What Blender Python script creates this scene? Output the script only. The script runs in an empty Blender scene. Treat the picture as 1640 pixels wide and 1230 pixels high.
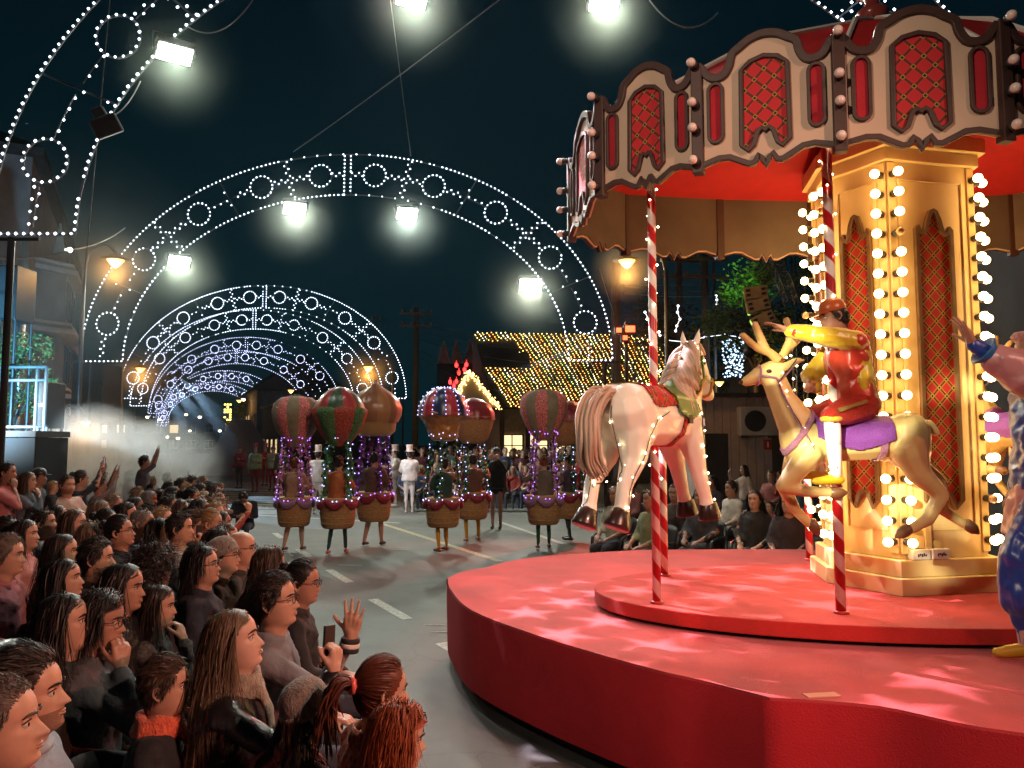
import bpy, math, random
import numpy as np
from mathutils import Vector, Matrix, Euler, noise

# ------------------------------------------------------------------ camera, world, exposure
SC = bpy.context.scene
COL = SC.collection
H = 1.95                      # eye height of the photographer
FPX = 1232.0                  # focal length in photograph pixels (1640 wide)
PITCH = math.radians(4.4)
cam_d = bpy.data.cameras.new('camera')
cam_d.sensor_width = 36.0
cam_d.lens = FPX / 1640 * 36
cam_d.clip_start = 0.05
cam_d.clip_end = 2000
cam = bpy.data.objects.new('camera', cam_d)
COL.objects.link(cam)
cam.location = (0, 0, H)
cam.rotation_euler = (math.radians(90) + PITCH, 0, 0)
SC.camera = cam

world = bpy.data.worlds.new('World')
SC.world = world
world.use_nodes = True
_nt = world.node_tree
_bg = _nt.nodes['Background']
_tc = _nt.nodes.new('ShaderNodeTexCoord')
_sp = _nt.nodes.new('ShaderNodeSeparateXYZ')
_cr = _nt.nodes.new('ShaderNodeValToRGB')
_nt.links.new(_tc.outputs['Generated'], _sp.inputs[0])
_nt.links.new(_sp.outputs['Z'], _cr.inputs[0])
_nt.links.new(_cr.outputs[0], _bg.inputs[0])
_cr.color_ramp.elements[0].position = 0.0
_cr.color_ramp.elements[0].color = (0.0016, 0.0125, 0.0165, 1)
_cr.color_ramp.elements[1].position = 0.55
_cr.color_ramp.elements[1].color = (0.0008, 0.0050, 0.0085, 1)
_bg.inputs[1].default_value = 1.0

vs = SC.view_settings
SC.display_settings.display_device = 'sRGB'
vs.view_transform = 'Standard'
vs.look = 'None'
vs.exposure = 0.0
vs.gamma = 1.0
SC.render.engine = 'CYCLES'
SC.cycles.use_denoising = True
SC.cycles.max_bounces = 4
SC.cycles.diffuse_bounces = 2
SC.cycles.glossy_bounces = 2
SC.cycles.transmission_bounces = 3
SC.cycles.volume_bounces = 0
SC.cycles.caustics_reflective = False
SC.cycles.caustics_refractive = False
SC.cycles.sample_clamp_indirect = 4.0
SC.cycles.volume_step_rate = 5.0
SC.cycles.use_adaptive_sampling = True
SC.cycles.adaptive_threshold = .02
SC.cycles.volume_max_steps = 64

R = math.radians
PI = math.pi


def ray(px, py):
    u, v = (px - 820) / FPX, (615 - py) / FPX
    c, s = math.cos(PITCH), math.sin(PITCH)
    return Vector((u, c - v * s, s + v * c))


def at(px, py, Y):
    """the place seen at a pixel of the survey photograph, Y metres down the street"""
    d = ray(px, py)
    return Vector((0, 0, H)) + d * (Y / d.y)


def onz(px, py, z=0.0):
    d = ray(px, py)
    return Vector((0, 0, H)) + d * ((z - H) / d.z)


# ------------------------------------------------------------------ lights of the place
def spot(name, loc, target, watts, col, size=60, blend=.5, radius=.15):
    l = bpy.data.lights.new(name, 'SPOT')
    l.energy = watts
    l.color = col
    l.spot_size = R(size)
    l.spot_blend = blend
    l.shadow_soft_size = radius
    o = bpy.data.objects.new(name, l)
    COL.objects.link(o)
    o.location = loc
    o.rotation_euler = (Vector(target) - Vector(loc)).to_track_quat('-Z', 'Y').to_euler()
    return o


def point(name, loc, watts, col, radius=.1):
    l = bpy.data.lights.new(name, 'POINT')
    l.energy = watts
    l.color = col
    l.shadow_soft_size = radius
    o = bpy.data.objects.new(name, l)
    COL.objects.link(o)
    o.location = loc
    return o


# ------------------------------------------------------------------ node helpers and materials
def nmath(nt, op, a, b=None, c=None, clamp=False):
    n = nt.nodes.new('ShaderNodeMath')
    n.operation = op
    n.use_clamp = clamp
    for i, x in enumerate((a, b, c)):
        if x is None:
            continue
        if isinstance(x, (int, float)):
            n.inputs[i].default_value = x
        else:
            nt.links.new(x, n.inputs[i])
    return n.outputs[0]


def nmix(nt, fac, a, b):
    n = nt.nodes.new('ShaderNodeMix')
    n.data_type = 'RGBA'
    for s, x in ((n.inputs[0], fac), (n.inputs[6], a), (n.inputs[7], b)):
        if isinstance(x, (int, float)):
            s.default_value = x
        elif isinstance(x, (tuple, list)):
            s.default_value = tuple(x) + (1,) if len(x) == 3 else tuple(x)
        else:
            nt.links.new(x, s)
    return n.outputs[2]


def nnoise(nt, vec, scale, detail=3, rough=.55):
    n = nt.nodes.new('ShaderNodeTexNoise')
    n.inputs['Scale'].default_value = scale
    n.inputs['Detail'].default_value = detail
    n.inputs['Roughness'].default_value = rough
    if vec is not None:
        nt.links.new(vec, n.inputs['Vector'])
    return n.outputs['Fac']


def objvec(nt, scale=(1, 1, 1)):
    t = nt.nodes.new('ShaderNodeTexCoord')
    m = nt.nodes.new('ShaderNodeMapping')
    m.inputs['Scale'].default_value = scale
    nt.links.new(t.outputs['Object'], m.inputs[0])
    return m.outputs[0]


_mats = {}


def mat(name, col, rough=.6, metal=0.0, bump=0.0, bscale=40, var=0.0, vscale=6, stretch=(1, 1, 1), sheen=0.0, coat=0.0,
        spec=.5, sss=0.0, island=0.0, alpha=1.0, trans=0.0):
    if name in _mats:
        return _mats[name]
    m = bpy.data.materials.new(name)
    m.use_nodes = True
    nt = m.node_tree
    b = nt.nodes['Principled BSDF']
    b.inputs['Base Color'].default_value = (*col, 1)
    b.inputs['Roughness'].default_value = rough
    b.inputs['Metallic'].default_value = metal
    b.inputs['Specular IOR Level'].default_value = spec
    b.inputs['Sheen Weight'].default_value = sheen
    b.inputs['Coat Weight'].default_value = coat
    b.inputs['Transmission Weight'].default_value = trans
    if sss:
        b.inputs['Subsurface Weight'].default_value = sss
        b.inputs['Subsurface Radius'].default_value = (.012, .005, .003)
        b.inputs['Subsurface Scale'].default_value = .4
    src = None
    if var:
        v = objvec(nt, stretch)
        f = nnoise(nt, v, vscale, 4)
        lo = tuple(c * (1 - var) for c in col)
        hi = tuple(min(1, c * (1 + var)) for c in col)
        mr = nt.nodes.new('ShaderNodeMapRange')
        mr.inputs[1].default_value = .3
        mr.inputs[2].default_value = .7
        nt.links.new(f, mr.inputs[0])
        src = nmix(nt, mr.outputs[0], lo, hi)
    if island:
        g = nt.nodes.new('ShaderNodeNewGeometry')
        base = src if src is not None else col
        hi = tuple(min(1, c * (1 + 1.6 * island) + .004 * island) for c in col)
        src = nmix(nt, g.outputs['Random Per Island'], base, hi)
    if src is not None:
        nt.links.new(src, b.inputs['Base Color'])
    if bump:
        v = objvec(nt, stretch)
        f = nnoise(nt, v, bscale, 4)
        bn = nt.nodes.new('ShaderNodeBump')
        bn.inputs['Strength'].default_value = bump
        bn.inputs['Distance'].default_value = .01
        nt.links.new(f, bn.inputs['Height'])
        nt.links.new(bn.outputs[0], b.inputs['Normal'])
    _mats[name] = m
    return m


def emit(name, col, strength, sample=False):
    if name in _mats:
        return _mats[name]
    m = bpy.data.materials.new(name)
    m.use_nodes = True
    nt = m.node_tree
    b = nt.nodes['Principled BSDF']
    b.inputs['Base Color'].default_value = (.8, .8, .8, 1)
    b.inputs['Emission Color'].default_value = (*col, 1)
    b.inputs['Emission Strength'].default_value = strength
    m.cycles.emission_sampling = 'AUTO' if sample else 'NONE'
    _mats[name] = m
    return m


# ------------------------------------------------------------------ mesh builder
def frame(x, y=None, z=None, o=(0, 0, 0)):
    m = Matrix.Identity(4)
    for i, c in enumerate((x, y, z)):
        for r in range(3):
            m[r][i] = c[r]
    for r in range(3):
        m[r][3] = o[r]
    return m


def dirframe(d, o=(0, 0, 0)):
    z = Vector(d).normalized()
    a = Vector((0, 0, 1)) if abs(z.z) < .95 else Vector((1, 0, 0))
    x = a.cross(z).normalized()
    return frame(x, z.cross(x), z, o)


class MB:
    def __init__(s):
        s.V, s.F, s.I, s.cur = [], [], [], 0

    def add(s, V, F, M=None):
        o = len(s.V)
        if M is not None:
            V = [M @ Vector(v) for v in V]
        s.V.extend([tuple(v) for v in V])
        s.F.extend([tuple(i + o for i in f) for f in F])
        s.I.extend([s.cur] * len(F))
        return s

    def box(s, c, d, M=None, rz=0.0):
        x, y, z = d[0] / 2, d[1] / 2, d[2] / 2
        V = [(a * x, b * y, e * z) for a in (-1, 1) for b in (-1, 1) for e in (-1, 1)]
        T = Matrix.Translation(c) @ Matrix.Rotation(rz, 4, 'Z')
        if M is not None:
            T = M @ T
        return s.add(V, [(0, 1, 3, 2), (4, 6, 7, 5), (0, 4, 5, 1), (2, 3, 7, 6), (0, 2, 6, 4), (1, 5, 7, 3)], T)

    def tube(s, pts, rad, n=8, M=None, closed=False, cap=True, flat=None):
        pts = [Vector(p) for p in pts]
        k = len(pts)
        if not hasattr(rad, '__len__'):
            rad = [rad] * k
        V, F = [], []
        up = None
        for i, p in enumerate(pts):
            a = pts[(i - 1) % k] if (closed or i > 0) else p
            b = pts[(i + 1) % k] if (closed or i < k - 1) else p
            d = (b - a)
            d = d.normalized() if d.length > 1e-9 else Vector((0, 0, 1))
            if up is None:
                up = Vector((0, 0, 1)) if abs(d.z) < .9 else Vector((1, 0, 0))
            x = up.cross(d)
            x = x.normalized() if x.length > 1e-6 else Vector((1, 0, 0))
            y = d.cross(x)
            up = y
            fx, fy = (1, 1) if flat is None else flat
            for j in range(n):
                t = 2 * PI * j / n
                V.append(p + x * (math.cos(t) * rad[i] * fx) + y * (math.sin(t) * rad[i] * fy))
        for i in range(k if closed else k - 1):
            for j in range(n):
                a, b = i * n + j, i * n + (j + 1) % n
                c, d = ((i + 1) % k) * n + j, ((i + 1) % k) * n + (j + 1) % n
                F.append((a, b, d, c))
        if cap and not closed:
            F.append(tuple(range(n - 1, -1, -1)))
            F.append(tuple((k - 1) * n + j for j in range(n)))
        return s.add(V, F, M)

    def cyl(s, p0, p1, r0, r1=None, n=10, M=None):
        return s.tube([p0, p1], [r0, r0 if r1 is None else r1], n, M)

    def cap(s, p0, r0, p1, r1, n=10):
        """round-ended tapered limb"""
        p0, p1 = Vector(p0), Vector(p1)
        d = p1 - p0
        L = d.length
        d = d / L if L > 1e-6 else Vector((0, 0, 1))
        pts, rr = [], []
        for t in (80, 50, 20):
            pts.append(p0 - d * (r0 * math.sin(R(t))))
            rr.append(r0 * math.cos(R(t)))
        for k in range(1, 4):
            pts.append(p0 + d * L * k / 4)
            rr.append(r0 + (r1 - r0) * k / 4)
        for t in (20, 50, 80):
            pts.append(p1 + d * (r1 * math.sin(R(t))))
            rr.append(r1 * math.cos(R(t)))
        return s.tube(pts, rr, n)

    def ball(s, c, r, seg=10, rings=6, sc=(1, 1, 1), M=None):
        V, F = [], []
        for i in range(1, rings):
            t = PI * i / rings
            for j in range(seg):
                a = 2 * PI * j / seg
                V.append((c[0] + r * sc[0] * math.sin(t) * math.cos(a), c[1] + r * sc[1] * math.sin(t) * math.sin(a), c[2] + r * sc[2] * math.cos(t)))
        top = len(V)
        V += [(c[0], c[1], c[2] + r * sc[2]), (c[0], c[1], c[2] - r * sc[2])]
        for i in range(rings - 2):
            for j in range(seg):
                F.append((i * seg + j, (i + 1) * seg + j, (i + 1) * seg + (j + 1) % seg, i * seg + (j + 1) % seg))
        for j in range(seg):
            F.append((top, j, (j + 1) % seg))
            F.append((top + 1, (rings - 2) * seg + (j + 1) % seg, (rings - 2) * seg + j))
        return s.add(V, F, M)

    def octa(s, c, r):
        x, y, z = c
        return s.add([(x + r, y, z), (x, y + r, z), (x - r, y, z), (x, y - r, z), (x, y, z + r), (x, y, z - r)],
                     [(0, 1, 4), (1, 2, 4), (2, 3, 4), (3, 0, 4), (1, 0, 5), (2, 1, 5), (3, 2, 5), (0, 3, 5)])

    def prism(s, poly, a, b, M=None):
        """polygon in local x,z pushed from y=a to y=b"""
        n = len(poly)
        V = [(p[0], a, p[1]) for p in poly] + [(p[0], b, p[1]) for p in poly]
        F = [tuple(range(n)), tuple(range(2 * n - 1, n - 1, -1))]
        F += [(i, i + n, (i + 1) % n + n, (i + 1) % n) for i in range(n)]
        return s.add(V, F, M)

    def slab(s, poly, z0, z1, M=None):
        n = len(poly)
        V = [(p[0], p[1], z0) for p in poly] + [(p[0], p[1], z1) for p in poly]
        F = [tuple(range(n - 1, -1, -1)), tuple(range(n, 2 * n))]
        F += [(i, (i + 1) % n, (i + 1) % n + n, i + n) for i in range(n)]
        return s.add(V, F, M)

    def strip(s, path, w, a, b, M=None, closed=False):
        """flat bar of width w following a path in local x,z, from y=a to y=b"""
        k = len(path)
        L, Rr = [], []
        for i in range(k):
            p = path[(i - 1) % k] if (closed or i) else path[i]
            q = path[(i + 1) % k] if (closed or i < k - 1) else path[i]
            dx, dz = q[0] - p[0], q[1] - p[1]
            l = math.hypot(dx, dz) or 1
            nx, nz = -dz / l * w / 2, dx / l * w / 2
            L.append((path[i][0] + nx, path[i][1] + nz))
            Rr.append((path[i][0] - nx, path[i][1] - nz))
        V, F = [], []
        for i in range(k):
            V += [(L[i][0], a, L[i][1]), (Rr[i][0], a, Rr[i][1]), (Rr[i][0], b, Rr[i][1]), (L[i][0], b, L[i][1])]
        for i in range(k if closed else k - 1):
            o, q = 4 * i, 4 * ((i + 1) % k)
            for j in range(4):
                F.append((o + j, o + (j + 1) % 4, q + (j + 1) % 4, q + j))
        if not closed:
            F += [(3, 2, 1, 0), tuple(4 * (k - 1) + j for j in range(4))]
        return s.add(V, F, M)

    def lathe(s, prof, n=20, M=None, sx=1.0, sy=1.0):
        V, F = [], []
        for r, z in prof:
            for j in range(n):
                t = 2 * PI * j / n
                V.append((r * math.cos(t) * sx, r * math.sin(t) * sy, z))
        for i in range(len(prof) - 1):
            for j in range(n):
                F.append((i * n + j, i * n + (j + 1) % n, (i + 1) * n + (j + 1) % n, (i + 1) * n + j))
        if prof[0][0] > 1e-4:
            F.append(tuple(range(n - 1, -1, -1)))
        if prof[-1][0] > 1e-4:
            F.append(tuple((len(prof) - 1) * n + j for j in range(n)))
        return s.add(V, F, M)

    def mesh(s, name, mats, smooth=False):
        me = bpy.data.meshes.new(name)
        me.from_pydata(s.V, [], s.F)
        if not isinstance(mats, (list, tuple)):
            mats = [mats]
        for m in mats:
            me.materials.append(m)
        if len(mats) > 1:
            me.polygons.foreach_set('material_index', s.I)
        if smooth:
            me.polygons.foreach_set('use_smooth', [True] * len(me.polygons))
        me.update()
        return me

    def build(s, name, mats, parent=None, smooth=False, bevel=0.0, loc=None):
        o = link(name, s.mesh(name, mats, smooth), parent)
        if loc is not None:
            o.location = loc
        if bevel:
            b = o.modifiers.new('bevel', 'BEVEL')
            b.width = bevel
            b.segments = 2
            b.limit_method = 'ANGLE'
        return o


def link(name, me, parent=None, M=None):
    o = bpy.data.objects.new(name, me)
    COL.objects.link(o)
    if parent is not None:
        o.parent = parent
    if M is not None:
        o.matrix_local = M
    return o


def tag(o, label, cat, group=None):
    o['label'] = label
    o['category'] = cat
    if group:
        o['group'] = group
    return o


def struct(o):
    o['kind'] = 'structure'
    return o


def stuff(o):
    o['kind'] = 'stuff'
    return o


def empty(name, loc=(0, 0, 0), rz=0.0, label=None, cat=None, group=None, scale=1.0):
    o = bpy.data.objects.new(name, None)
    COL.objects.link(o)
    o.empty_display_size = .1
    o.location = loc
    o.rotation_euler = (0, 0, rz)
    o.scale = (scale,) * 3
    if label:
        tag(o, label, cat, group)
    return o


def copy_tree(o, parent=None):
    c = o.copy()
    COL.objects.link(c)
    c.parent = parent
    for ch in list(o.children):
        copy_tree(ch, c)
    return c


TMP = bpy.data.scenes.new('workbench')


def remesh(mb, voxel, it=3, fac=.5):
    """fuse overlapping shells of a builder into one continuous skin; returns (verts, faces)"""
    me = mb.mesh('tmp', [])
    o = bpy.data.objects.new('tmp', me)
    TMP.collection.objects.link(o)
    m = o.modifiers.new('r', 'REMESH')
    m.mode = 'VOXEL'
    m.voxel_size = voxel
    if it:
        q = o.modifiers.new('s', 'SMOOTH')
        q.factor = fac
        q.iterations = it
    vl = TMP.view_layers[0]
    vl.update()
    ev = o.evaluated_get(vl.depsgraph)
    r = bpy.data.meshes.new_from_object(ev)
    V = np.empty(len(r.vertices) * 3)
    r.vertices.foreach_get('co', V)
    F = [tuple(p.vertices) for p in r.polygons]
    bpy.data.objects.remove(o)
    bpy.data.meshes.remove(me)
    bpy.data.meshes.remove(r)
    return V.reshape(-1, 3), F


def wrinkle(V, amp, sc, seed=0.0, folds=False):
    out = []
    for x, y, z in V:
        n = noise.noise((x * sc + seed, y * sc, z * sc * .6))
        n2 = noise.noise((x * sc * 2.7, y * sc * 2.7 + seed, z * sc * 1.7))
        d = noise.noise_vector((x * sc, y * sc, z * sc + seed))
        k = amp * (n + .5 * n2)
        if folds:                                    # ridged creases running slantwise
            w1 = noise.noise((x * sc * .8 + seed, y * sc * .8, z * sc * 2.3 + x * 6))
            k += amp * .9 * (1 - 2.2 * abs(w1)) * (.5 + n)
        l = math.hypot(x, y) + 1e-4
        out.append((x + x / l * k + d[0] * amp * .5, y + y / l * k + d[1] * amp * .5, z + d[2] * amp * .5))
    return out


def smooth_curve(pts, n=4, closed=False):
    """Catmull-Rom through 2-D or 3-D points"""
    P = [Vector(p) for p in pts]
    k = len(P)
    out = []
    for i in range(k if closed else k - 1):
        p0 = P[(i - 1) % k] if (closed or i) else P[i]
        p1, p2 = P[i], P[(i + 1) % k]
        p3 = P[(i + 2) % k] if (closed or i < k - 2) else P[i + 1]
        for j in range(n):
            t = j / n
            out.append(.5 * ((2 * p1) + (p2 - p0) * t + (2 * p0 - 5 * p1 + 4 * p2 - p3) * t * t + (3 * p1 - p0 - 3 * p2 + p3) * t ** 3))
    if not closed:
        out.append(P[-1])
    return [tuple(p) for p in out]


def stars_gobo(o, scale, size, off=(0, 0)):
    """projector wheel: the lamp throws a field of five-pointed stars"""
    l = o.data
    l.use_nodes = True
    nt = l.node_tree
    em = nt.nodes['Emission']
    g = nt.nodes.new('ShaderNodeNewGeometry')
    vt = nt.nodes.new('ShaderNodeVectorTransform')
    vt.vector_type = 'VECTOR'
    vt.convert_from = 'WORLD'
    vt.convert_to = 'OBJECT'
    nt.links.new(g.outputs['Incoming'], vt.inputs[0])
    sp = nt.nodes.new('ShaderNodeSeparateXYZ')
    nt.links.new(vt.outputs[0], sp.inputs[0])
    x = nmath(nt, 'DIVIDE', sp.outputs[0], sp.outputs[2])
    y = nmath(nt, 'DIVIDE', sp.outputs[1], sp.outputs[2])
    y = nmath(nt, 'ADD', nmath(nt, 'MULTIPLY', y, scale), off[1])
    x = nmath(nt, 'ADD', nmath(nt, 'MULTIPLY', x, scale), off[0])
    row = nmath(nt, 'FLOOR', y)
    x = nmath(nt, 'ADD', x, nmath(nt, 'MULTIPLY', row, .37))
    u = nmath(nt, 'SUBTRACT', nmath(nt, 'FRACT', x), .5)
    v = nmath(nt, 'SUBTRACT', nmath(nt, 'FRACT', y), .5)
    r = nmath(nt, 'SQRT', nmath(nt, 'ADD', nmath(nt, 'MULTIPLY', u, u), nmath(nt, 'MULTIPLY', v, v)))
    a = nmath(nt, 'ADD', nmath(nt, 'ARCTAN2', v, u), nmath(nt, 'MULTIPLY', nmath(nt, 'FLOOR', x), .7))
    p = 2 * PI / 5
    a = nmath(nt, 'ABSOLUTE', nmath(nt, 'SUBTRACT', nmath(nt, 'FLOORED_MODULO', a, p), p / 2))
    a = nmath(nt, 'SUBTRACT', p / 2, a)
    ri, s36, c36 = .45 * size, math.sin(R(36)), math.cos(R(36))
    e = nmath(nt, 'ADD', nmath(nt, 'MULTIPLY', nmath(nt, 'MULTIPLY', r, nmath(nt, 'COSINE', a)), ri * s36),
              nmath(nt, 'MULTIPLY', nmath(nt, 'MULTIPLY', r, nmath(nt, 'SINE', a)), size - ri * c36))
    lim = size * ri * s36
    m = nt.nodes.new('ShaderNodeMapRange')
    m.inputs[1].default_value = lim * 1.55
    m.inputs[2].default_value = lim * .55
    nt.links.new(e, m.inputs[0])
    nt.links.new(m.outputs[0], em.inputs['Strength'])
# ------------------------------------------------------------------ the ground
rng = random.Random(7)
SD = Vector((-math.sin(R(26)), math.cos(R(26)), 0))       # down the street
SN = Vector((math.cos(R(26)), math.sin(R(26)), 0))        # across it


def asphalt():
    m = bpy.data.materials.new('asphalt')
    m.use_nodes = True
    nt = m.node_tree
    b = nt.nodes['Principled BSDF']
    v = objvec(nt)
    big = nnoise(nt, v, .35, 5, .6)
    mid = nnoise(nt, v, 3.0, 4, .6)
    fine = nnoise(nt, v, 130, 3, .7)
    c = nmix(nt, nmath(nt, 'MULTIPLY_ADD', big, 2.2, -.6, clamp=True), (.060, .066, .062), (.105, .110, .104))
    c = nmix(nt, nmath(nt, 'MULTIPLY_ADD', mid, 3.5, -1.7, clamp=True), c, (.045, .047, .046))
    grain = nt.nodes.new('ShaderNodeMapRange')
    grain.inputs[1].default_value = .35
    grain.inputs[2].default_value = .72
    nt.links.new(fine, grain.inputs[0])
    c = nmix(nt, nmath(nt, 'MULTIPLY', grain.outputs[0], .55), c, (.22, .225, .21))
    vo = nt.nodes.new('ShaderNodeTexVoronoi')
    vo.feature = 'DISTANCE_TO_EDGE'
    vo.inputs['Scale'].default_value = .55
    wv = nt.nodes.new('ShaderNodeVectorMath')
    wv.operation = 'ADD'
    nt.links.new(v, wv.inputs[0])
    nn = nt.nodes.new('ShaderNodeTexNoise')
    nn.inputs['Scale'].default_value = 1.6
    nt.links.new(v, nn.inputs['Vector'])
    nt.links.new(nn.outputs['Color'], wv.inputs[1])
    nt.links.new(wv.outputs[0], vo.inputs['Vector'])
    crack = nmath(nt, 'LESS_THAN', vo.outputs['Distance'], .006)
    c = nmix(nt, nmath(nt, 'MULTIPLY', crack, .25), c, (.03, .03, .03))
    nt.links.new(c, b.inputs['Base Color'])
    nt.links.new(nmath(nt, 'MULTIPLY_ADD', big, -.35, .78), b.inputs['Roughness'])
    bn = nt.nodes.new('ShaderNodeBump')
    bn.inputs['Strength'].default_value = .55
    bn.inputs['Distance'].default_value = .006
    nt.links.new(fine, bn.inputs['Height'])
    nt.links.new(bn.outputs[0], b.inputs['Normal'])
    return m


g = MB()
g.add([(-400, -60, 0), (400, -60, 0), (400, 700, 0), (-400, 700, 0)], [(0, 1, 2, 3)])
struct(g.build('road', asphalt()))


def paint(name, col):
    m = mat(name, col, .65)
    nt = m.node_tree
    b = nt.nodes['Principled BSDF']
    v = objvec(nt)
    f = nnoise(nt, v, 26, 5, .7)
    w = nmath(nt, 'MULTIPLY_ADD', f, 4.0, -1.55, clamp=True)
    nt.links.new(nmix(nt, w, tuple(c * .38 for c in col), col), b.inputs['Base Color'])
    return m


LINE = paint('road_paint', (.58, .58, .53))
YLINE = paint('yellow_road_paint', (.60, .54, .34))


def roadline(name, a, b, w, m, z=.004):
    a, b = Vector(a), Vector(b)
    d = (b - a).normalized()
    n = Vector((-d.y, d.x, 0)) * w / 2
    mb = MB()
    mb.add([(p.x, p.y, z) for p in (a - n, b - n, b + n, a + n)], [(0, 1, 2, 3)])
    return struct(mb.build(name, m))


for (x0, y0, x1, y1) in ((653, 992, 597, 960), (560, 933, 527, 913), (497, 892, 478, 880), (452, 862, 440, 854), (742, 1052, 706, 1030)):
    roadline('road_marking', onz(x0, y0), onz(x1, y1), .13, LINE)
roadline('road_marking', onz(800, 899), onz(606, 837), .14, YLINE)
roadline('road_marking', onz(905, 872), onz(800, 836), .13, LINE)
roadline('road_marking', onz(640, 838), onz(410, 825), .16, LINE)
for k in range(16):                                     # pale stripes painted for light thrown across the far street
    y = 772 + k * 3.3
    x0, x1 = 338 + rng.uniform(-6, 16), 448 + rng.uniform(-14, 10)
    roadline('road_marking', onz(x0, y), onz(x1, y + rng.uniform(-1, 1)), rng.uniform(.16, .42) * (1.6 - k * .05), LINE)
for (x, y, w) in ((700, 1001, 44), (705, 1012, 30), (560, 905, 40), (640, 880, 30), (500, 846, 36), (690, 838, 22)):
    roadline('road_marking', onz(x - w / 2, y), onz(x + w / 2, y + 1), .035, LINE)

# ------------------------------------------------------------------ buildings
PLAST = mat('pink_plaster', (.34, .20, .17), .8, bump=.25, bscale=30, var=.25, vscale=1.5)
PLAST2 = mat('grey_plaster', (.16, .15, .15), .85, bump=.25, bscale=30, var=.3, vscale=1.2)
DARKW = mat('dark_wall', (.045, .042, .045), .85, bump=.2, bscale=20, var=.3, vscale=1)
TRIMC = mat('stone_trim', (.42, .36, .32), .75, bump=.2, bscale=40, var=.15)
ROOFT = mat('roof_tiles', (.06, .04, .035), .8, bump=.4, bscale=25, var=.3, vscale=3)
GLASS = mat('dark_glass', (.012, .02, .026), .08, spec=.8)
TIMBER = mat('dark_timber', (.05, .028, .018), .7, bump=.3, bscale=30, var=.3, stretch=(4, 4, .6))
LITWIN = emit('lit_window', (1.0, .72, .36), 1.6)
COOLWIN = emit('cool_window', (.85, .92, 1.0), 1.5)
STEEL = mat('galvanised_steel', (.32, .33, .34), .35, metal=.9, bump=.1, bscale=60)
BLACKM = mat('black_metal', (.012, .012, .013), .5, bump=.1, bscale=80)
BLACKP = mat('black_plastic', (.015, .015, .016), .42, bump=.15, bscale=120)
WOODP = mat('weathered_wood_pole', (.11, .085, .065), .85, bump=.4, bscale=18, var=.3, stretch=(6, 6, .5))


def windows(root, M, spots, w, h, lit=0.0, frame_m=None, sill=True):
    """window parts on a facade whose local x runs along it, y points out, z up"""
    for (x, z) in spots:
        f = MB()
        f.strip([(x - w / 2, z), (x + w / 2, z), (x + w / 2, z + h), (x - w / 2, z + h)], .09, 0.0, .06, M, closed=True)
        f.box((x, .025, z + h / 2), (.05, .04, h), M)
        f.box((x, .027, z + h * .62), (w, .04, .045), M)
        o = f.build('window', frame_m or TRIMC, root)
        p = MB()
        p.box((x, .006, z + h / 2), (w, .012, h), M)
        p.build('pane', LITWIN if rng.random() < lit else GLASS, o)
        if sill:
            q = MB()
            q.box((x, .09, z - .09), (w + .3, .18, .07), M)
            q.build('sill', TRIMC, o)


def facade(o, d):
    """matrix: local x along d, y outward (to the right of the street's left side), z up"""
    d = Vector(d).normalized()
    n = Vector((d.y, -d.x, 0))
    return frame(d, n, Vector((0, 0, 1)), o)


def block(name, label, o, d, L, D, Ht, wallm, rows, lit=.2, roof='flat', ww=1.0, wh=1.3, step=2.1, cat='building', group=None):
    M = facade(o, d)
    e = empty(name, (0, 0, 0), 0, label, cat, group)
    b = MB()
    b.box((L / 2, -D / 2, Ht / 2), (L, D, Ht), M)
    b.build('wall', wallm, e)
    n = int(L / step)
    for z in rows:
        windows(e, M, [((i + .5) * L / n, z) for i in range(n)], ww, wh, lit)
    q = MB()
    if roof == 'flat':
        q.box((L / 2, -D / 2, Ht + .1), (L + .4, D + .4, .2), M)
    else:
        q.add([(-.3, .3, Ht + .004), (L + .3, .3, Ht + .004), (L + .3, -D - .3, Ht + .004), (-.3, -D - .3, Ht + .004), (-.3, -D / 2, Ht + D * .42), (L + .3, -D / 2, Ht + D * .42)],
              [(0, 1, 5, 4), (2, 3, 4, 5), (0, 4, 3), (1, 2, 5), (3, 2, 1, 0)], M)
    q.build('roof', ROOFT, e)
    return e


# pink corner house with stacked bays, left side
A = at(-60, 700, 20.5)
A.z = 0
A2 = at(30, 700, 29)
A2.z = 0
M = facade(A2, SD) @ Matrix.Diagonal((2.0, 1.25, 1.25, 1))
hb = empty('bay_house', A, 0, 'pink plastered house with stacked bay windows and heavy stone cornices', 'house')
hb.location = (0, 0, 0)
block('town_building', 'plain pink walled building behind the loudspeaker tower', A, SD, 8.0, 6, 7.4, PLAST, (1.2, 4.2), .15, 'flat')
w = MB()
w.box((5.2, -3.0, 5.2), (10.4, 6.0, 10.4), M)
w.build('wall', PLAST, hb)
for k, z in enumerate((3.15, 5.35, 7.4)):
    for nm, zz, hh, out, m in (('cornice', z, .16, 1.18, TRIMC), ('cornice', z + .24, .10, 1.06, TRIMC), ('bay', z + 1.1, 1.7, .85, PLAST2)):
        if nm == 'bay' and k == 2:
            continue
        p = MB()
        pts = [(1.2, 0.0), (1.2 + .5, out), (3.9, out), (4.4, 0.0)]
        p.slab(pts, zz - hh / 2, zz + hh / 2, M)
        o = p.build(nm, m, hb)
    if k < 2:
        windows(hb, M @ Matrix.Translation((0, .853, 0)), [(2.15, z + .55), (2.85, z + .55), (3.5, z + .55)], .5, 1.2, .0, BLACKM, False)
        windows(hb, M, [(5.6, z + .5), (7.4, z + .5), (9.2, z + .5)], .8, 1.3, .25)
r = MB()
r.box((5.2, -2.9, 10.5), (10.9, 6.5, .22), M)
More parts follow.
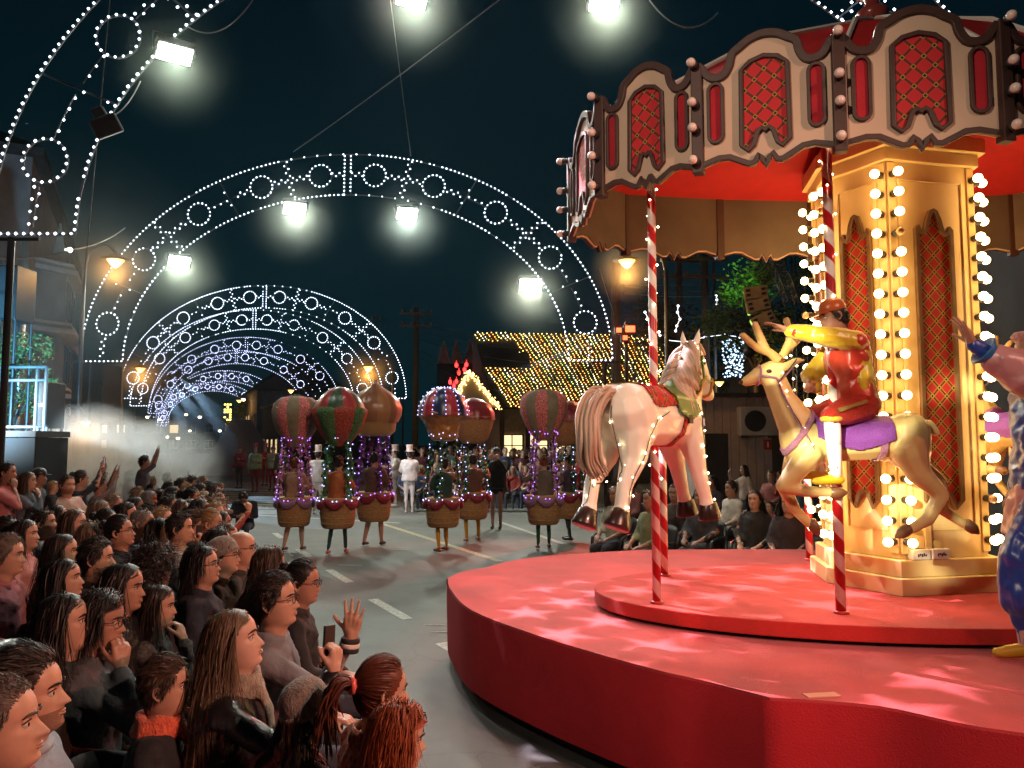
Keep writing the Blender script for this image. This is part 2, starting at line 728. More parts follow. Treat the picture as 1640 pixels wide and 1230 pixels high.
r.add([(-.25, .35, 10.61), (10.65, .35, 10.61), (10.65, -6.2, 10.61), (-.25, -6.2, 10.61), (2.0, -2.9, 12.6), (8.4, -2.9, 12.6)],
      [(0, 1, 5, 4), (1, 2, 5), (2, 3, 4, 5), (3, 0, 4), (0, 3, 2, 1)], M)
r.build('roof', ROOFT, hb)
sp = MB()
sp.lathe([(.35, 7.7), (.22, 8.3), (.04, 9.5)], 6, M @ Matrix.Translation((2.8, .45, 0)))
sp.build('spire', TRIMC, hb)
rl = MB()
for k in range(14):
    rl.box((4.9 + .35 * k, .5, 6.2), (.05, .05, .9), M)
rl.box((7.2, .5, 6.68), (5.0, .08, .07), M)
rl.box((7.2, .25, 5.70), (5.0, .6, .12), M)
rl.build('balcony', PLAST, hb)


# rows of town buildings down both sides of the street
for k, (L, D, Ht, rows, lab) in enumerate(((9, 8, 6.4, (1.0, 3.9), 'dark two storey building beyond the pink bay house with lit ground floor windows'),
                                           (12, 9, 8.6, (1.0, 3.6, 6.2), 'three storey dark building second beyond the pink bay house'),
                                           (14, 9, 6.0, (1.0, 3.6), 'low dark building third beyond the pink bay house'),
                                           (16, 9, 7.6, (1.0, 3.6, 5.6), 'dark building farthest down the row of the pink bay house'))):
    o = A2 + SD * (22.5 + sum((9.6, 12.8, 14.6)[:k]))
    block('town_building', lab, o, SD, L, D, Ht, (DARKW, PLAST2, DARKW, PLAST2)[k], rows, .35, 'gable' if k % 2 else 'flat')
B0 = at(455, 700, 62)
B0.z = 0
for k, (L, D, Ht, rows, lab) in enumerate(((12, 8, 5.2, (1.0,), 'low dark building behind the balloon performers beside the lit arches'),
                                           (13, 9, 7.2, (1.0, 3.6), 'gabled dark building behind the low one beyond the balloon performers'),
                                           (16, 9, 6.0, (1.0, 3.4), 'dark building where the arches end far down the street'))):
    o = B0 + SD * (k * 17 + 12)
    block('town_building', lab, o, -SD, L, D, Ht, (DARKW, PLAST2, DARKW)[k], rows, .45, 'gable' if k == 1 else 'flat')
# the building that closes the view
o = at(150, 700, 150)
o.z = 0
block('town_building', 'wide dark building closing the end of the street', o, (1, .1, 0), 40, 10, 7.0, DARKW, (1.0, 4.0), .5, 'flat', 1.6, 1.5, 3.3)

# ---- the chalet with strings of lights all over its roof
Y0 = 36.0
CH = empty('chalet', (0, 0, 0), 0, 'chalet whose broad steep roof is covered with strings of golden lights', 'house')
e0, e1 = at(792, 656, Y0), at(1075, 650, Y0 + 1.5)
r0, r1 = at(758, 538, Y0 + 4.2), at(1075, 536, Y0 + 5.7)
ez = (e0.z + e1.z) / 2
e0.z = e1.z = ez
rz_ = (r0.z + r1.z) / 2
r0.z = r1.z = rz_
dx = (e1 - e0).normalized()
back = Vector((-dx.y, dx.x, 0))
b = MB()
b.slab([tuple((e0 + back * .5 + dx * .3).xy), tuple((e1 + back * .5).xy), tuple((e1 + back * 8).xy), tuple((e0 + back * 8 + dx * .3).xy)], 0, ez - .05)
b.build('wall', mat('chalet_wall', (.30, .24, .17), .8, bump=.2, var=.2), CH)
b = MB()
up = (r0 - e0)
nrm = (e1 - e0).cross(r0 - e0).normalized()
b.add([e0, e1, r1, r0] + [p - nrm * .12 for p in (e0, e1, r1, r0)], [(0, 1, 2, 3), (7, 6, 5, 4), (0, 4, 5, 1), (1, 5, 6, 2), (2, 6, 7, 3), (3, 7, 4, 0)])
bk0, bk1 = e0 + back * 9 + (r0 - e0).dot(dx) * dx * 0, e1 + back * 9
b.add([r0, r1, bk1, bk0], [(0, 1, 2, 3)])
b.add([e0 + Vector((0, 0, -.05)), r0 + Vector((0, 0, -.05)), bk0], [(0, 1, 2)])
b.build('roof', mat('slate_roof', (.028, .026, .025), .7, bump=.5, bscale=14, var=.3), CH)
bulbs = MB()
NS = 44
for i in range(NS):
    u0 = (i + .5) / NS
    for j in range(36):
        v = j / 35
        u = u0 + (v - .5) * -.16 + rng.uniform(-.0025, .0025)
        if not 0 <= u <= 1:
            continue
        p = e0.lerp(e1, u).lerp(r0.lerp(r1, u), v) + nrm * .05 + Vector((0, 0, rng.uniform(-.03, .03)))
        dark = .30 < v + .22 * (u - .1) and u < .20 and .52 < v < .86     # dormer stands here
        if dark:
            continue
        bulbs.cur = rng.choice(((0, 0, 0, 3), (0, 0, 1), (1, 1, 0), (0, 2, 2, 0), (3, 0, 3))[i % 5])
        bulbs.octa(p, .026 + .012 * rng.random())
stuff(bulbs.build('roof_lights', [emit('bulb_gold', (1.0, .62, .16), 6.0), emit('bulb_amber', (1.0, .34, .05), 5.0), emit('bulb_lime', (.75, .9, .2), 4.0),
                                  emit('bulb_cream', (1.0, .85, .55), 7.0)], CH))
for k in range(7):                                   # posts of the porch
    p = e0.lerp(e1, (k + .3) / 7) + back * .1
    q = MB()
    q.box((p.x, p.y, (ez - .15) / 2), (.22, .22, ez - .15))
    q.build('porch_post', TIMBER, CH)
for k in range(6):
    p = e0.lerp(e1, (k + .75) / 7.2) + back * .46
    Mx = frame(dx, -back, Vector((0, 0, 1)), (p.x, p.y, 0))
    windows(CH, Mx, [(0, 1.0)], 1.05, 1.35, .9, TIMBER, False)
# front gable with a gold lit edge
a, c, t = at(722, 650, Y0 - .6), at(800, 652, Y0 - .6), at(751, 592, Y0 - .6)
gb = MB()
th = back * 3.0
gb.add([a, c, t, a + th, c + th, t + th], [(0, 1, 2), (0, 2, 5, 3), (1, 4, 5, 2), (0, 3, 4, 1)])
gb.build('gable', mat('gable_board', (.38, .33, .28), .7, bump=.2), CH)
gl = MB()
for p, q in ((a, t), (t, c)):
    for i in range(34):
        for j in range(3):
            x = p.lerp(q, (i + rng.random()) / 34) - back * .06 + Vector((rng.uniform(-.12, .12), 0, rng.uniform(-.2, .05)))
            gl.octa(x, .035)
stuff(gl.build('gable_lights', _mats['bulb_gold'], CH))
dm = MB()
p0, p1, p2 = at(772, 566, Y0 + 2.2), at(846, 564, Y0 + 2.2), at(846, 590, Y0 + 2.2)
dm.add([p0, p1, at(850, 590, Y0 + 1.2), at(775, 588, Y0 + 1.2), p0 + back * 2, p1 + back * 2], [(0, 1, 2, 3), (0, 4, 5, 1)])
dm.box(tuple((p0 + p1) / 2 + back * .6 - Vector((0, 0, .55))), (2.1, 1.0, .9))
dm.build('dormer', DARKW, CH)
# small three gabled roof behind
G3 = empty('gabled_house', (0, 0, 0), 0, 'dark house with a row of three small pointed gables', 'house')
for k, x in enumerate((711, 731, 753)):
    a, c, t = at(x - 10, 582, 52), at(x + 10, 582, 52), at(x, 543 + 3 * (k != 2), 52)
    q = MB()
    q.add([a, c, t] + [p + Vector((0, 2.0, 0)) for p in (a, c, t)], [(0, 1, 2), (0, 2, 5, 3), (1, 4, 5, 2), (5, 4, 3), (0, 3, 4, 1)])
    o = q.build('gable', PLAST, G3)
    q = MB()
    for s, e in ((a, t), (t, c)):
        q.cyl(s + Vector((0, -.06, 0)), e + Vector((0, -.06, 0)), .06, n=6)
    q.build('bargeboard', TRIMC, o)
a, c = at(700, 582, 52), at(772, 582, 52)
q = MB()
q.box(((a.x + c.x) / 2, 53.2, a.z / 2), (c.x - a.x, 2.2, a.z))
q.build('wall', DARKW, G3)
for k in range(3):
    p = at(712 + 21 * k, 640, 51.9)
    windows(G3, frame(Vector((1, 0, 0)), Vector((0, -1, 0)), Vector((0, 0, 1)), (p.x, 52.09, 0)), [(0, 3.0)], .6, .9, .3)
# red lanterns on a wire in front of it
RED = emit('red_lantern', (1.0, .02, .02), 7)
for k, (x, y) in enumerate(((731, 585), (747, 584), (735, 597), (744, 592), (767, 578), (772, 583), (721, 612), (731, 611), (727, 618), (760, 590))):
    p = at(x, y, 44)
    q = MB()
    q.ball(p, .12, 8, 6, (.8, .8, 1.2))
    q.cyl(p + Vector((0, 0, .13)), p + Vector((0, 0, .28)), .01, n=5)
    tag(q.build('red_lantern', RED), 'small glowing red lantern hanging beside the golden lit gable', 'lantern', 'red lanterns by the chalet gable')

# ------------------------------------------------------------------ poles and wires
def pole(label, px, ytop, Y, r=.11, arm=False, m=None, name='utility_pole'):
    t = at(px, ytop, Y)
    e = empty(name, (t.x, t.y, 0), 0, label, 'pole')
    q = MB()
    q.cyl((0, 0, 0), (0, 0, t.z), r * 1.15, r * .85, 10)
    q.build('shaft', m or WOODP, e, True)
    if arm:
        for z in (t.z - .35, t.z - 1.0):
            q = MB()
            q.box((0, -.12, z), (1.7, .1, .11), None, .2)
            q.build('crossarm', WOODP, e)
            for x in (-.75, -.3, .3, .75):
                q = MB()
                q.lathe([(.03, z + .06), (.05, z + .1), (.04, z + .16), (.02, z + .2)], 8, Matrix.Rotation(.2, 4, 'Z') @ Matrix.Translation((x, -.12, 0)))
                q.build('insulator', mat('porcelain', (.2, .12, .08), .3), e)
    return e


pole('tall wooden utility pole behind the white suited performers', 667, 492, 40, .15, True)
pole('slim utility pole rising behind the far arches', 602, 505, 60, .14, True)
pole('pale utility pole behind the horse head', 1087, 405, 30, .13, True)
pole('dark twin utility pole between the horse and the hanging speakers', 1128, 400, 27, .13, True)
pole('thin lamp pole beside the twin utility pole', 1143, 420, 27.6, .06, False, STEEL)
pole('dark utility pole behind the foot of the second arch', 985, 400, 25, .16, False)
pole('steel pole in front of the pink bay house', 42, 375, 19.5, .10, False, STEEL)
WIRE = mat('cable', (.035, .035, .035), .5)
PALEW = mat('pale_cable', (.30, .31, .30), .5)


def wire(label, a, b, sag=.3, r=.012, m=None, group='overhead cables', name='cable'):
    a, b = Vector(a), Vector(b)
    pts = []
    for i in range(15):
        t = i / 14
        p = a.lerp(b, t)
        p.z -= sag * 4 * t * (1 - t)
        pts.append(p)
    q = MB()
    q.tube(pts, r, 5)
    return tag(q.build(name, m or WIRE, smooth=True), label, 'cable', group)


for k in range(13):
    y0, y1 = 440 + k * 8 + rng.uniform(-6, 6), 425 + k * 7 + rng.uniform(-14, 14)
    wire('thin overhead cable among the tangle behind the carousel', at(1000, y0 + 10, 30), at(1330, y1, 25), rng.uniform(.1, .5), .012, rng.choice((PALEW, WIRE, mat('brown_cable', (.14, .11, .08), .6))),
         'tangled cables behind the carousel')
for k in range(6):
    wire('thin overhead cable strung to the tall wooden utility pole', at(667, 500 + 14 * k, 40), at(1000, 515 + 22 * k, 30), rng.uniform(.4, 1.2), .013, WIRE, 'cables from the tall pole')
wire('pale guy wire running up from the crown of the second arch', at(470, 243, 24), at(815, -12, 13), .05, .011, PALEW, None)
wire('thin vertical suspension wire above the second arch', at(658, 250, 24), at(622, -25, 20), 0, .010, PALEW, None)
wire('pale cable sweeping across in front of the pink bay house', at(-20, 412, 14), at(112, 400, 16), .1, .016, PALEW, None)
wire('pale cable from the small cable lamp to the second arch', at(112, 400, 16), at(200, 365, 22), .12, .016, PALEW, None)
wire('slack black cable on the first arch beside its floodlight', at(160, 180, 12), at(225, 130, 12.2), .25, .010, PALEW, None)
wire('slack pale cable drooping from the first arch over the street', at(300, 42, 12), at(405, 0, 12.4), .30, .010, PALEW, None)
wire('slack cable hanging from the first arch near the carousel roof', at(1040, 0, 12), at(1150, 20, 12.1), .35, .012, PALEW, None)
wire('straight cable rising steeply beside the first arch leg', at(133, 470, 15), at(178, -20, 13), .05, .009, PALEW, None)
wire('thin stay wire at the foot of the second arch', at(960, 430, 24), at(1012, 585, 26), .1, .010, PALEW, None)
lp = MB()
lp.ball(at(112, 400, 16), .05, 10, 6)
lp.cyl(at(105, 400, 16), at(112, 400, 16), .025, n=6)
tag(lp.build('cable_lamp', emit('cable_lamp_glow', (.8, 1, .92), 14)), 'tiny white lamp on the cable in front of the pink bay house', 'lamp')

# ------------------------------------------------------------------ trees
LEAFD = mat('dark_leaf', (.030, .050, .018), .6, island=.8)
LEAFG = mat('bright_leaf', (.07, .14, .035), .55, island=.8)
BARK = mat('bark', (.06, .045, .035), .9, bump=.6, bscale=20, var=.3, stretch=(4, 4, .7))


def tree(label, base, h, cr, ch, leaves=2600, leaf=.16, m=None, seed=1, group=None):
    rg = random.Random(seed)
    e = empty('tree', base, rg.random() * 6, label, 'tree', group)
    t = MB()
    top = Vector((rg.uniform(-.3, .3), rg.uniform(-.3, .3), h - ch * .5))
    t.tube([(0, 0, -.05), (top.x * .3, top.y * .3, top.z * .4), tuple(top)], [cr * .09 + .06, cr * .07 + .03, cr * .04 + .02], 9)
    clumps = []
    for i in range(16):
        a = i * 2.4 + rg.random()
        f = rg.random()
        z = h - ch * (1 - f * .9)
        rr = cr * math.sqrt(max(.05, 1 - (2 * f - .9) ** 2 * .8)) * rg.uniform(.45, .95)
        q = Vector((math.cos(a) * rr, math.sin(a) * rr, z))
        s = Vector((top.x * .6, top.y * .6, max(h * .3, z - ch * .35)))
        t.tube([s, s.lerp(q, .55) + Vector((0, 0, .2)), q], [cr * .035 + .01, cr * .02 + .008, .01], 6)
        clumps.append((q, cr * rg.uniform(.28, .5)))
    clumps.append((Vector((top.x, top.y, h - ch * .3)), cr * .5))
    t.build('trunk', BARK, e, True)
    c = MB()
    for i in range(leaves):
        q, r = rg.choice(clumps)
        d = Vector((rg.gauss(0, 1), rg.gauss(0, 1), rg.gauss(0, .8))).normalized() * r * rg.random() ** .4
        p = q + d
        x = Vector((rg.gauss(0, 1), rg.gauss(0, 1), rg.gauss(0, .7))).normalized()
        y = x.orthogonal().normalized()
        l, w = leaf * rg.uniform(.6, 1.2), leaf * .42
        c.add([p - x * l / 2, p + y * w / 2, p + x * l / 2 + Vector((0, 0, -.02)), p - y * w / 2], [(0, 1, 2, 3)])
    c.build('crown', m or LEAFD, e)
    return e


def base(px, Y):
    p = at(px, 700, Y)
    return (p.x, p.y, 0)


tree('pale leafed young tree beside the pink bay house', base(8, 17.5), 4.7, 1.0, 2.4, 2400, .13, LEAFG, 3)
tree('leafy tree whose top is lit green beside the hanging speakers', base(1215, 24), 8.0, 1.7, 3.2, 3600, .16, LEAFG, 5)
tree('dark dense tree behind the horse and the tangle of cables', base(1085, 38), 9.6, 3.2, 6.5, 4200, .3, LEAFD, 6)
tree('dark tree behind the white kiosk', base(1200, 34), 8.6, 2.8, 6.0, 3800, .28, LEAFD, 8)
tree('dark tree behind the carousel column', base(1330, 30), 9.4, 3.0, 6.6, 3600, .28, LEAFD, 9)
tree('dark tree behind the performer with puffed sleeves', base(1640, 26), 8.2, 2.6, 6.0, 3600, .26, LEAFD, 10)
tree('dark roadside tree near the end of the arches', base(400, 84), 6.0, 2.6, 4.2, 2200, .35, LEAFD, 11)
tree('dark roadside tree behind the low building past the arches', base(480, 78), 7.0, 3.2, 5.2, 2200, .35, LEAFD, 12)

# ------------------------------------------------------------------ white kiosk with its air conditioner
KY = 20.0
k0, k1 = at(1118, 700, KY), at(1236, 700, KY)
kt = at(1180, 636, KY).z
KM = frame(Vector((1, 0, 0)), Vector((0, -1, 0)), Vector((0, 0, 1)), (k0.x, KY, 0))
KW = k1.x - k0.x
kio = empty('kiosk', (0, 0, 0), 0, 'pale boarded kiosk with a dark doorway behind the seated spectators', 'kiosk')
KWALL = mat('kiosk_board', (.34, .27, .24), .7, bump=.15, bscale=30, var=.12)
nb = 9
for i in range(nb):
    q = MB()
    q.box(((i + .5) * KW / nb, -.02, kt / 2), (KW / nb - .012, .05, kt), KM)
    q.build('board', KWALL, kio)
q = MB()
q.box((KW / 2, -1.3, kt / 2 - .02), (KW, 2.45, kt - .04), KM)
q.build('wall', KWALL, kio)
q = MB()
q.box((KW / 2, -1.2, kt + .05), (KW + .3, 2.9, .1), KM)
q.build('roof', BLACKM, kio)
q = MB()
q.box((.42, .012, 1.1), (.7, .02, 2.2), KM)
q.build('door', mat('dark_door', (.02, .02, .024), .5), kio)
ac = empty('air_conditioner', (0, 0, 0), 0, 'boxy white air conditioner unit with a round fan on the kiosk wall', 'air conditioner')
c = at(1209, 675, KY)
ax, az = c.x - k0.x, c.z
q = MB()
q.box((ax, .22, az), (.98, .36, .74), KM)
q.build('casing', mat('ac_casing', (.36, .32, .29), .5, bump=.05), ac, bevel=.02)
q = MB()
q.lathe([(.27, 0), (.27, .02), (.24, .02)], 24, KM @ Matrix.Translation((ax - .12, .405, az)) @ Matrix.Rotation(-PI / 2, 4, 'X'))
q.build('fan_recess', BLACKP, ac)
for rr in (.08, .14, .2, .26):
    q = MB()
    q.tube([(ax - .12 + rr * math.cos(t * PI / 10), .43, az + rr * math.sin(t * PI / 10)) for t in range(20)], .006, 4, KM, closed=True)
    q.build('grille_ring', BLACKM, ac)
for sx in (-.35, .35):
    q = MB()
    q.box((ax + sx, .2, az - .40), (.05, .45, .05), KM)
    q.build('bracket', BLACKM, ac)
q = MB()
c = at(1229, 712, KY)
q.box((c.x - k0.x, .03, c.z), (.20, .02, .26), KM)
sg = tag(q.build('safety_sign', mat('sign_red', (.35, .02, .02), .4)), 'small red safety sign with a pale mark on the kiosk corner', 'sign')
q = MB()
q.box((c.x - k0.x, .044, c.z), (.04, .006, .14), KM)
q.build('mark', mat('sign_white', (.7, .66, .6), .5), sg)

# dark buildings on the right, behind the carousel
o = at(1275, 700, 32)
o.z = 0
block('town_building', 'dark building behind the reindeer with slit windows glowing yellow', o, (-1, .05, 0), 2.8, 5, 5.0, DARKW, (2.2, 3.1, 4.2), .8, 'flat', .8, .22, 1.3)
o = at(1830, 700, 15)
o.z = 0
block('town_building', 'dark building behind the carousel with a glowing outline sign', o, (-1, .25, 0), 3.6, 7, 6.2, DARKW, (3.9,), .0, 'flat', .9, 1.1, 2.2)
NEON = emit('neon_tube', (1.0, .85, .35), 5)
s0 = at(1612, 725, 13.2)
q = MB()
for pts in ([(-.09, .0), (-.03, .05), (-.03, -.3), (-.09, -.34)], [(.0, .06), (.03, .0), (.03, -.34), (-.05, -.34)], [(.22, .05), (.14, .0), (.12, -.14), (.14, -.3), (.22, -.35)], [(.30, .05), (.22, .0), (.19, -.14), (.22, -.3), (.3, -.35)]):
    q.tube(smooth_curve([(s0.x + a, s0.y, s0.z + c + .14) for a, c in pts], 4), .012, 6)
tag(q.build('neon_sign', NEON), 'glowing pale yellow neon outline sign beside the carousel column', 'sign')
q = MB()
pp = at(1604, 760, 13.3)
q.box((pp.x + .1, pp.y, (pp.z + 2.5) / 2), (.06, .06, pp.z + 2.5))
tag(q.build('sign_post', BLACKM), 'thin black post carrying the neon outline sign', 'post')


# ------------------------------------------------------------------ stage trusses and loudspeakers
def truss(label, a, b, w=.3, n=10, m=None, r=.02, name='truss', cat='truss', group=None):
    a, b = Vector(a), Vector(b)
    d = b - a
    F = dirframe(d, a)
    e = empty(name, a, 0, label, cat, group)
    F.translation = (0, 0, 0)
    L = d.length
    q = MB()
    cs = [(-w / 2, -w / 2), (w / 2, -w / 2), (w / 2, w / 2), (-w / 2, w / 2)]
    for x, y in cs:
        c = MB()
        c.cyl((x, y, 0), (x, y, L), r, n=7, M=F)
        c.build('chord', m or STEEL, e, True)
    for i in range(n):
        z0, z1 = L * i / n, L * (i + 1) / n
        for k in range(4):
            p, s = cs[k], cs[(k + 1) % 4]
            if i % 2:
                p, s = s, p
            q.cyl((p[0], p[1], z0), (s[0], s[1], z1), r * .55, n=5, M=F)
            q.cyl((cs[k][0], cs[k][1], z0), (cs[(k + 1) % 4][0], cs[(k + 1) % 4][1], z0), r * .5, n=5, M=F)
    stuff(q.build('lacing', m or STEEL, e))
    return e


truss('slanting steel truss arm holding the hanging speakers', at(1243, 415, 21.5), at(1268, 485, 21.2), .3, 8)
truss('upright steel truss tower behind the reindeer antlers', (at(1279, 600, 21.8).x, 21.8, 0), at(1279, 405, 21.8), .3, 22)
truss('short level steel truss behind the performer with puffed sleeves', at(1588, 505, 17), at(1700, 488, 17), .28, 7)
BEIGE = mat('speaker_front', (.36, .27, .17), .6, bump=.3, bscale=120, var=.15)
for k, (x, y, tilt, lab) in enumerate(((1210, 470, -4, 'topmost beige line array speaker hanging below the green lit tree'), (1214, 490, -12, 'middle beige line array speaker of the hanging stack'),
                                       (1222, 513, -24, 'lowest beige line array speaker tilted down in the stack'))):
    p = at(x, y, 21)
    e = empty('hanging_speaker', p, R(-15), lab, 'speaker', 'speakers hanging behind the carousel')
    T = Matrix.Rotation(R(tilt), 4, 'Y')
    q = MB()
    q.box((0, 0, 0), (.62, .45, .33), T)
    q.build('cabinet', BEIGE, e, bevel=.02)
    for sx in (-.2, .2):
        q = MB()
        for dz in (-.07, .06):
            q.box((sx, -.24, dz), (.11, .04, .07), T)
        q.build('port', BLACKP, e)
    q = MB()
    q.cyl((-.25, 0, .17), (-.25, 0, .25), .02, n=6, M=T)
    q.cyl((.25, 0, .17), (.25, 0, .25), .02, n=6, M=T)
    q.build('bracket', BLACKM, e)


def pa_box(label, px0, py0, px1, py1, Y, d=.7, group=None, legs=True):
    a, c = at(px0, py1, Y), at(px1, py0, Y)
    w, h = c.x - a.x, c.z - a.z
    e = empty('loudspeaker', ((a.x + c.x) / 2, Y + d / 2, a.z), 0, label, 'speaker', group)
    q = MB()
    q.box((0, 0, h / 2), (w, d, h))
    q.build('cabinet', BLACKP, e, bevel=.02)
    n = max(1, int(h / .5))
    for i in range(n):
        q = MB()
        q.box((0, -d / 2 - .012, (i + .5) * h / n), (w * .88, .02, h / n * .86))
        q.build('grille', mat('speaker_grille', (.02, .022, .024), .6, bump=.8, bscale=400), e)
    if legs and a.z > .1:
        for sx in (-1, 1):
            for sy in (-1, 1):
                q = MB()
                q.cyl((sx * w * .42, sy * d * .4, -a.z), (sx * w * .42, sy * d * .4, 0), .03, n=7)
                q.build('leg', BLACKM, e)
    return e


pa_box('tall black loudspeaker tower in front of the pink bay house', -6, 424, 28, 512, 16.5)
pa_box('slim black loudspeaker on the pipe frame by the young tree', 52, 611, 76, 686, 16.5)
pa_box('big black cloth covered speaker stack beside the second arch foot', 112, 582, 167, 676, 25.5, 1.2)
PIPE = mat('painted_pipe', (.10, .10, .10), .6)
for lab, pts in (('grey pipe frame standing in front of the pink bay house', ((-15, 588), (75, 588))),
                 ('lower grey pipe rail under the slim black loudspeaker', ((-15, 684), (75, 684)))):
    a, c = at(*pts[0], 16.2), at(*pts[1], 16.2)
    e = empty('pipe_frame', (a.x, a.y, 0), 0, lab, 'frame')
    for z in (a.z, a.z - .28):
        q = MB()
        q.cyl((0, 0, z), (c.x - a.x, 0, z), .035, n=8)
        q.build('rail', PIPE, e, True)
    for x in (.2, 1.0, c.x - a.x):
        q = MB()
        q.cyl((x, 0, 0), (x, 0, a.z), .035, n=8)
        q.build('upright', PIPE, e, True)
a = at(-60, 690, 15.2)
c = at(54, 752, 15.2)
dk = empty('stage_deck', ((a.x + c.x) / 2, 15.8, 0), 0, 'black skirted stage deck behind the standing spectators', 'stage')
q = MB()
q.box((0, 0, a.z - .06), (c.x - a.x, 1.2, .12))
q.build('deck', BLACKM, dk)
q = MB()
q.box((0, -.55, (a.z - .13) / 2), (c.x - a.x - .04, .04, a.z - .13))
q.box((c.x - a.x) and ((c.x - a.x) / 2 - .03, 0, (a.z - .13) / 2), (.04, 1.1, a.z - .13))
q.build('skirt', mat('black_cloth', (.010, .014, .018), .9, bump=.5, bscale=10, stretch=(6, 6, .3)), dk)

# shop fronts and small lights far down the street
for k, (x, y, Y, c, s, lab) in enumerate(((236, 668, 90, (1, .8, .5), .35, 0), (255, 672, 90, (1, .85, .55), .3, 0), (298, 664, 95, (1, .8, .4), .35, 0), (320, 668, 95, (1, .7, .35), .4, 0), (268, 700, 70, (1, .9, .7), .26, 0),
                                          (285, 702, 70, (1, .85, .6), .3, 0), (304, 690, 75, (1, .9, .75), .25, 0), (390, 640, 80, (1, .55, .1), .35, 0), (345, 722, 60, (1, .75, .4), .25, 0), (352, 690, 60, (1, .8, .55), .22, 0),
                                          (365, 735, 50, (1, .7, .35), .2, 0), (86, 663, 24, (.9, 1, .55), .06, 0), (92, 662, 24, (.9, 1, .55), .06, 0), (80, 665, 24, (.9, 1, .55), .06, 0), (74, 667, 24, (.9, 1, .55), .06, 0))):
    p = at(x, y, Y)
    e = empty('shop_lamp', p, 0, 'small glowing shop lamp far down the street' if Y > 30 else 'tiny lime lamp in the row under the bay house', 'lamp', 'far shop lamps' if Y > 30 else 'row of lime lamps')
    q = MB()
    q.ball((0, 0, 0), s * .55, 10, 6, (1, 1, .8))
    q.build('globe', emit('shop_glow%d' % (k % 3), c, 7), e)
    q = MB()
    q.lathe([(s * .6, s * .30), (s * .3, s * .5), (.03, s * .6)], 10)
    q.build('shade', BLACKM, e)
sgm = at(365, 660, 85)
q = MB()
q.box(tuple(sgm), (1.0, .12, 2.1))
sgn = tag(q.build('sign_board', BLACKM), 'upright lit sign board under the farthest arches', 'sign')
q = MB()
for i in range(7):
    for j in range(3):
        if rng.random() < .8:
            q.box((sgm.x - .3 + .3 * j, sgm.y - .08, sgm.z - .85 + .28 * i), (.2, .03, .16))
q.build('sign_letters', emit('sign_yellow', (1, .8, .15), 6), sgn)
# blue white icicle lights and light strings behind the carousel
ICE = emit('icicle_blue', (.45, .70, 1.0), 3.0)
ic = MB()
for k in range(170):
    p = at(1157 + 34 * rng.random() ** .8, 543 + 62 * rng.random(), 26 + rng.random())
    ic.octa(p, .022 + .02 * rng.random())
stuff(tag(ic.build('icicle_lights', ICE), 'cascade of small icy blue lights behind the horse muzzle', 'fairy lights'))
for lab, pts in (('short string of white bulbs down the pale utility pole', ((1086, 490), (1085, 500), (1089, 511), (1084, 522), (1082, 530))), ('short string of white bulbs on the thin lamp pole', ((1147, 474), (1148, 480), (1148, 487))),
                 ('loose string of white bulbs above the horse back', ((1033, 500), (1040, 514), (1049, 527), (1057, 537))), ('dim warm bulb string under the hanging cables', ((1070, 545), (1100, 548), (1128, 540), (1160, 536), (1185, 540)))):
    ic = MB()
    P_ = [at(x, y, 26.5) for x, y in pts]
    ic.tube(P_, .008, 4)
    for p in P_:
        ic.ball(p, .045, 8, 5)
    tag(ic.build('bulb_string', emit('string_white', (.85, .92, 1.0), 3.5)), lab, 'fairy lights')
# ------------------------------------------------------------------ arches of light over the street
FRAMEM = mat('arch_frame', (.10, .10, .11), .5, metal=.6)
FIX = mat('flood_housing', (.06, .06, .06), .5)


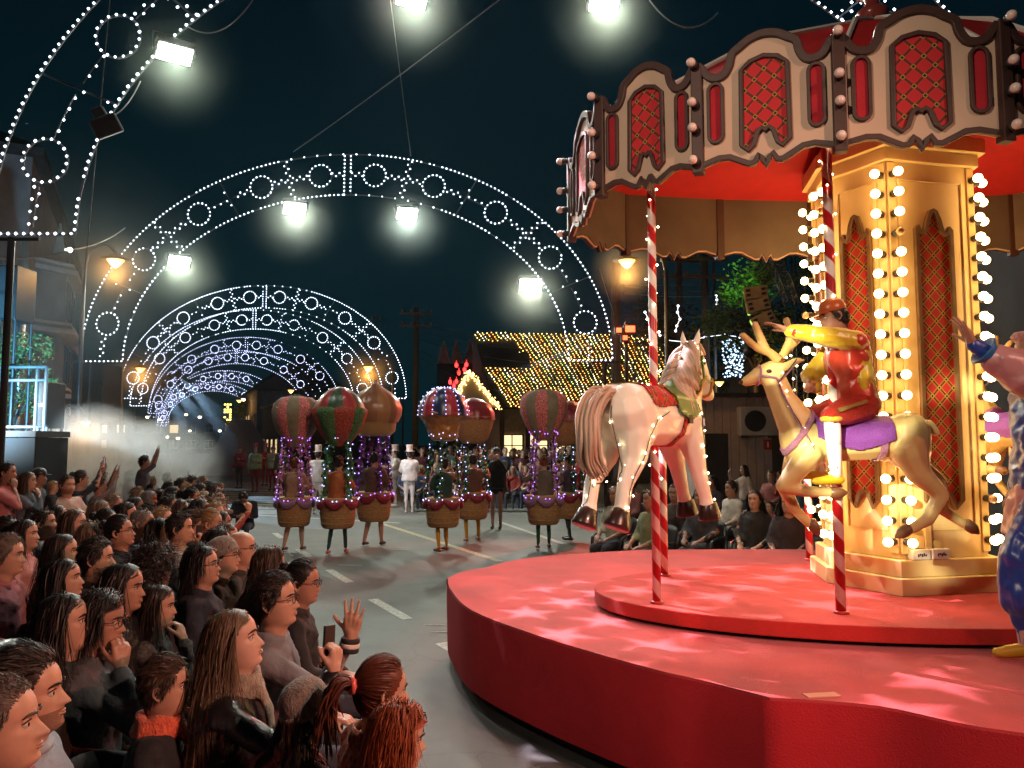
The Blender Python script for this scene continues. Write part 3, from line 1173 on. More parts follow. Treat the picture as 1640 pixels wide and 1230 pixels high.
def arch(label, cx, base_y, k, Y, bulb_m, br, step, rot=0.0):
    """k: size of the arch in photograph pixels relative to the second arch; Y its distance"""
    s = k * Y / FPX
    c = at(cx, base_y, Y)
    e = empty('light_arch', (c.x, c.y, 0), rot, label, 'light arch', 'arches of light over the street')
    OA, OB, IA, IB = 430 * s, 341 * s, 360 * s, 273 * s
    MA, MB_ = (OA + IA) / 2, (OB + IB) / 2
    z0 = c.z
    fr, bl = MB(), MB()

    def ell(a, b, t):
        return Vector((-a * math.cos(t), 0, z0 + b * math.sin(t)))

    def line(pts, st=step, tube=True, closed=False, wob=0.0, skip=None, r=.018):
        if tube:
            fr.tube(pts, r, 5, closed=closed)
        P = [Vector(p) for p in pts]
        if closed:
            P.append(P[0])
        acc, nxt, i = 0.0, st * .5, 0
        for a, b in zip(P, P[1:]):
            L = (b - a).length
            while nxt <= acc + L:
                q = a.lerp(b, (nxt - acc) / L)
                i += 1
                nxt += st
                if (skip and skip(i)) or rng.random() < .03:
                    continue
                d = (b - a).normalized()
                n = Vector((-d.z, 0, d.x)) * (wob * (1 if i % 2 else -1))
                bl.octa(q + n + Vector((0, -.035, 0)), br * rng.uniform(.85, 1.1))
            acc += L

    for A_, B_ in ((OA, OB), (IA, IB)):
        N = 80
        line([ell(A_, B_, PI * i / N) for i in range(N + 1)], skip=lambda i: (i // 23) % 5 == 3 and i % 3)
    for sgn_ in (0, 1):
        T = (lambda d: R(d)) if sgn_ == 0 else (lambda d: PI - R(d))
        line([ell(OA, OB, T(.0)), ell(IA, IB, T(.0))])
        prev = T(0)
        for ci, d in enumerate((11.5, 33, 52, 69, 83.5)):
            q = ell(MA, MB_, T(d))
            rr = 18.5 * s
            line([q + Vector((rr * math.cos(2 * PI * i / 20), 0, rr * math.sin(2 * PI * i / 20))) for i in range(20)], 2 * PI * rr / 17, closed=True)
        for di, d in enumerate((23.5, 42, 60.5, 76)):
            a, b = ell(OA, OB, T(d)), ell(IA, IB, T(d))
            line([a, b], step * .85, wob=.055 if di % 2 else .03, skip=(None if di % 2 else (lambda i: i % 4)))
        for d0, d1 in ((1, 7.5), (15, 22.5), (24.5, 29.5), (36.5, 41.5), (42.5, 48.5), (55, 60), (61.5, 66), (72, 75.5), (76.5, 80.5), (86, 89)):
            line([ell(MA, MB_, T(d0 + (d1 - d0) * i / 5)) for i in range(6)], step * .8, wob=.05, r=.012, skip=(lambda i: i % 2) if d0 in (15, 24.5, 55) else None)
    for dxx in (-.10, .10):
        line([ell(OA, OB, PI / 2) + Vector((dxx, 0, 0)), ell(IA, IB, PI / 2) + Vector((dxx, 0, 0))], step * .9)
    fr.build('frame', FRAMEM, e)
    stuff(bl.build('bulbs', bulb_m, e))
    for sx in (-1, 1):
        m_ = (OA + IA) / 2 * sx
        q = MB()
        q.cyl((m_ * 1.06, .2, 0), (m_ * 1.06, .2, z0), .055, n=8)
        q.cyl((m_ * 1.06 - .45, .2, z0 - .03), (m_ * 1.06 + .45, .2, z0 - .03), .03, n=6)
        q.build('support_post', BLACKM, e)
    return e


NEAR = emit('bulb_white', (.80, .88, 1.0), 7)
NEAR2 = emit('bulb_white_small', (.78, .86, 1.0), 7)
MIDB = emit('bulb_ice', (.70, .78, 1.0), 7.5)
FARB = emit('bulb_violet', (.58, .64, 1.0), 6.0)
arch('great arch of white bulbs reaching over the carousel roof', 828, 375, 2.0, 12.0, NEAR, .026, .125)
arch('second arch of white bulbs, carrying four floodlights', 552, 578, 1.0, 24.0, NEAR2, .026, .14, R(-1))
arch('third arch of bulbs, framing the smaller arches behind', 420, 638, .537, 44.7, MIDB, .032, .16)
arch('fourth arch of bulbs, just inside the third', 404, 650, .455, 53, MIDB, .033, .175)
arch('fifth arch of bluish bulbs down the street', 392, 662, .36, 67, FARB, .036, .21)
arch('sixth arch of bluish bulbs down the street', 376, 668, .315, 76, FARB, .040, .24)
arch('seventh arch of violet bulbs down the street', 358, 677, .245, 98, FARB, .05, .30)
arch('smallest arch of violet bulbs at the end of the row', 340, 682, .205, 117, FARB, .058, .36)

# ------------------------------------------------------------------ floodlights on the arches
FLOODG = emit('flood_glow', (1.0, 1.0, .88), 60)


def flood(label, px, py, Y, w, watts, aim, size=115):
    p = at(px, py, Y)
    e = empty('floodlight', p, 0, label, 'floodlight', 'floodlights on the arches')
    d = (Vector(aim) - p).normalized()
    e.rotation_euler = d.to_track_quat('-Z', 'Y').to_euler()
    q = MB()
    q.box((0, 0, .10), (w * 1.15, w * .8, .14))
    q.build('housing', FIX, e, bevel=.02)
    q = MB()
    q.box((0, 0, .018), (w, w * .62, .02))
    q.build('lens', FLOODG, e)
    q = MB()
    for sx in (-1, 1):
        q.box((sx * w * .62, 0, .22), (.03, .06, .36))
    q.box((0, 0, .40), (w * 1.27, .06, .03))
    q.build('yoke', BLACKM, e)
    s = spot('floodlight_beam', p + d * .02, aim, watts, (.94, 1.0, .86), size, .75, .18)
    return e


FL = 1200
flood('floodlight low on the great arch, beside its row of hanging bulbs', 280, 88, 12, .50, FL * .45, (-3.5, 9, 0), 120)
flood('floodlight at the crown of the great arch over the street', 660, -2, 12, .46, FL * .8, (.5, 6.5, .6), 115)
flood('floodlight on the great arch beside the carousel roof', 968, 4, 12, .46, FL * 1.1, (2.0, 5.6, .6), 110)
flood('floodlight on the second arch beside the amber street lamp', 287, 420, 24, .60, FL * 1.1, (-6.0, 17, 0), 125)
flood('floodlight on the second arch above the pink balloon', 472, 335, 24, .64, FL * 1.5, (-3.5, 15.5, 0), 125)
flood('floodlight on the second arch near the hanging wire', 652, 343, 24, .60, FL * 1.5, (-.5, 15.5, 0), 125)
flood('floodlight on the second arch above the striped balloon', 850, 457, 24, .66, FL * 1.2, (1.0, 16, 0), 125)
q = MB()
q.box((0, 0, .1), (.42, .3, .3))
q.box((0, 0, .3), (.2, .2, .2))
o = tag(q.build('broken_fixture', mat('dusty_black', (.03, .03, .03), .6), bevel=.03), 'unlit black lamp housing hanging from the great arch', 'lamp')
o.location = at(176, 212, 12)
o.rotation_euler = (R(20), R(-28), R(15))

# ------------------------------------------------------------------ amber street lamps
AMBER = emit('amber_glow', (1.0, .42, .06), 1.5)


def street_lamp(label, px, py, Y, watts, k=1.0, polex=None):
    p = at(px, py, Y)
    e = empty('street_lamp', (p.x, p.y, 0), 0, label, 'street lamp', 'amber street lamps')
    q = MB()
    q.lathe([(.02, p.z - .19 * k), (.10 * k, p.z - .13 * k), (.2 * k, p.z), (.21 * k, p.z + .01)], 16)
    q.build('bowl', AMBER, e, True)
    q = MB()
    q.lathe([(.36 * k, p.z + .015), (.25 * k, p.z + .06), (.1 * k, p.z + .13 * k), (.04, p.z + .2 * k)], 16)
    q.build('hood', BLACKM, e, True)
    s = 1 if polex is None else polex
    q = MB()
    q.tube(smooth_curve([(0, 0, p.z + .18), (.3 * s, .1, p.z + .42), (.8 * s, .3, p.z + .3), (1.0 * s, .4, p.z - .2)], 4), .03, 7)
    q.build('arm', BLACKM, e, True)
    q = MB()
    q.cyl((1.0 * s, .4, 0), (1.0 * s, .4, p.z - .1), .07, .05, 9)
    q.build('post', BLACKM, e, True)
    point('lamp_light', p - Vector((0, 0, .42 * k)), watts, (1.0, .48, .12), .15)
    return e


street_lamp('amber street lamp in front of the second arch, above the speaker stack', 185, 417, 19, 120, 1.0, -1)
street_lamp('amber street lamp at the foot of the third arch, above the smoke', 225, 590, 34, 120, 1.0, -1)
street_lamp('amber street lamp between the third arch and the onion balloon', 590, 588, 33, 160, 1.0, 1)
street_lamp('amber street lamp hanging beside the carousel canopy and striped pole', 1004, 418, 18, 160, .95, 1)
street_lamp('amber street lamp glowing low within the drifting smoke', 137, 677, 18.8, 110, .55, -1)
street_lamp('dim amber street lamp behind the horse muzzle', 1152, 612, 24, 60, .7, 1)
street_lamp('distant amber street lamp past the strawberry pink balloon', 466, 625, 60, 100, 1.2, 1)
street_lamp('distant amber street lamp under the smallest arch', 383, 641, 80, 100, 1.4, 1)

# red stage lamps on their stand
RL = emit('red_lamp_glow', (1.0, .06, .02), 5)
p0 = at(1006, 700, 21)
st = empty('red_stage_lamp', (p0.x, 21, 0), 0, 'bright red stage lamp cluster on a black stand behind the horse', 'stage lamp')
for (x, y, w, h) in ((1009, 527, .26, .17), (991, 529, .14, .12), (1001, 541, .12, .12)):
    p = at(x, y, 21) - Vector((p0.x, 21, 0))
    q = MB()
    q.box((p.x, .1, p.z), (w + .08, .22, h + .08))
    o = q.build('housing', BLACKM, st)
    q = MB()
    q.box((p.x, -.03, p.z), (w, .02, h))
    q.build('lens', RL, o)
q = MB()
q.cyl((0, .15, 0), (0, .15, at(1006, 515, 21).z), .05, n=8)
q.build('stand', BLACKM, st)
spot('red_stage_beam', at(1006, 527, 20.8), (-3.0, 7.0, 1.0), 2600, (1.0, .10, .06), 60, .6, .2)

# theatre projectors above and behind the camera (they light the show; a few are added fill)
def projector(label, loc, aim, watts, col, size, blend=.3, radius=.03):
    e = empty('stage_projector', loc, 0, label, 'stage lamp', 'stage projectors behind the spectators')
    d = (Vector(aim) - Vector(loc)).normalized()
    e.rotation_euler = d.to_track_quat('-Z', 'Y').to_euler()
    q = MB()
    q.lathe([(.10, .05), (.14, .08), (.15, .4), (.10, .46)], 16)
    q.build('barrel', BLACKM, e, True)
    q = MB()
    q.box((0, 0, .3), (.42, .06, .06))
    q.cyl((0, 0, .3), (0, .3, .5), .03, n=8)
    q.build('yoke', BLACKM, e)
    return spot('projector_beam', Vector(loc) + d * .06, aim, watts, col, size, blend, radius)


g1 = projector('star projector high over the spectators', (-3.0, 9.6, 8.8), (2.3, 5.1, .75), 17000, (1.0, .80, .95), 26.5, .18, .02)
stars_gobo(g1, 19.0, .36, (.3, .2))
projector('rosy wash projector on the crown of the great arch', (-2.4, 12.2, 10.6), (1.6, 5.2, .7), 2600, (1.0, .62, .62), 34, .6, .2)
g2 = projector('star projector low behind the spectators', (-2.2, -.4, 3.4), (2.35, 5.3, 1.95), 7000, (1.0, .93, .62), 13, .3, .02)
stars_gobo(g2, 8.5, .46, (.55, .35))
projector('warm front projector behind the spectators', (-3.2, -1.0, 5.6), (1.9, 5.2, 3.0), 1050, (1.0, .78, .60), 54, .9, .2)
projector('red wash projector over the carousel side', (5.2, -.6, 4.4), (-2.2, 4.5, 1.0), 1150, (1.0, .20, .11), 70, .9, .06)
projector('warm white wash projector over the carousel side', (4.6, .4, 5.2), (-2.4, 5.0, 1.0), 1000, (1.0, .74, .55), 70, .9, .05)
projector('cold blue beam lamp by the pink bay house', (-9.5, 12.0, 2.6), (-19.0, 34.0, 6.5), 7000, (.16, .60, 1.0), 66, .8, .2)
projector('white follow spot on the crown of the great arch', (-4.6, 12.4, 10.8), (-2.9, 21.0, 1.2), 5200, (1.0, .86, .82), 15, .5, .1)
projector('added cool white lamp brightening the smoke by the stage deck', (-12.0, 13.6, 3.2), (-8.7, 17.6, 1.7), 6500, (.80, .95, 1.0), 46, .7, .15)  # added out of view to make the smoke whiter
projector('added warm projector brightening the balloon performers', (3.4, 1.4, 9.4), (-1.8, 14.4, 1.2), 1900, (1.0, .78, .60), 28, .6, .15)  # added fill for the fronts of the backlit balloon performers
projector('added low pink projector brightening the stage skirt', (3.5, -1.5, 4.2), (1.3, 3.4, .4), 420, (1.0, .55, .52), 36, .6, .2)  # added fill to lift the dark skirt of the stage
projector('green beam lamp under the hanging speakers', (6.4, 20.6, 4.6), (7.4, 23.4, 7.3), 500, (.35, 1.0, .15), 40, .5, .05)

# moving heads that draw pale beams through the mist
for k, (x0, y0, Y, tx, ty, tY, w) in enumerate(((272, 606, 40, 330, 690, 30, 900), (286, 602, 40, 352, 668, 31, 900), (262, 618, 40, 306, 706, 30, 800), (300, 612, 41, 362, 700, 33, 700), (975, 538, 29, 800, 606, 30, 1500))):
    a_, b_ = at(x0, y0, Y), at(tx, ty, tY)
    projector('beam lamp %s' % ('clamped to the fourth arch over the smoke' if k < 4 else 'beside the second arch foot, crossing the lit roof'), a_, b_, w * 14, (.50, .75, 1.0), 4.5, .3, .04)
# ------------------------------------------------------------------ carousel
from mathutils.bvhtree import BVHTree
T0, TB, T2, HB = .712, .13, .84, 3.72


def plaid(name, k, red=(.50, .012, .014), line=(.012, .02, .008), gold=(.55, .36, .05), gw=.07, gl=.06):
    m = mat(name, red, .75)
    nt = m.node_tree
    b = nt.nodes['Principled BSDF']
    v = objvec(nt)
    s = nt.nodes.new('ShaderNodeSeparateXYZ')
    nt.links.new(v, s.inputs[0])
    p = nmath(nt, 'MULTIPLY', nmath(nt, 'ADD', s.outputs[0], s.outputs[2]), k)
    q = nmath(nt, 'MULTIPLY', nmath(nt, 'SUBTRACT', s.outputs[0], s.outputs[2]), k)
    fp, fq = nmath(nt, 'FRACT', p), nmath(nt, 'FRACT', q)

    def band(f, a, w):
        return nmath(nt, 'LESS_THAN', nmath(nt, 'ABSOLUTE', nmath(nt, 'SUBTRACT', f, a)), w)
    dp, dq = band(fp, .5, .095), band(fq, .5, .095)
    gp = nmath(nt, 'ADD', band(fp, .38, gw / 2), band(fp, .62, gw / 2), clamp=True)
    gq = nmath(nt, 'ADD', band(fq, .38, gw / 2), band(fq, .62, gw / 2), clamp=True)
    weave = nnoise(nt, v, 260, 2)
    c = nmix(nt, nmath(nt, 'MULTIPLY', nmath(nt, 'ADD', dp, dq, clamp=True), .82), red, line)
    c = nmix(nt, nmath(nt, 'MULTIPLY', nmath(nt, 'MULTIPLY', gp, dq), .9), c, gold)
    c = nmix(nt, nmath(nt, 'MULTIPLY', nmath(nt, 'MULTIPLY', gq, dp), .9), c, gold)
    c = nmix(nt, nmath(nt, 'MULTIPLY', nmath(nt, 'ADD', gp, gq, clamp=True), gl), c, gold)
    c = nmix(nt, nmath(nt, 'MULTIPLY', nmath(nt, 'MULTIPLY', dp, dq), .9), c, (.006, .008, .005))
    c = nmix(nt, nmath(nt, 'MULTIPLY', weave, .3), c, (.08, .01, .01))
    nt.links.new(c, b.inputs['Base Color'])
    return m


def candy():
    m = mat('candy_stripe', (.7, .7, .68), .35, coat=.3)
    nt = m.node_tree
    b = nt.nodes['Principled BSDF']
    v = objvec(nt)
    s = nt.nodes.new('ShaderNodeSeparateXYZ')
    nt.links.new(v, s.inputs[0])
    a = nmath(nt, 'DIVIDE', nmath(nt, 'ARCTAN2', s.outputs[1], s.outputs[0]), 2 * PI)
    f = nmath(nt, 'FRACT', nmath(nt, 'ADD', a, nmath(nt, 'MULTIPLY', s.outputs[2], 4.6)))
    scuff = nnoise(nt, v, 18, 5, .7)
    red = nmix(nt, nmath(nt, 'MULTIPLY_ADD', scuff, 3, -1.4, clamp=True), (.42, .008, .012), (.30, .02, .02))
    wht = nmix(nt, nmath(nt, 'MULTIPLY_ADD', scuff, 3, -1.5, clamp=True), (.72, .70, .66), (.52, .47, .42))
    nt.links.new(nmix(nt, nmath(nt, 'GREATER_THAN', f, .5), wht, red), b.inputs['Base Color'])
    return m


FELT = mat('red_stage_felt', (.50, .040, .048), .9, bump=.6, bscale=160, var=.30, vscale=1.4, sheen=.15)
FELT2 = mat('deep_red_felt', (.46, .018, .014), .9, bump=.6, bscale=160, var=.26, vscale=1.8, sheen=.1)
FELTS = mat('red_skirt_felt', (.46, .010, .018), .92, bump=.5, bscale=120, var=.14, vscale=2.0)
CREAM = mat('cream_painted_wood', (.78, .57, .26), .5, bump=.12, bscale=14, var=.07, vscale=3, stretch=(2, 2, .5))
PANEL = mat('panel_pink_cream', (.60, .42, .30), .65, bump=.12, bscale=20, var=.08, vscale=2.5)
PBACK = mat('panel_back_board', (.115, .085, .062), .75, bump=.2, bscale=14, var=.25, vscale=2)
BROWN = mat('dark_brown_trim', (.055, .022, .016), .55, bump=.2, bscale=30, var=.2)
BRONZE = mat('bronze_frame', (.16, .085, .035), .5, bump=.3, bscale=40, var=.3)
ROOFR = mat('red_roof_cloth', (.42, .010, .010), .7, bump=.2, bscale=12, var=.1)
INSET = mat('red_inset_felt', (.42, .010, .022), .85, bump=.4, bscale=90, var=.12)
PLAIDC = plaid('canopy_plaid', 8.2, (.62, .014, .020))
PLAIDL = plaid('column_plaid', 7.8, (.52, .016, .010), (.02, .03, .008), (.62, .45, .05), .09, .4)
FROST = mat('frosted_bulb', (.80, .62, .55), .3, sss=.2)
BULBON = emit('bulb_warm', (1.0, .60, .22), 24, sample=True)
SOCKET = mat('bulb_socket', (.03, .025, .02), .5)
CANDY = candy()

# stage
P = [onz(x, y, T0).xy for x, y in ((717, 926), (722, 944), (757, 978), (872, 1021), (1038, 1069), (1136, 1092), (1233, 1117))]
seg1 = smooth_curve([tuple(p) for p in P], 5)
P = [onz(x, y, T0).xy for x, y in ((1233, 1117), (1405, 1130), (1640, 1174))] + [Vector((3.4, 3.1)), Vector((4.9, 3.7))]
seg2 = smooth_curve([tuple(p) for p in P], 5)
seg3 = smooth_curve([(4.9, 3.7), (5.9, 4.5), (6.2, 5.9), (5.8, 7.2), (5.1, 8.1)], 5)
P = [Vector((5.1, 8.1)), Vector((4.3, 8.8))] + [onz(x, y, T0).xy for x, y in ((1300, 880), (1100, 880), (1000, 882), (850, 893), (777, 909))]
seg4 = smooth_curve([tuple(p) for p in P], 5)
seg5 = smooth_curve([tuple(onz(x, y, T0).xy) for x, y in ((777, 909), (742, 915), (717, 926))], 5)
outline = seg1[:-1] + seg2[:-1] + seg3[:-1] + seg4[:-1] + seg5[:-1]
cx_ = sum(p[0] for p in outline) / len(outline)
cy_ = sum(p[1] for p in outline) / len(outline)
stg = empty('carousel_stage', (0, 0, 0), 0, 'low wavy edged stage covered in red felt under the carousel', 'stage')
top = MB()
top.slab(outline, T0 - .03, T0)
top.build('deck', FELT, stg)
sk = MB()
n = len(outline)
sk.add([(x, y, TB) for x, y in outline] + [(x, y, T0 - .012) for x, y in outline], [(i, (i + 1) % n, (i + 1) % n + n, i + n) for i in range(n)])
sk.V = [((x - cx_) * (1.004 if z > .5 else 1.0) + cx_, (y - cy_) * (1.004 if z > .5 else 1.0) + cy_, z) for x, y, z in sk.V]
sk.build('skirt', FELTS, stg, True)
bs = MB()
bs.slab([((x - cx_) * .93 + cx_, (y - cy_) * .93 + cy_) for x, y in outline], .002, T0 - .05)
bs.build('base', BLACKM, stg)
tape = onz(1316, 1114, T0)
tp = MB()
tp.box((tape.x, tape.y, T0 + .003), (.17, .06, .004), None, .15)
tp.build('tape_patch', mat('masking_tape', (.62, .32, .22), .7), stg)

CX, CY = 2.9, 5.95
car = empty('carousel', (CX, CY, 0), 0, 'oval fairground carousel with cream column, tartan panels and candy striped poles', 'carousel')
CI = Vector((CX, CY, 0))
ell = [(2.27 * math.cos(2 * PI * i / 96), 1.24 * math.sin(2 * PI * i / 96)) for i in range(96)]
d = MB()
d.slab(ell, T0 + .03, T2)
d.build('turntable', FELT2, car, bevel=.008)
d = MB()
d.slab([(x * .95, y * .93) for x, y in ell], T0 + .001, T0 + .031)
d.build('turntable_base', BLACKM, car)

# column
hexo = [Vector(p) - CI.xy for p in ((2.83, 5.67), (3.74, 5.87), (3.79, 6.52), (3.30, 6.95), (2.62, 6.86), (2.51, 6.24))]
hc = sum(hexo, Vector((0, 0))) / 6


def hexa(k):
    return [tuple((p - hc) * k + hc) for p in hexo]


for nm, k, z0, z1 in (('plinth', 1.0, T2, T2 + .125), ('plinth', .93, T2 + .126, T2 + .25), ('column', .83, T2 + .25, 4.46), ('capital', .90, 4.12, 4.22), ('capital', .97, 4.221, 4.34)):
    q = MB()
    q.slab(hexa(k), z0, z1)
    q.build(nm, CREAM, car, bevel=.006)
hx = [Vector(p) for p in hexa(.832)]
def bulb_mesh(name, m, r, dist):
    q_ = MB()
    q_.ball((0, 0, dist), r, 14, 10)
    q_.cur = 1
    q_.lathe([(.022, 0), (.026, .01), (.020, .022), (.028, .026), (.026, dist - r * .75)], 10)
    return q_.mesh(name, [m, SOCKET], True)


bulb_me = bulb_mesh('bulb', BULBON, .034, .078)
off_me = bulb_mesh('bulb_off', mat('clear_bulb', (.75, .5, .25), .1, coat=.5), .032, .078)
frost_me = bulb_mesh('frosted_bulb', FROST, .030, .065)


def put_bulb(me, p, nrm_, parent, dist=None):
    return link('bulb', me, parent, dirframe(nrm_, p))


arch_top = [(-.155, 3.60), (-.15, 3.62), (-.125, 3.575), (-.10, 3.56), (-.075, 3.59), (-.05, 3.68), (-.02, 3.74), (0, 3.75), (.02, 3.74), (.05, 3.68), (.075, 3.59), (.10, 3.56), (.125, 3.575), (.15, 3.62), (.155, 3.60)]
for fi in range(6):
    a, b = hx[fi], hx[(fi + 1) % 6]
    L = (b - a).length
    dx_ = Vector(((b - a).x, (b - a).y, 0)).normalized()
    ny = Vector((dx_.y, -dx_.x, 0))
    M_ = frame(dx_, ny, Vector((0, 0, 1)), (*((a + b) / 2), 0))
    face = link('column_face', None, car, M_)
    ew = .055
    q = MB()
    for s in (-1, 1):
        q.box((s * (L / 2 - ew / 2 - .004), .010, 2.62), (ew, .016, 2.98))
    q.build('edge_board', CREAM, face, bevel=.003)
    q = MB()
    q.strip([(-L / 2 + .10, 1.30), (L / 2 - .10, 1.30), (L / 2 - .10, 3.98), (-L / 2 + .10, 3.98)], .035, 0.0, .014, closed=True)
    q.build('moulding', CREAM, face, bevel=.004)
    if L < .2:
        continue
    kx = min(1.0, (L - .26) / .36)
    pts = [(x * kx, z) for x, z in arch_top] + [(.155 * kx, 1.52), (.10 * kx, 1.46), (.05 * kx, 1.56), (0, 1.58), (-.05 * kx, 1.56), (-.10 * kx, 1.46), (-.155 * kx, 1.52)]
    q = MB()
    q.prism(pts, .002, .012)
    q.build('tartan_inset', PLAIDL, face)
    q = MB()
    q.strip(pts, .032, .002, .034, closed=True)
    q.build('inset_frame', BRONZE, face, bevel=.006)
    for s in (-1, 1):
        for k in range(19):
            z = 1.22 + k * .155
            off = (fi * 37 + k * 11 + (s > 0) * 5) % 23 == 4
            put_bulb(off_me if off else bulb_me, Vector((s * (L / 2 - .030), .018, z)), (0, 1, 0), face)
# switch boxes on the plinth
M0 = frame(Vector(((hx[1] - hx[0]).x, (hx[1] - hx[0]).y, 0)).normalized(), Vector(((hx[1] - hx[0]).y, -(hx[1] - hx[0]).x, 0)).normalized(), Vector((0, 0, 1)), (*hx[0], 0))
for x in (.13, .30):
    q = MB()
    q.box((x, .035, T2 + .29), (.155, .06, .075), M0)
    o = q.build('switch_box', mat('white_box', (.74, .70, .64), .5), car, bevel=.006)
    q = MB()
    for i in range(5):
        q.box((x - .03 + i * .016, .067, T2 + .285 + (i % 2) * .006), (.009, .004, .022 - .008 * (i % 3 == 1)), M0)
    q.build('print', BLACKM, o)
q = MB()
q.box((.22, .018, T2 + .42), (.05, .03, .20), M0)
q.box((.15, .018, T2 + .38), (.07, .02, .09), M0)
q.box((.30, .018, T2 + .35), (.05, .02, .06), M0)
q.build('socket_board', CREAM, car)


# candy striped poles
def candy_pole(px, py, ztop, r=.031, Y=None):
    p = onz(px, py, T2)
    q = MB()
    q.cyl((0, 0, 0), (0, 0, ztop - T2), r, n=20)
    q.lathe([(r * 1.5, 0), (r * 1.5, .012), (r, .02)], 20)
    o = q.build('pole', CANDY, car, True)
    o.location = p - CI
    return p


P1 = candy_pole(1052, 966, 4.25, .030)
P3 = candy_pole(1347, 982, 4.25, .034)
P2 = candy_pole(1064, 922, 2.02, .033)
P4 = candy_pole(1297, 897, 1.66, .034)
p = Vector((4.25, 6.55, T2))
q = MB()
q.cyl((0, 0, 0), (0, 0, 1.1), .032, n=16)
q.build('pole', CANDY, car, True).location = p - CI

# canopy ring
half = [onz(x, y, HB).xy for x, y in ((918, 385), (965, 315), (1120, 278), (1345, 243), (1612, 227))]
ring = [Vector(p) for p in half]
ring[4].x = CX
ring += [Vector((2 * CX - p.x, p.y)) for p in reversed(half[:4])]
ring += [Vector((4.72, 7.12)), Vector((3.8, 7.27)), Vector((2.9, 7.33)), Vector((2.0, 7.27)), Vector((1.08, 7.12))]
ring = [p - CI.xy for p in ring]
PH = .74
TOPP = [(.02, .97), (.05, .93), (.09, .86), (.15, .83), (.21, .85), (.25, .93), (.27, 1.02), (.33, 1.07), (.40, 1.12), (.50, 1.145), (.60, 1.12), (.67, 1.07), (.73, 1.02), (.75, .93), (.79, .85), (.85, .83), (.91, .86), (.95, .93), (.98, .97)]
BOTP = [(.02, .03), (.08, .05), (.16, .075), (.24, .07), (.32, .02), (.38, -.015), (.42, -.01), (.45, .05), (.475, .015), (.5, -.05), (.525, .015), (.55, .05), (.58, -.01), (.62, -.015), (.68, .02), (.76, .07), (.84, .075), (.92, .05), (.98, .03)]
PLD = [(.335, .84), (.40, .905), (.5, .935), (.60, .905), (.665, .84), (.672, .17), (.62, .12), (.585, .16), (.555, .27), (.525, .30), (.5, .275), (.475, .30), (.445, .27), (.415, .16), (.38, .12), (.328, .17)]


def oval(u, L):
    w, z0, z1 = .052 * L, .24 * PH, .77 * PH
    pts = []
    for k in range(9):
        t = PI * k / 8
        pts.append((u * L + w * math.cos(t), z1 - w + w * math.sin(t)))
    for k in range(9):
        t = PI + PI * k / 8
        pts.append((u * L + w * math.cos(t), z0 + w + w * math.sin(t)))
    return pts


nr = len(ring)
for i in range(nr):
    a, b = ring[i], ring[(i + 1) % nr]
    L = (b - a).length
    dx_ = Vector(((b - a).x, (b - a).y, 0)).normalized()
    ny = Vector((dx_.y, -dx_.x, 0))
    M_ = frame(dx_, ny, Vector((0, 0, 1)), (a.x, a.y, HB))
    front = i < 8
    q = MB()
    tpp = [(u * L, v * PH) for u, v in smooth_curve(TOPP, 3)]
    btp = [(u * L, v * PH) for u, v in BOTP]
    q.prism(list(reversed(tpp)) + btp[0:1] + btp[1:], -.006, .018)
    pan = link('canopy_panel', q.mesh('canopy_panel', PANEL), car, M_)
    q = MB()
    q.prism(list(reversed([(x, z - .012) for x, z in tpp])) + [(x, z + .012) for x, z in btp], -.018, -.0062)
    q.build('back_board', PBACK, pan)
    q = MB()
    q.strip([(x, z - .008) for x, z in tpp], .052, .008, .046)
    q.build('top_trim', BROWN, pan, bevel=.006)
    q = MB()
    q.strip([(x, z + .014) for x, z in btp], .036, .008, .044)
    q.build('bottom_trim', BROWN, pan, bevel=.005)
    q = MB()
    q.box((0, .012, PH * .485), (.075, .075, PH * 1.0))
    post = q.build('post', BROWN, pan, bevel=.006)
    if not front:
        continue
    q = MB()
    pl = [(u * L, v * PH) for u, v in PLD]
    q.prism(pl, .019, .026)
    pi_ = q.build('tartan_inset', PLAIDC, pan)
    q = MB()
    q.strip(pl, .030, .019, .046, closed=True)
    q.build('inset_frame', BROWN, pan, bevel=.006)
    for u in (.14, .86):
        ov = oval(u, L)
        q = MB()
        q.prism(ov, .019, .024)
        q.build('oval_inset', INSET, pan)
        q = MB()
        q.strip(ov, .022, .019, .044, closed=True)
        q.build('oval_frame', BROWN, pan, bevel=.004)
    nb_ = (ny + Vector((ring[i - 1] - a).normalized().to_3d()) * 0).normalized()
    for zz in (.08, .37, .60, .96):
        put_bulb(frost_me, Vector((.0, .05, zz * PH)), (-.25, 1, 0), pan, .06)
# ceiling and roof
q = MB()
pts = [(p.x, p.y, 4.285) for p in ring] + [(0, 0, 4.62)]
q.add(pts, [((i + 1) % nr, i, nr) for i in range(nr)])
q.build('ceiling', ROOFR, car)
q = MB()
ro = []
for i in range(nr):
    ro.append((ring[i].x * .97, ring[i].y * .97, HB + PH * .78))
q.add(ro + [(x * .55, y * .55, HB + PH + .45) for x, y, z in ro] + [(0, 0, 5.35)], [(i, (i + 1) % nr, nr + (i + 1) % nr, nr + i) for i in range(nr)] + [(nr + i, nr + (i + 1) % nr, 2 * nr) for i in range(nr)])
rf = q.build('roof', ROOFR, car)
q = MB()
for i in range(0, nr):
    q.tube([Vector(ro[i]) + Vector((0, 0, .02)), (ro[i][0] * .55, ro[i][1] * .55, HB + PH + .47), (0, 0, 5.36)], .02, 6)
q.build('roof_rib', mat('white_braid', (.72, .66, .58), .6), rf)
q = MB()
q.lathe([(.10, 5.33), (.13, 5.40), (.06, 5.46), (.05, 5.5), (.12, 5.56), (.15, 5.66), (.10, 5.78), (.02, 5.84)], 18)
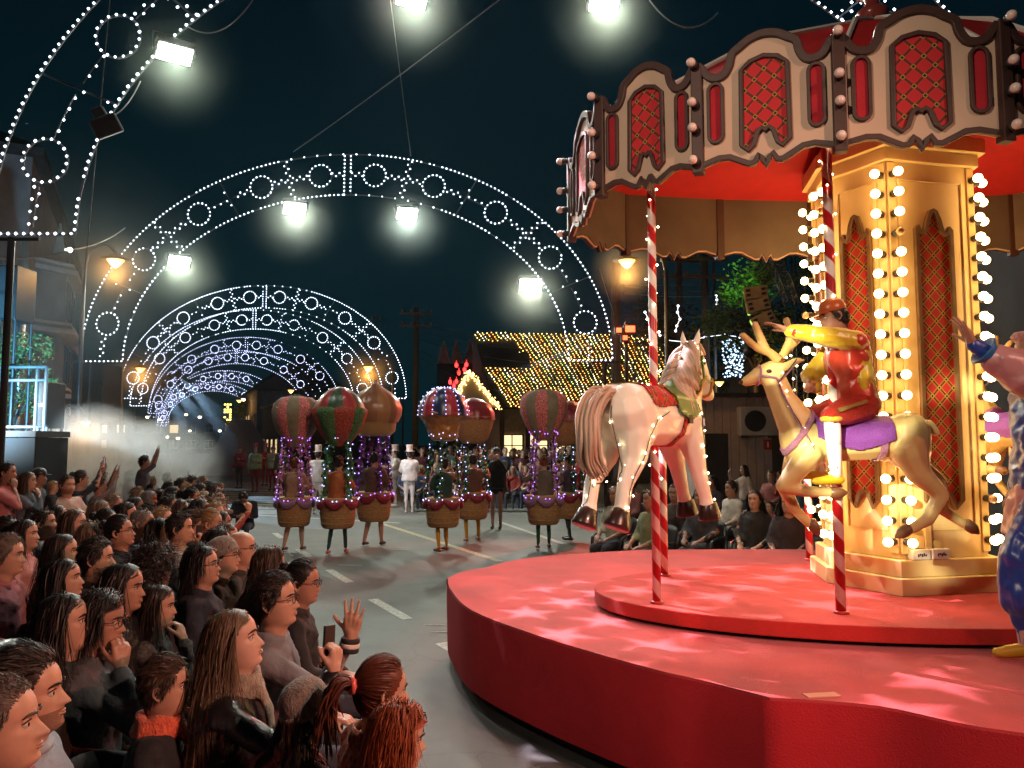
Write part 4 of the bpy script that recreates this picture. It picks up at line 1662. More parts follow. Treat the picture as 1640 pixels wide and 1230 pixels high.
q.build('finial', mat('finial_red', (.30, .05, .04), .25, coat=.6), car, True)
# small fairy bulbs along two striped poles
q = MB()
for base_ in (P1, P3):
    pp = base_ - CI
    for k in range(26):
        t = k * 2.3
        q.octa((pp.x + .046 * math.cos(t), pp.y + .046 * math.sin(t), 1.7 + k * .095), .009)
stuff(q.build('pole_fairy_lights', emit('fairy_warm', (1.0, .75, .42), 22), car))


# ------------------------------------------------------------------ carousel animals
def patch(V, F, cond, off, name, m, parent, N=None):
    """cloth lying on a body: the faces that satisfy cond, lifted off the skin"""
    if N is None:
        N = np.zeros_like(V)
        for f in F:
            p = V[list(f[:3])]
            nn = np.cross(p[1] - p[0], p[2] - p[0])
            for i in f:
                N[i] += nn
        N /= (np.linalg.norm(N, axis=1)[:, None] + 1e-12)
    keep = [f for f in F if cond(*(V[list(f)].mean(axis=0)))]
    idx = sorted({i for f in keep for i in f})
    mp = {j: k for k, j in enumerate(idx)}
    nV = V[idx] + N[idx] * off
    me = bpy.data.meshes.new(name)
    me.from_pydata([tuple(v) for v in nV], [], [tuple(mp[i] for i in f) for f in keep])
    me.materials.append(m)
    me.polygons.foreach_set('use_smooth', [True] * len(me.polygons))
    o = link(name, me, parent)
    s = o.modifiers.new('smooth', 'SMOOTH')
    s.iterations = 4
    so = o.modifiers.new('thick', 'SOLIDIFY')
    so.thickness = .008
    so.offset = 1
    return o


def drape(bvh, pts, off):
    out = []
    for p in pts:
        loc, nn, _, _ = bvh.find_nearest(Vector(p))
        out.append(loc + nn * off)
    return out


def skinmesh(name, V, F, m, parent):
    me = bpy.data.meshes.new(name)
    me.from_pydata([tuple(v) for v in V], [], F)
    me.materials.append(m)
    me.polygons.foreach_set('use_smooth', [True] * len(me.polygons))
    return link(name, me, parent)


def locks(path, rad, count, seed, r=.010, spread=.5):
    """bunch of tapering locks following a path"""
    rg = random.Random(seed)
    q = MB()
    P_ = [Vector(p) for p in path]
    for i in range(count):
        o = Vector((rg.gauss(0, 1), rg.gauss(0, 1), rg.gauss(0, .4)))
        o = o.normalized() * rad * rg.random() ** .5
        o2 = o * rg.uniform(.4, 1.5)
        ph = rg.random() * 6
        pts = [P_[k] + o.lerp(o2, k / (len(P_) - 1)) + Vector((math.sin(ph + k * 1.3), math.cos(ph + k), 0)) * .012 for k in range(len(P_))]
        pts = smooth_curve(pts, 3)
        n_ = len(pts)
        q.tube(pts, [r * (.6 + .9 * math.sin(PI * (k + .6) / n_)) * (1 - .5 * k / n_) for k in range(n_)], 6)
    return q


WHITE = mat('cream_fibreglass', (.80, .78, .67), .42, coat=.25, bump=.04, bscale=12, var=.08, vscale=3)
MANE = mat('grey_beige_mane', (.36, .27, .20), .6, island=.35)
HOOF = mat('dark_hoof', (.030, .012, .009), .3, coat=.4)
GREENS = mat('green_saddle_leather', (.06, .14, .015), .35, coat=.3, bump=.2, bscale=40, var=.25)
GREENR = mat('green_rein', (.10, .22, .03), .5)
GOLDB = mat('gold_braid', (.45, .24, .06), .4, metal=.5, bump=.6, bscale=150)
WIREB = mat('fairy_wire', (.02, .02, .012), .6)
FAIRY = _mats['fairy_warm']

hz0 = 1.42
hp = Vector((P1.x, P1.y, hz0))
horse = empty('carousel_horse', hp, R(42), 'cream carousel horse with green saddle, grey mane and dark hooves', 'horse')
q = MB()
for a in (((-.30, 0, .72), .215, (.24, 0, .71), .205), ((-.36, .07, .74), .20, (-.30, .05, .62), .17), ((-.36, -.07, .74), .20, (-.30, -.05, .62), .17), ((.28, 0, .74), .19, (.30, 0, .66), .165),
          ((.28, 0, .80), .175, (.40, 0, 1.00), .125), ((.40, 0, 1.0), .125, (.46, 0, 1.17), .098), ((.46, 0, 1.19), .092, (.60, 0, 1.02), .066), ((.60, 0, 1.02), .066, (.67, 0, .90), .050),
          ((.49, 0, 1.12), .088, (.56, 0, 1.04), .06), ((.665, .022, .885), .032, (.665, -.022, .885), .032),
          ((-.36, .11, .62), .135, (-.40, .12, .44), .095), ((-.40, .12, .44), .095, (-.53, .115, .27), .055), ((-.53, .115, .27), .056, (-.57, .11, .10), .050), ((-.57, .11, .10), .058, (-.585, .11, .06), .062),
          ((-.36, -.11, .62), .135, (-.38, -.12, .44), .095), ((-.38, -.12, .44), .095, (-.47, -.115, .26), .056), ((-.47, -.115, .26), .056, (-.50, -.11, .10), .050), ((-.50, -.11, .10), .058, (-.515, -.11, .06), .062),
          ((.27, .10, .62), .115, (.40, .10, .36), .064), ((.40, .10, .36), .064, (.47, .10, .15), .047), ((.47, .10, .15), .050, (.49, .10, .08), .058),
          ((.27, -.10, .62), .115, (.36, -.11, .36), .064), ((.36, -.11, .36), .064, (.45, -.11, .13), .047), ((.45, -.11, .13), .050, (.47, -.11, .07), .058),
          ((.445, .05, 1.26), .032, (.455, .068, 1.33), .022), ((.455, .068, 1.33), .022, (.462, .075, 1.38), .008), ((.445, -.05, 1.26), .032, (.455, -.068, 1.33), .022), ((.455, -.068, 1.33), .022, (.462, -.075, 1.38), .008)):
    q.cap(*a)
HV, HF = remesh(q, .0125, 6)
skinmesh('body', HV, HF, WHITE, horse)
HBV = BVHTree.FromPolygons([Vector(v) for v in HV], HF)
for (x, y, z, t) in ((-.60, .11, .0, -25), (-.53, -.11, .0, -25), (.51, .10, .01, 12), (.49, -.11, .0, 12)):
    q = MB()
    q.lathe([(.080, -.055), (.082, -.045), (.062, .055), (.05, .07)], 18, Matrix.Translation((x, y, z + .035)) @ Matrix.Rotation(R(-t), 4, 'Y'), 1.12, 1.0)
    q.build('hoof', HOOF, horse, True)
locks([(-.50, 0, .86), (-.60, 0, .84), (-.67, .01, .70), (-.69, -.01, .54), (-.66, .015, .42), (-.61, 0, .33)], .066, 80, 3, .013).build('tail', MANE, horse, True)
mq = MB()
rg = random.Random(12)
for k in range(70):
    t = rg.random()
    p = Vector((.22 + .20 * t, 0, .95 + .30 * t)) if t < .9 else Vector((.42, 0, 1.26))
    s = rg.choice((-1, -1, 1))
    pts = [p + Vector((.03, 0, .02)), p + Vector((-.03, s * .05, .015)), p + Vector((-.05, s * (.10 + .02 * rg.random()), -.08)), p + Vector((-.05 + rg.uniform(-.03, .03), s * .125, -.20 - .05 * rg.random()))]
    pts = [Vector(x) for x in smooth_curve(pts, 4)]
    out = []
    for x in pts:
        loc, nn, _, dd = HBV.find_nearest(x)
        if (x - loc).dot(nn) < .014:
            x = loc + nn * .016
        out.append(x)
    n_ = len(out)
    mq.tube(out, [.014 * (.7 + .6 * math.sin(PI * (i + .5) / n_)) for i in range(n_)], 6)
for k in range(12):
    a = rg.uniform(-.4, .4)
    mq.tube(smooth_curve([(.43, a * .1, 1.28), (.50, a * .15, 1.27), (.545, a * .2, 1.19)], 3), [.012] * 6 + [.006], 6)
mq.build('mane', MANE, horse, True)
patch(HV, HF, lambda x, y, z: -.34 < x < .02 and z > .77 + .10 * abs(x + .16), .006, 'blanket', plaid('blanket_tartan', 9), horse)
patch(HV, HF, lambda x, y, z: .0 < x < .25 and z > .70 + 2.4 * (x - .125) ** 2 and z < .97, .018, 'saddle', GREENS, horse)
patch(HV, HF, lambda x, y, z: abs(x - .10 - .12 * (z - .7)) < .026 and z < .76, .004, 'girth', _mats['blanket_tartan'], horse)
q = MB()
q.tube(smooth_curve(drape(HBV, [(.02, y, 1.1) for y in (-.2, -.12, -.04, .04, .12, .2)], .022), 3), .013, 6)
q.build('saddle_roll', GOLDB, horse, True)
for s in (-1, 1):
    q = MB()
    q.tube(drape(HBV, [(.30, s * .3, .66 - .01 * i + .06 * i) for i in range(2)], .02), .012, 5)
    q.box(tuple(drape(HBV, [(.13, s * .4, .66)], .02)[0]), (.04, .02, .06))
    q.build('stirrup', HOOF, horse)
    q = MB()
    q.tube(smooth_curve(drape(HBV, [(.44, s * .3, 1.22), (.50, s * .3, 1.10), (.58, s * .3, .98)], .007), 4), .010, 5)
    q.build('cheek_strap', GREENR, horse, True)
    q = MB()
    q.tube(smooth_curve(drape(HBV, [(.62, s * .2, .98), (.46, s * .3, 1.0), (.32, s * .3, .93), (.25, s * .2, .92)], .008), 4), .008, 5)
    q.build('rein', GREENR, horse, True)
    q = MB()
    q.ball(drape(HBV, [(.535, s * .2, 1.13)], .0)[0], .016, 8, 6)
    q.build('eye', HOOF, horse, True)
q = MB()
q.tube(drape(HBV, [(.63 + .05 * math.cos(t * PI / 6) * .5, .12 * math.sin(t * PI / 6), .95 + .08 * math.cos(t * PI / 6)) for t in range(12)], .008), .011, 5, closed=True)
q.tube(drape(HBV, [(.36 + .2 * math.cos(t * PI / 8), .25 * math.sin(t * PI / 8), .93 + .10 * math.cos(t * PI / 8)) for t in range(16)], .010), .010, 5, closed=True)
q.build('bridle', GOLDB, horse, True)


def fairy(bvh, paths, root, step=.085):
    w_, b_ = MB(), MB()
    for pts in paths:
        pts = smooth_curve(drape(bvh, smooth_curve(pts, 4), .008), 2)
        w_.tube(pts, .0035, 4)
        acc = 0
        for a, b in zip(pts, pts[1:]):
            acc += (Vector(b) - Vector(a)).length
            if acc > step:
                acc = 0
                b_.octa(Vector(b) + Vector((rng.uniform(-.02, .02), rng.uniform(-.02, .02), rng.uniform(-.01, .02))), .0085)
    w_.build('fairy_wire', WIREB, root)
    stuff(b_.build('fairy_bulbs', FAIRY, root))


fairy(HBV, [[(-.1, -.4, .80), (-.25, -.4, .62), (-.38, -.4, .5), (-.48, -.3, .3), (-.52, -.3, .12)], [(.1, -.4, .8), (.3, -.4, .85), (.34, -.4, .6), (.40, -.3, .35), (.47, -.3, .12)],
            [(-.70, -.1, .8), (-.78, -.08, .6), (-.74, -.1, .4), (-.60, .0, .25)], [(-.72, .05, .8), (-.80, .02, .55), (-.72, 0, .3), (-.62, .11, .12)],
            [(.25, -.3, 1.0), (.36, -.3, 1.1), (.42, -.2, 1.25), (.42, .2, 1.25)]], horse)

# reindeer
TAN = mat('tan_fibreglass', (.60, .45, .18), .45, coat=.2, bump=.04, bscale=12, var=.14, vscale=2.5)
DKTAN = mat('brown_hoof', (.16, .075, .03), .45, coat=.2)
ANTL = mat('antler_paint', (.55, .36, .12), .45, var=.2)
VIOLET = mat('violet_glitter', (.26, .07, .42), .3, metal=.35, bump=1.0, bscale=260, var=.5, vscale=200)
LILAC = mat('lilac_glitter', (.46, .22, .36), .3, metal=.3, bump=1.0, bscale=260, var=.4, vscale=200)
dz0 = 1.36
dp = Vector((P3.x, P3.y, dz0))
deer = empty('carousel_reindeer', dp, R(176), 'tan carousel reindeer with antlers and violet saddle carrying the costumed rider', 'reindeer')
q = MB()
for a in (((.16, 0, .60), .150, (-.40, 0, .63), .140), ((.22, 0, .62), .150, (.20, 0, .53), .13), ((-.46, .04, .66), .135, (-.46, .05, .54), .125), ((-.46, -.04, .66), .135, (-.46, -.05, .54), .125),
          ((.24, 0, .70), .135, (.34, 0, .88), .090), ((.34, 0, .88), .09, (.40, 0, 1.04), .078), ((.39, 0, 1.08), .075, (.49, 0, 1.045), .062), ((.49, 0, 1.045), .058, (.575, 0, 1.005), .036),
          ((.20, .085, .52), .090, (.37, .085, .31), .052), ((.37, .085, .31), .052, (.22, .085, .275), .040), ((.22, .085, .275), .040, (.06, .085, .27), .034),
          ((.22, -.085, .52), .088, (.31, -.085, .27), .050), ((.31, -.085, .27), .05, (.25, -.085, .14), .036), ((.25, -.085, .14), .036, (.16, -.085, .05), .034),
          ((-.44, .09, .54), .120, (-.48, .095, .40), .080), ((-.48, .095, .40), .080, (-.62, .095, .26), .050), ((-.62, .095, .26), .050, (-.53, .095, .10), .044), ((-.53, .095, .10), .040, (-.42, .095, .035), .034),
          ((-.48, -.09, .54), .120, (-.58, -.095, .42), .075), ((-.58, -.095, .42), .075, (-.70, -.095, .33), .050), ((-.70, -.095, .33), .050, (-.71, -.095, .15), .042), ((-.71, -.095, .15), .04, (-.85, -.095, .05), .030),
          ((.33, .06, 1.10), .030, (.27, .125, 1.13), .026), ((.27, .125, 1.13), .026, (.235, .16, 1.13), .008), ((.33, -.06, 1.10), .030, (.27, -.125, 1.13), .026), ((.27, -.125, 1.13), .026, (.235, -.16, 1.13), .008),
          ((-.60, 0, .70), .05, (-.65, 0, .66), .025)):
    q.cap(*a)
DV, DF = remesh(q, .011, 6)
skinmesh('body', DV, DF, TAN, deer)
DB = BVHTree.FromPolygons([Vector(v) for v in DV], DF)
for (x, y, z, rx, ry) in ((.03, .085, .268, -90, 0), (.13, -.085, .03, -30, 0), (-.38, .095, .022, 55, 0), (-.89, -.095, .035, -50, 0)):
    q = MB()
    q.lathe([(.006, -.07), (.034, -.03), (.040, .0), (.036, .04), (.02, .055)], 14, Matrix.Translation((x, y, z)) @ Matrix.Rotation(R(-rx), 4, 'Y'))
    q.build('hoof', DKTAN, deer, True)
for s, paths in ((1, ([(.37, .04, 1.14), (.43, .07, 1.19), (.52, .10, 1.22), (.62, .13, 1.30)], [(.46, .08, 1.20), (.50, .09, 1.30), (.53, .09, 1.38)])),
                 (-1, ([(.35, -.04, 1.14), (.29, -.07, 1.22), (.25, -.10, 1.32), (.26, -.13, 1.44)], [(.28, -.08, 1.23), (.20, -.12, 1.30), (.13, -.15, 1.38)]))):
    q = MB()
    for pts in paths:
        c = smooth_curve(pts, 4)
        n_ = len(c)
        q.tube(c, [.034 * (1 - .35 * i / n_) for i in range(n_)], 9)
        q.ball(c[-1], .024, 9, 6)
    v_, f_ = remesh(q, .009, 4)
    skinmesh('antler', v_, f_, ANTL, deer)
patch(DV, DF, lambda x, y, z: -.34 < x < .16 and z > .545 + .45 * abs(x + .10) ** 1.3, .008, 'saddle_blanket', VIOLET, deer)
patch(DV, DF, lambda x, y, z: abs(x + .26) < .028 and z < .60, .005, 'girth', LILAC, deer)
patch(DV, DF, lambda x, y, z: abs((x - .26) * .82 + (z - .64) * .57) < .020 and z > .46 and x > .05, .005, 'breast_strap', LILAC, deer)
q = MB()
q.tube(drape(DB, [(.50, .1 * math.sin(t * PI / 6), 1.04 + .1 * math.cos(t * PI / 6)) for t in range(12)], .006), .008, 5, closed=True)
for s in (-1, 1):
    q.tube(smooth_curve(drape(DB, [(.51, s * .2, 1.03), (.44, s * .2, 1.03), (.36, s * .2, 1.02), (.30, s * .15, 1.02)], .006), 3), .009, 5)
    q.tube(smooth_curve(drape(DB, [(.40, s * .2, 1.02), (.37, s * .2, .90), (.32, s * .2, .76), (.22, s * .25, .64)], .006), 4), .007, 5)
q.build('bridle', LILAC, deer, True)
for s in (-1, 1):
    q = MB()
    q.ball(drape(DB, [(.455, s * .2, 1.075)], .0)[0], .014, 8, 6, (1.4, 1, 1))
    q.build('eye', HOOF, deer, True)
q = MB()
q.ball(drape(DB, [(.62, 0, 1.0)], .0)[0], .018, 8, 6, (1, 1.2, .8))
q.build('nose', mat('dark_nose', (.05, .02, .015), .3), deer, True)
fairy(DB, [[(.3, .2, 1.15), (.38, .2, .95), (.3, .2, .75), (.2, .3, .6)], [(.38, -.1, 1.2), (.3, .1, 1.2), (.2, .0, .9)]], deer, .07)
d2 = copy_tree(deer)
d2.location = (4.25, 6.55, 1.45)
d2.rotation_euler = (0, 0, R(100))
tag(d2, 'second tan reindeer half hidden behind the cream carousel column', 'reindeer')
# ------------------------------------------------------------------ people
HEADT = np.array([  # z (0 at the chin), front, back, half width
    (-.115, .048, .078, .068), (-.085, .046, .072, .060), (-.045, .046, .066, .056), (-.018, .054, .066, .056), (-.006, .070, .066, .054), (.002, .083, .067, .050), (.012, .0905, .070, .0555), (.030, .0885, .074, .062),
    (.048, .0915, .079, .066), (.068, .0905, .085, .0695), (.092, .0875, .092, .0725), (.112, .083, .096, .0740), (.130, .0905, .0985, .0745), (.150, .0915, .0990, .0745), (.170, .0870, .096, .0725),
    (.190, .0750, .088, .0665), (.206, .0590, .0740, .0560), (.218, .0380, .0520, .0390), (.2245, .0180, .0260, .0190), (.226, .0, .0, .0)])


def htab(z):
    return [np.interp(z, HEADT[:, 0], HEADT[:, i]) for i in (1, 2, 3)]


def head_mesh(nz=56, na=40, female=True, nose=1.0, fat=0.0, beard=False):
    t = np.linspace(0, 1, nz)
    z = -.115 + t * (.2255 + .115)
    z = np.where(z < -.02, z, z)
    f, b, w = htab(z)
    k = 3
    for _ in range(2):
        f[1:-1] = (f[:-2] + 2 * f[1:-1] + f[2:]) / 4
        b[1:-1] = (b[:-2] + 2 * b[1:-1] + b[2:]) / 4
        w[1:-1] = (w[:-2] + 2 * w[1:-1] + w[2:]) / 4
    w = w * (1 + fat * np.exp(-((z - .04) / .05) ** 2))
    a = np.linspace(0, 2 * PI, na, endpoint=False)
    ca, sa = np.cos(a), np.sin(a)
    V = []
    G = np.exp
    for i in range(nz):
        x = w[i] * np.sign(sa) * np.abs(sa) ** .92
        e = .82 if z[i] > 0 else 1.0
        y = np.where(ca > 0, f[i] * np.abs(ca) ** e, -b[i] * np.abs(ca) ** .95)
        if z[i] > -.004:
            fr = ca > .12
            zi = z[i]
            ntip = .026 * nose
            if zi < .074:
                na_ = ntip * G(-((zi - .074) / .0085) ** 2)
            else:
                na_ = ntip * (1 - (zi - .074) / .058) if zi < .125 else ntip * .12 * G(-((zi - .125) / .01) ** 2)
            na_ = max(na_, 0)
            wn = .0125 - .004 * min(1, max(0, (zi - .074) / .04))
            d = na_ * G(-(x / wn) ** 2)
            d += .008 * nose * G(-((np.abs(x) - .013) / .006) ** 2 - ((zi - .071) / .007) ** 2)
            d += .0075 * G(-((zi - .0555) / .0048) ** 2 - (x / .021) ** 2) + .0075 * G(-((zi - .0435) / .0052) ** 2 - (x / .019) ** 2) - .004 * G(-((zi - .0495) / .0022) ** 2 - (x / .022) ** 2)
            d += .006 * G(-((zi - .013) / .011) ** 2 - (x / .020) ** 2)
            d -= .0095 * G(-((zi - .1145) / .011) ** 2 - ((np.abs(x) - .032) / .015) ** 2)
            d += .0035 * G(-((zi - .132) / .006) ** 2 - ((np.abs(x) - .030) / .022) ** 2)
            d += .0045 * G(-((zi - .092) / .016) ** 2 - ((np.abs(x) - .044) / .016) ** 2)
            y = y + np.where(fr, d, 0)
        else:
            y = y - .004
        V += list(zip(x, y, [z[i]] * na))
    F = []
    for i in range(nz - 1):
        for j in range(na):
            F.append((i * na + j, i * na + (j + 1) % na, (i + 1) * na + (j + 1) % na, (i + 1) * na + j))
    F.append(tuple((nz - 1) * na + j for j in range(na)))
    V, o = list(V), None
    for s in (-1, 1):                                # ears: dished shells standing off the skull
        o = len(V)
        ns, nr_ = 14, 6
        for lay_ in (0, 1):
            for i in range(nr_):
                rr = (i + .15) / (nr_ - .85)
                for j in range(ns):
                    p = 2 * PI * j / ns
                    ez = math.cos(p) * rr * (.034 if math.cos(p) > 0 else .031)
                    ey = math.sin(p) * rr * (.020 if math.cos(p) > -.3 else .014)
                    h = .0015 + .0065 * math.exp(-((rr - .82) / .17) ** 2) - .003 * math.exp(-(rr / .4) ** 2)
                    if lay_:
                        h = -.007
                    V.append((s * (.0765 + h - .42 * ey), -.010 + ey - .10 * ez, .098 + ez))
        for lay_ in (0, 1):
            q0 = o + lay_ * nr_ * ns
            for i in range(nr_ - 1):
                for j in range(ns):
                    F.append((q0 + i * ns + j, q0 + i * ns + (j + 1) % ns, q0 + (i + 1) * ns + (j + 1) % ns, q0 + (i + 1) * ns + j))
            F.append(tuple(q0 + j for j in range(ns)))
        for j in range(ns):
            u, w_ = o + (nr_ - 1) * ns, o + (2 * nr_ - 1) * ns
            F.append((u + j, u + (j + 1) % ns, w_ + (j + 1) % ns, w_ + j))
    return np.array(V), F


def hand_shape(kind, vox=.0062):
    """right hand, wrist at the origin, fingers along +Y, palm towards -Z, thumb towards -X"""
    curl = {'open': (4, 6, 5), 'curl': (38, 50, 35), 'grip': (62, 75, 45), 'soft': (22, 30, 20)}[kind]
    spread = {'open': 9, 'curl': 2, 'grip': 0, 'soft': 4}[kind]
    q = MB()
    q.cap((0, -.02, 0), .025, (0, .02, 0), .027)
    for k, (x, l) in enumerate(((-.030, .074), (-.010, .082), (.011, .076), (.030, .060))):
        b = Vector((x, .088 - abs(x) * .25 - (.008 if k == 3 else 0), 0))
        q.cap((x * .55, .012, 0), .0175, tuple(b), .0135)
        a, sp = 0.0, R((k - 1.4) * spread)
        p = b
        for j, (fr_, c) in enumerate(zip((.44, .31, .25), curl)):
            a += R(c)
            d = Vector((math.sin(sp) * math.cos(a), math.cos(sp) * math.cos(a), -math.sin(a)))
            n_ = p + d * l * fr_
            r0 = (.0098, .0088, .0080)[j] * (.86 if k == 3 else 1)
            q.cap(tuple(p), r0, tuple(n_), r0 * .9, 8)
            p = n_
    t = {'open': (-.85, .5, -.1), 'curl': (-.45, .7, -.55), 'grip': (-.2, .7, -.7), 'soft': (-.6, .7, -.35)}[kind]
    t = Vector(t).normalized()
    p0 = Vector((-.018, .018, -.004))
    p1 = p0 + Vector((-.022, .022, -.008))
    p2 = p1 + t * .036
    p3 = p2 + (t + Vector((.25, .2, 0))).normalized() * .028
    q.cap(p0, .016, p1, .0135)
    q.cap(p1, .0118, p2, .0105, 8)
    q.cap(p2, .0105, p3, .0088, 8)
    return remesh(q, vox, 2, .4)


HANDS = {k: hand_shape(k) for k in ('open', 'curl', 'grip', 'soft')}
HANDS_FAR = {k: hand_shape(k, .0110) for k in HANDS}
SKINS = [mat('skin_%d' % i, c, .48, sss=.08, var=.10, vscale=14, bump=.06, bscale=160) for i, c in enumerate(((.47, .27, .19), (.38, .20, .135), (.29, .15, .10), (.52, .32, .245), (.20, .10, .065)))]
EYEW = mat('eye_white', (.55, .52, .48), .2, coat=.6)
IRIS = mat('iris', (.02, .012, .008), .15, coat=.8)
LIPS = mat('lips', (.38, .155, .125), .4)
BROWH = mat('eyebrow', (.03, .018, .012), .8)
_cl = {}


def cloth(col, kind='cotton'):
    key = (tuple(round(c, 3) for c in col), kind)
    if key not in _cl:
        n = 'cloth_%s_%d' % (kind, len(_cl))
        if kind == 'leather':
            _cl[key] = mat(n, col, .34, bump=.35, bscale=55, coat=.15)
        elif kind == 'knit':
            _cl[key] = mat(n, col, .9, bump=1.0, bscale=110, stretch=(1, 1, .5), var=.35, vscale=60, sheen=.3)
        elif kind == 'print':
            _cl[key] = mat(n, col, .8, bump=.3, bscale=60, var=.9, vscale=45)
        elif kind == 'satin':
            _cl[key] = mat(n, col, .32, bump=.35, bscale=16, sheen=.3, stretch=(1, 1, .4))
        elif kind == 'glitter':
            _cl[key] = mat(n, col, .35, metal=.3, bump=1.0, bscale=220, var=.6, vscale=160)
        else:
            _cl[key] = mat(n, col, .85, bump=1.0, bscale=15, var=.16, vscale=9, sheen=.04)
    return _cl[key]


_hm = {}


def hairmat(col):
    key = tuple(col)
    if key not in _hm:
        _hm[key] = mat('hair_%d' % len(_hm), tuple(c * .55 + .0015 for c in col), .48, island=.7, spec=.38)
    return _hm[key]


def head_rot(hd):
    return Matrix.Rotation(R(hd[0]), 4, 'Z') @ Matrix.Rotation(R(hd[1]), 4, 'X') @ Matrix.Rotation(R(hd[2]), 4, 'Y')


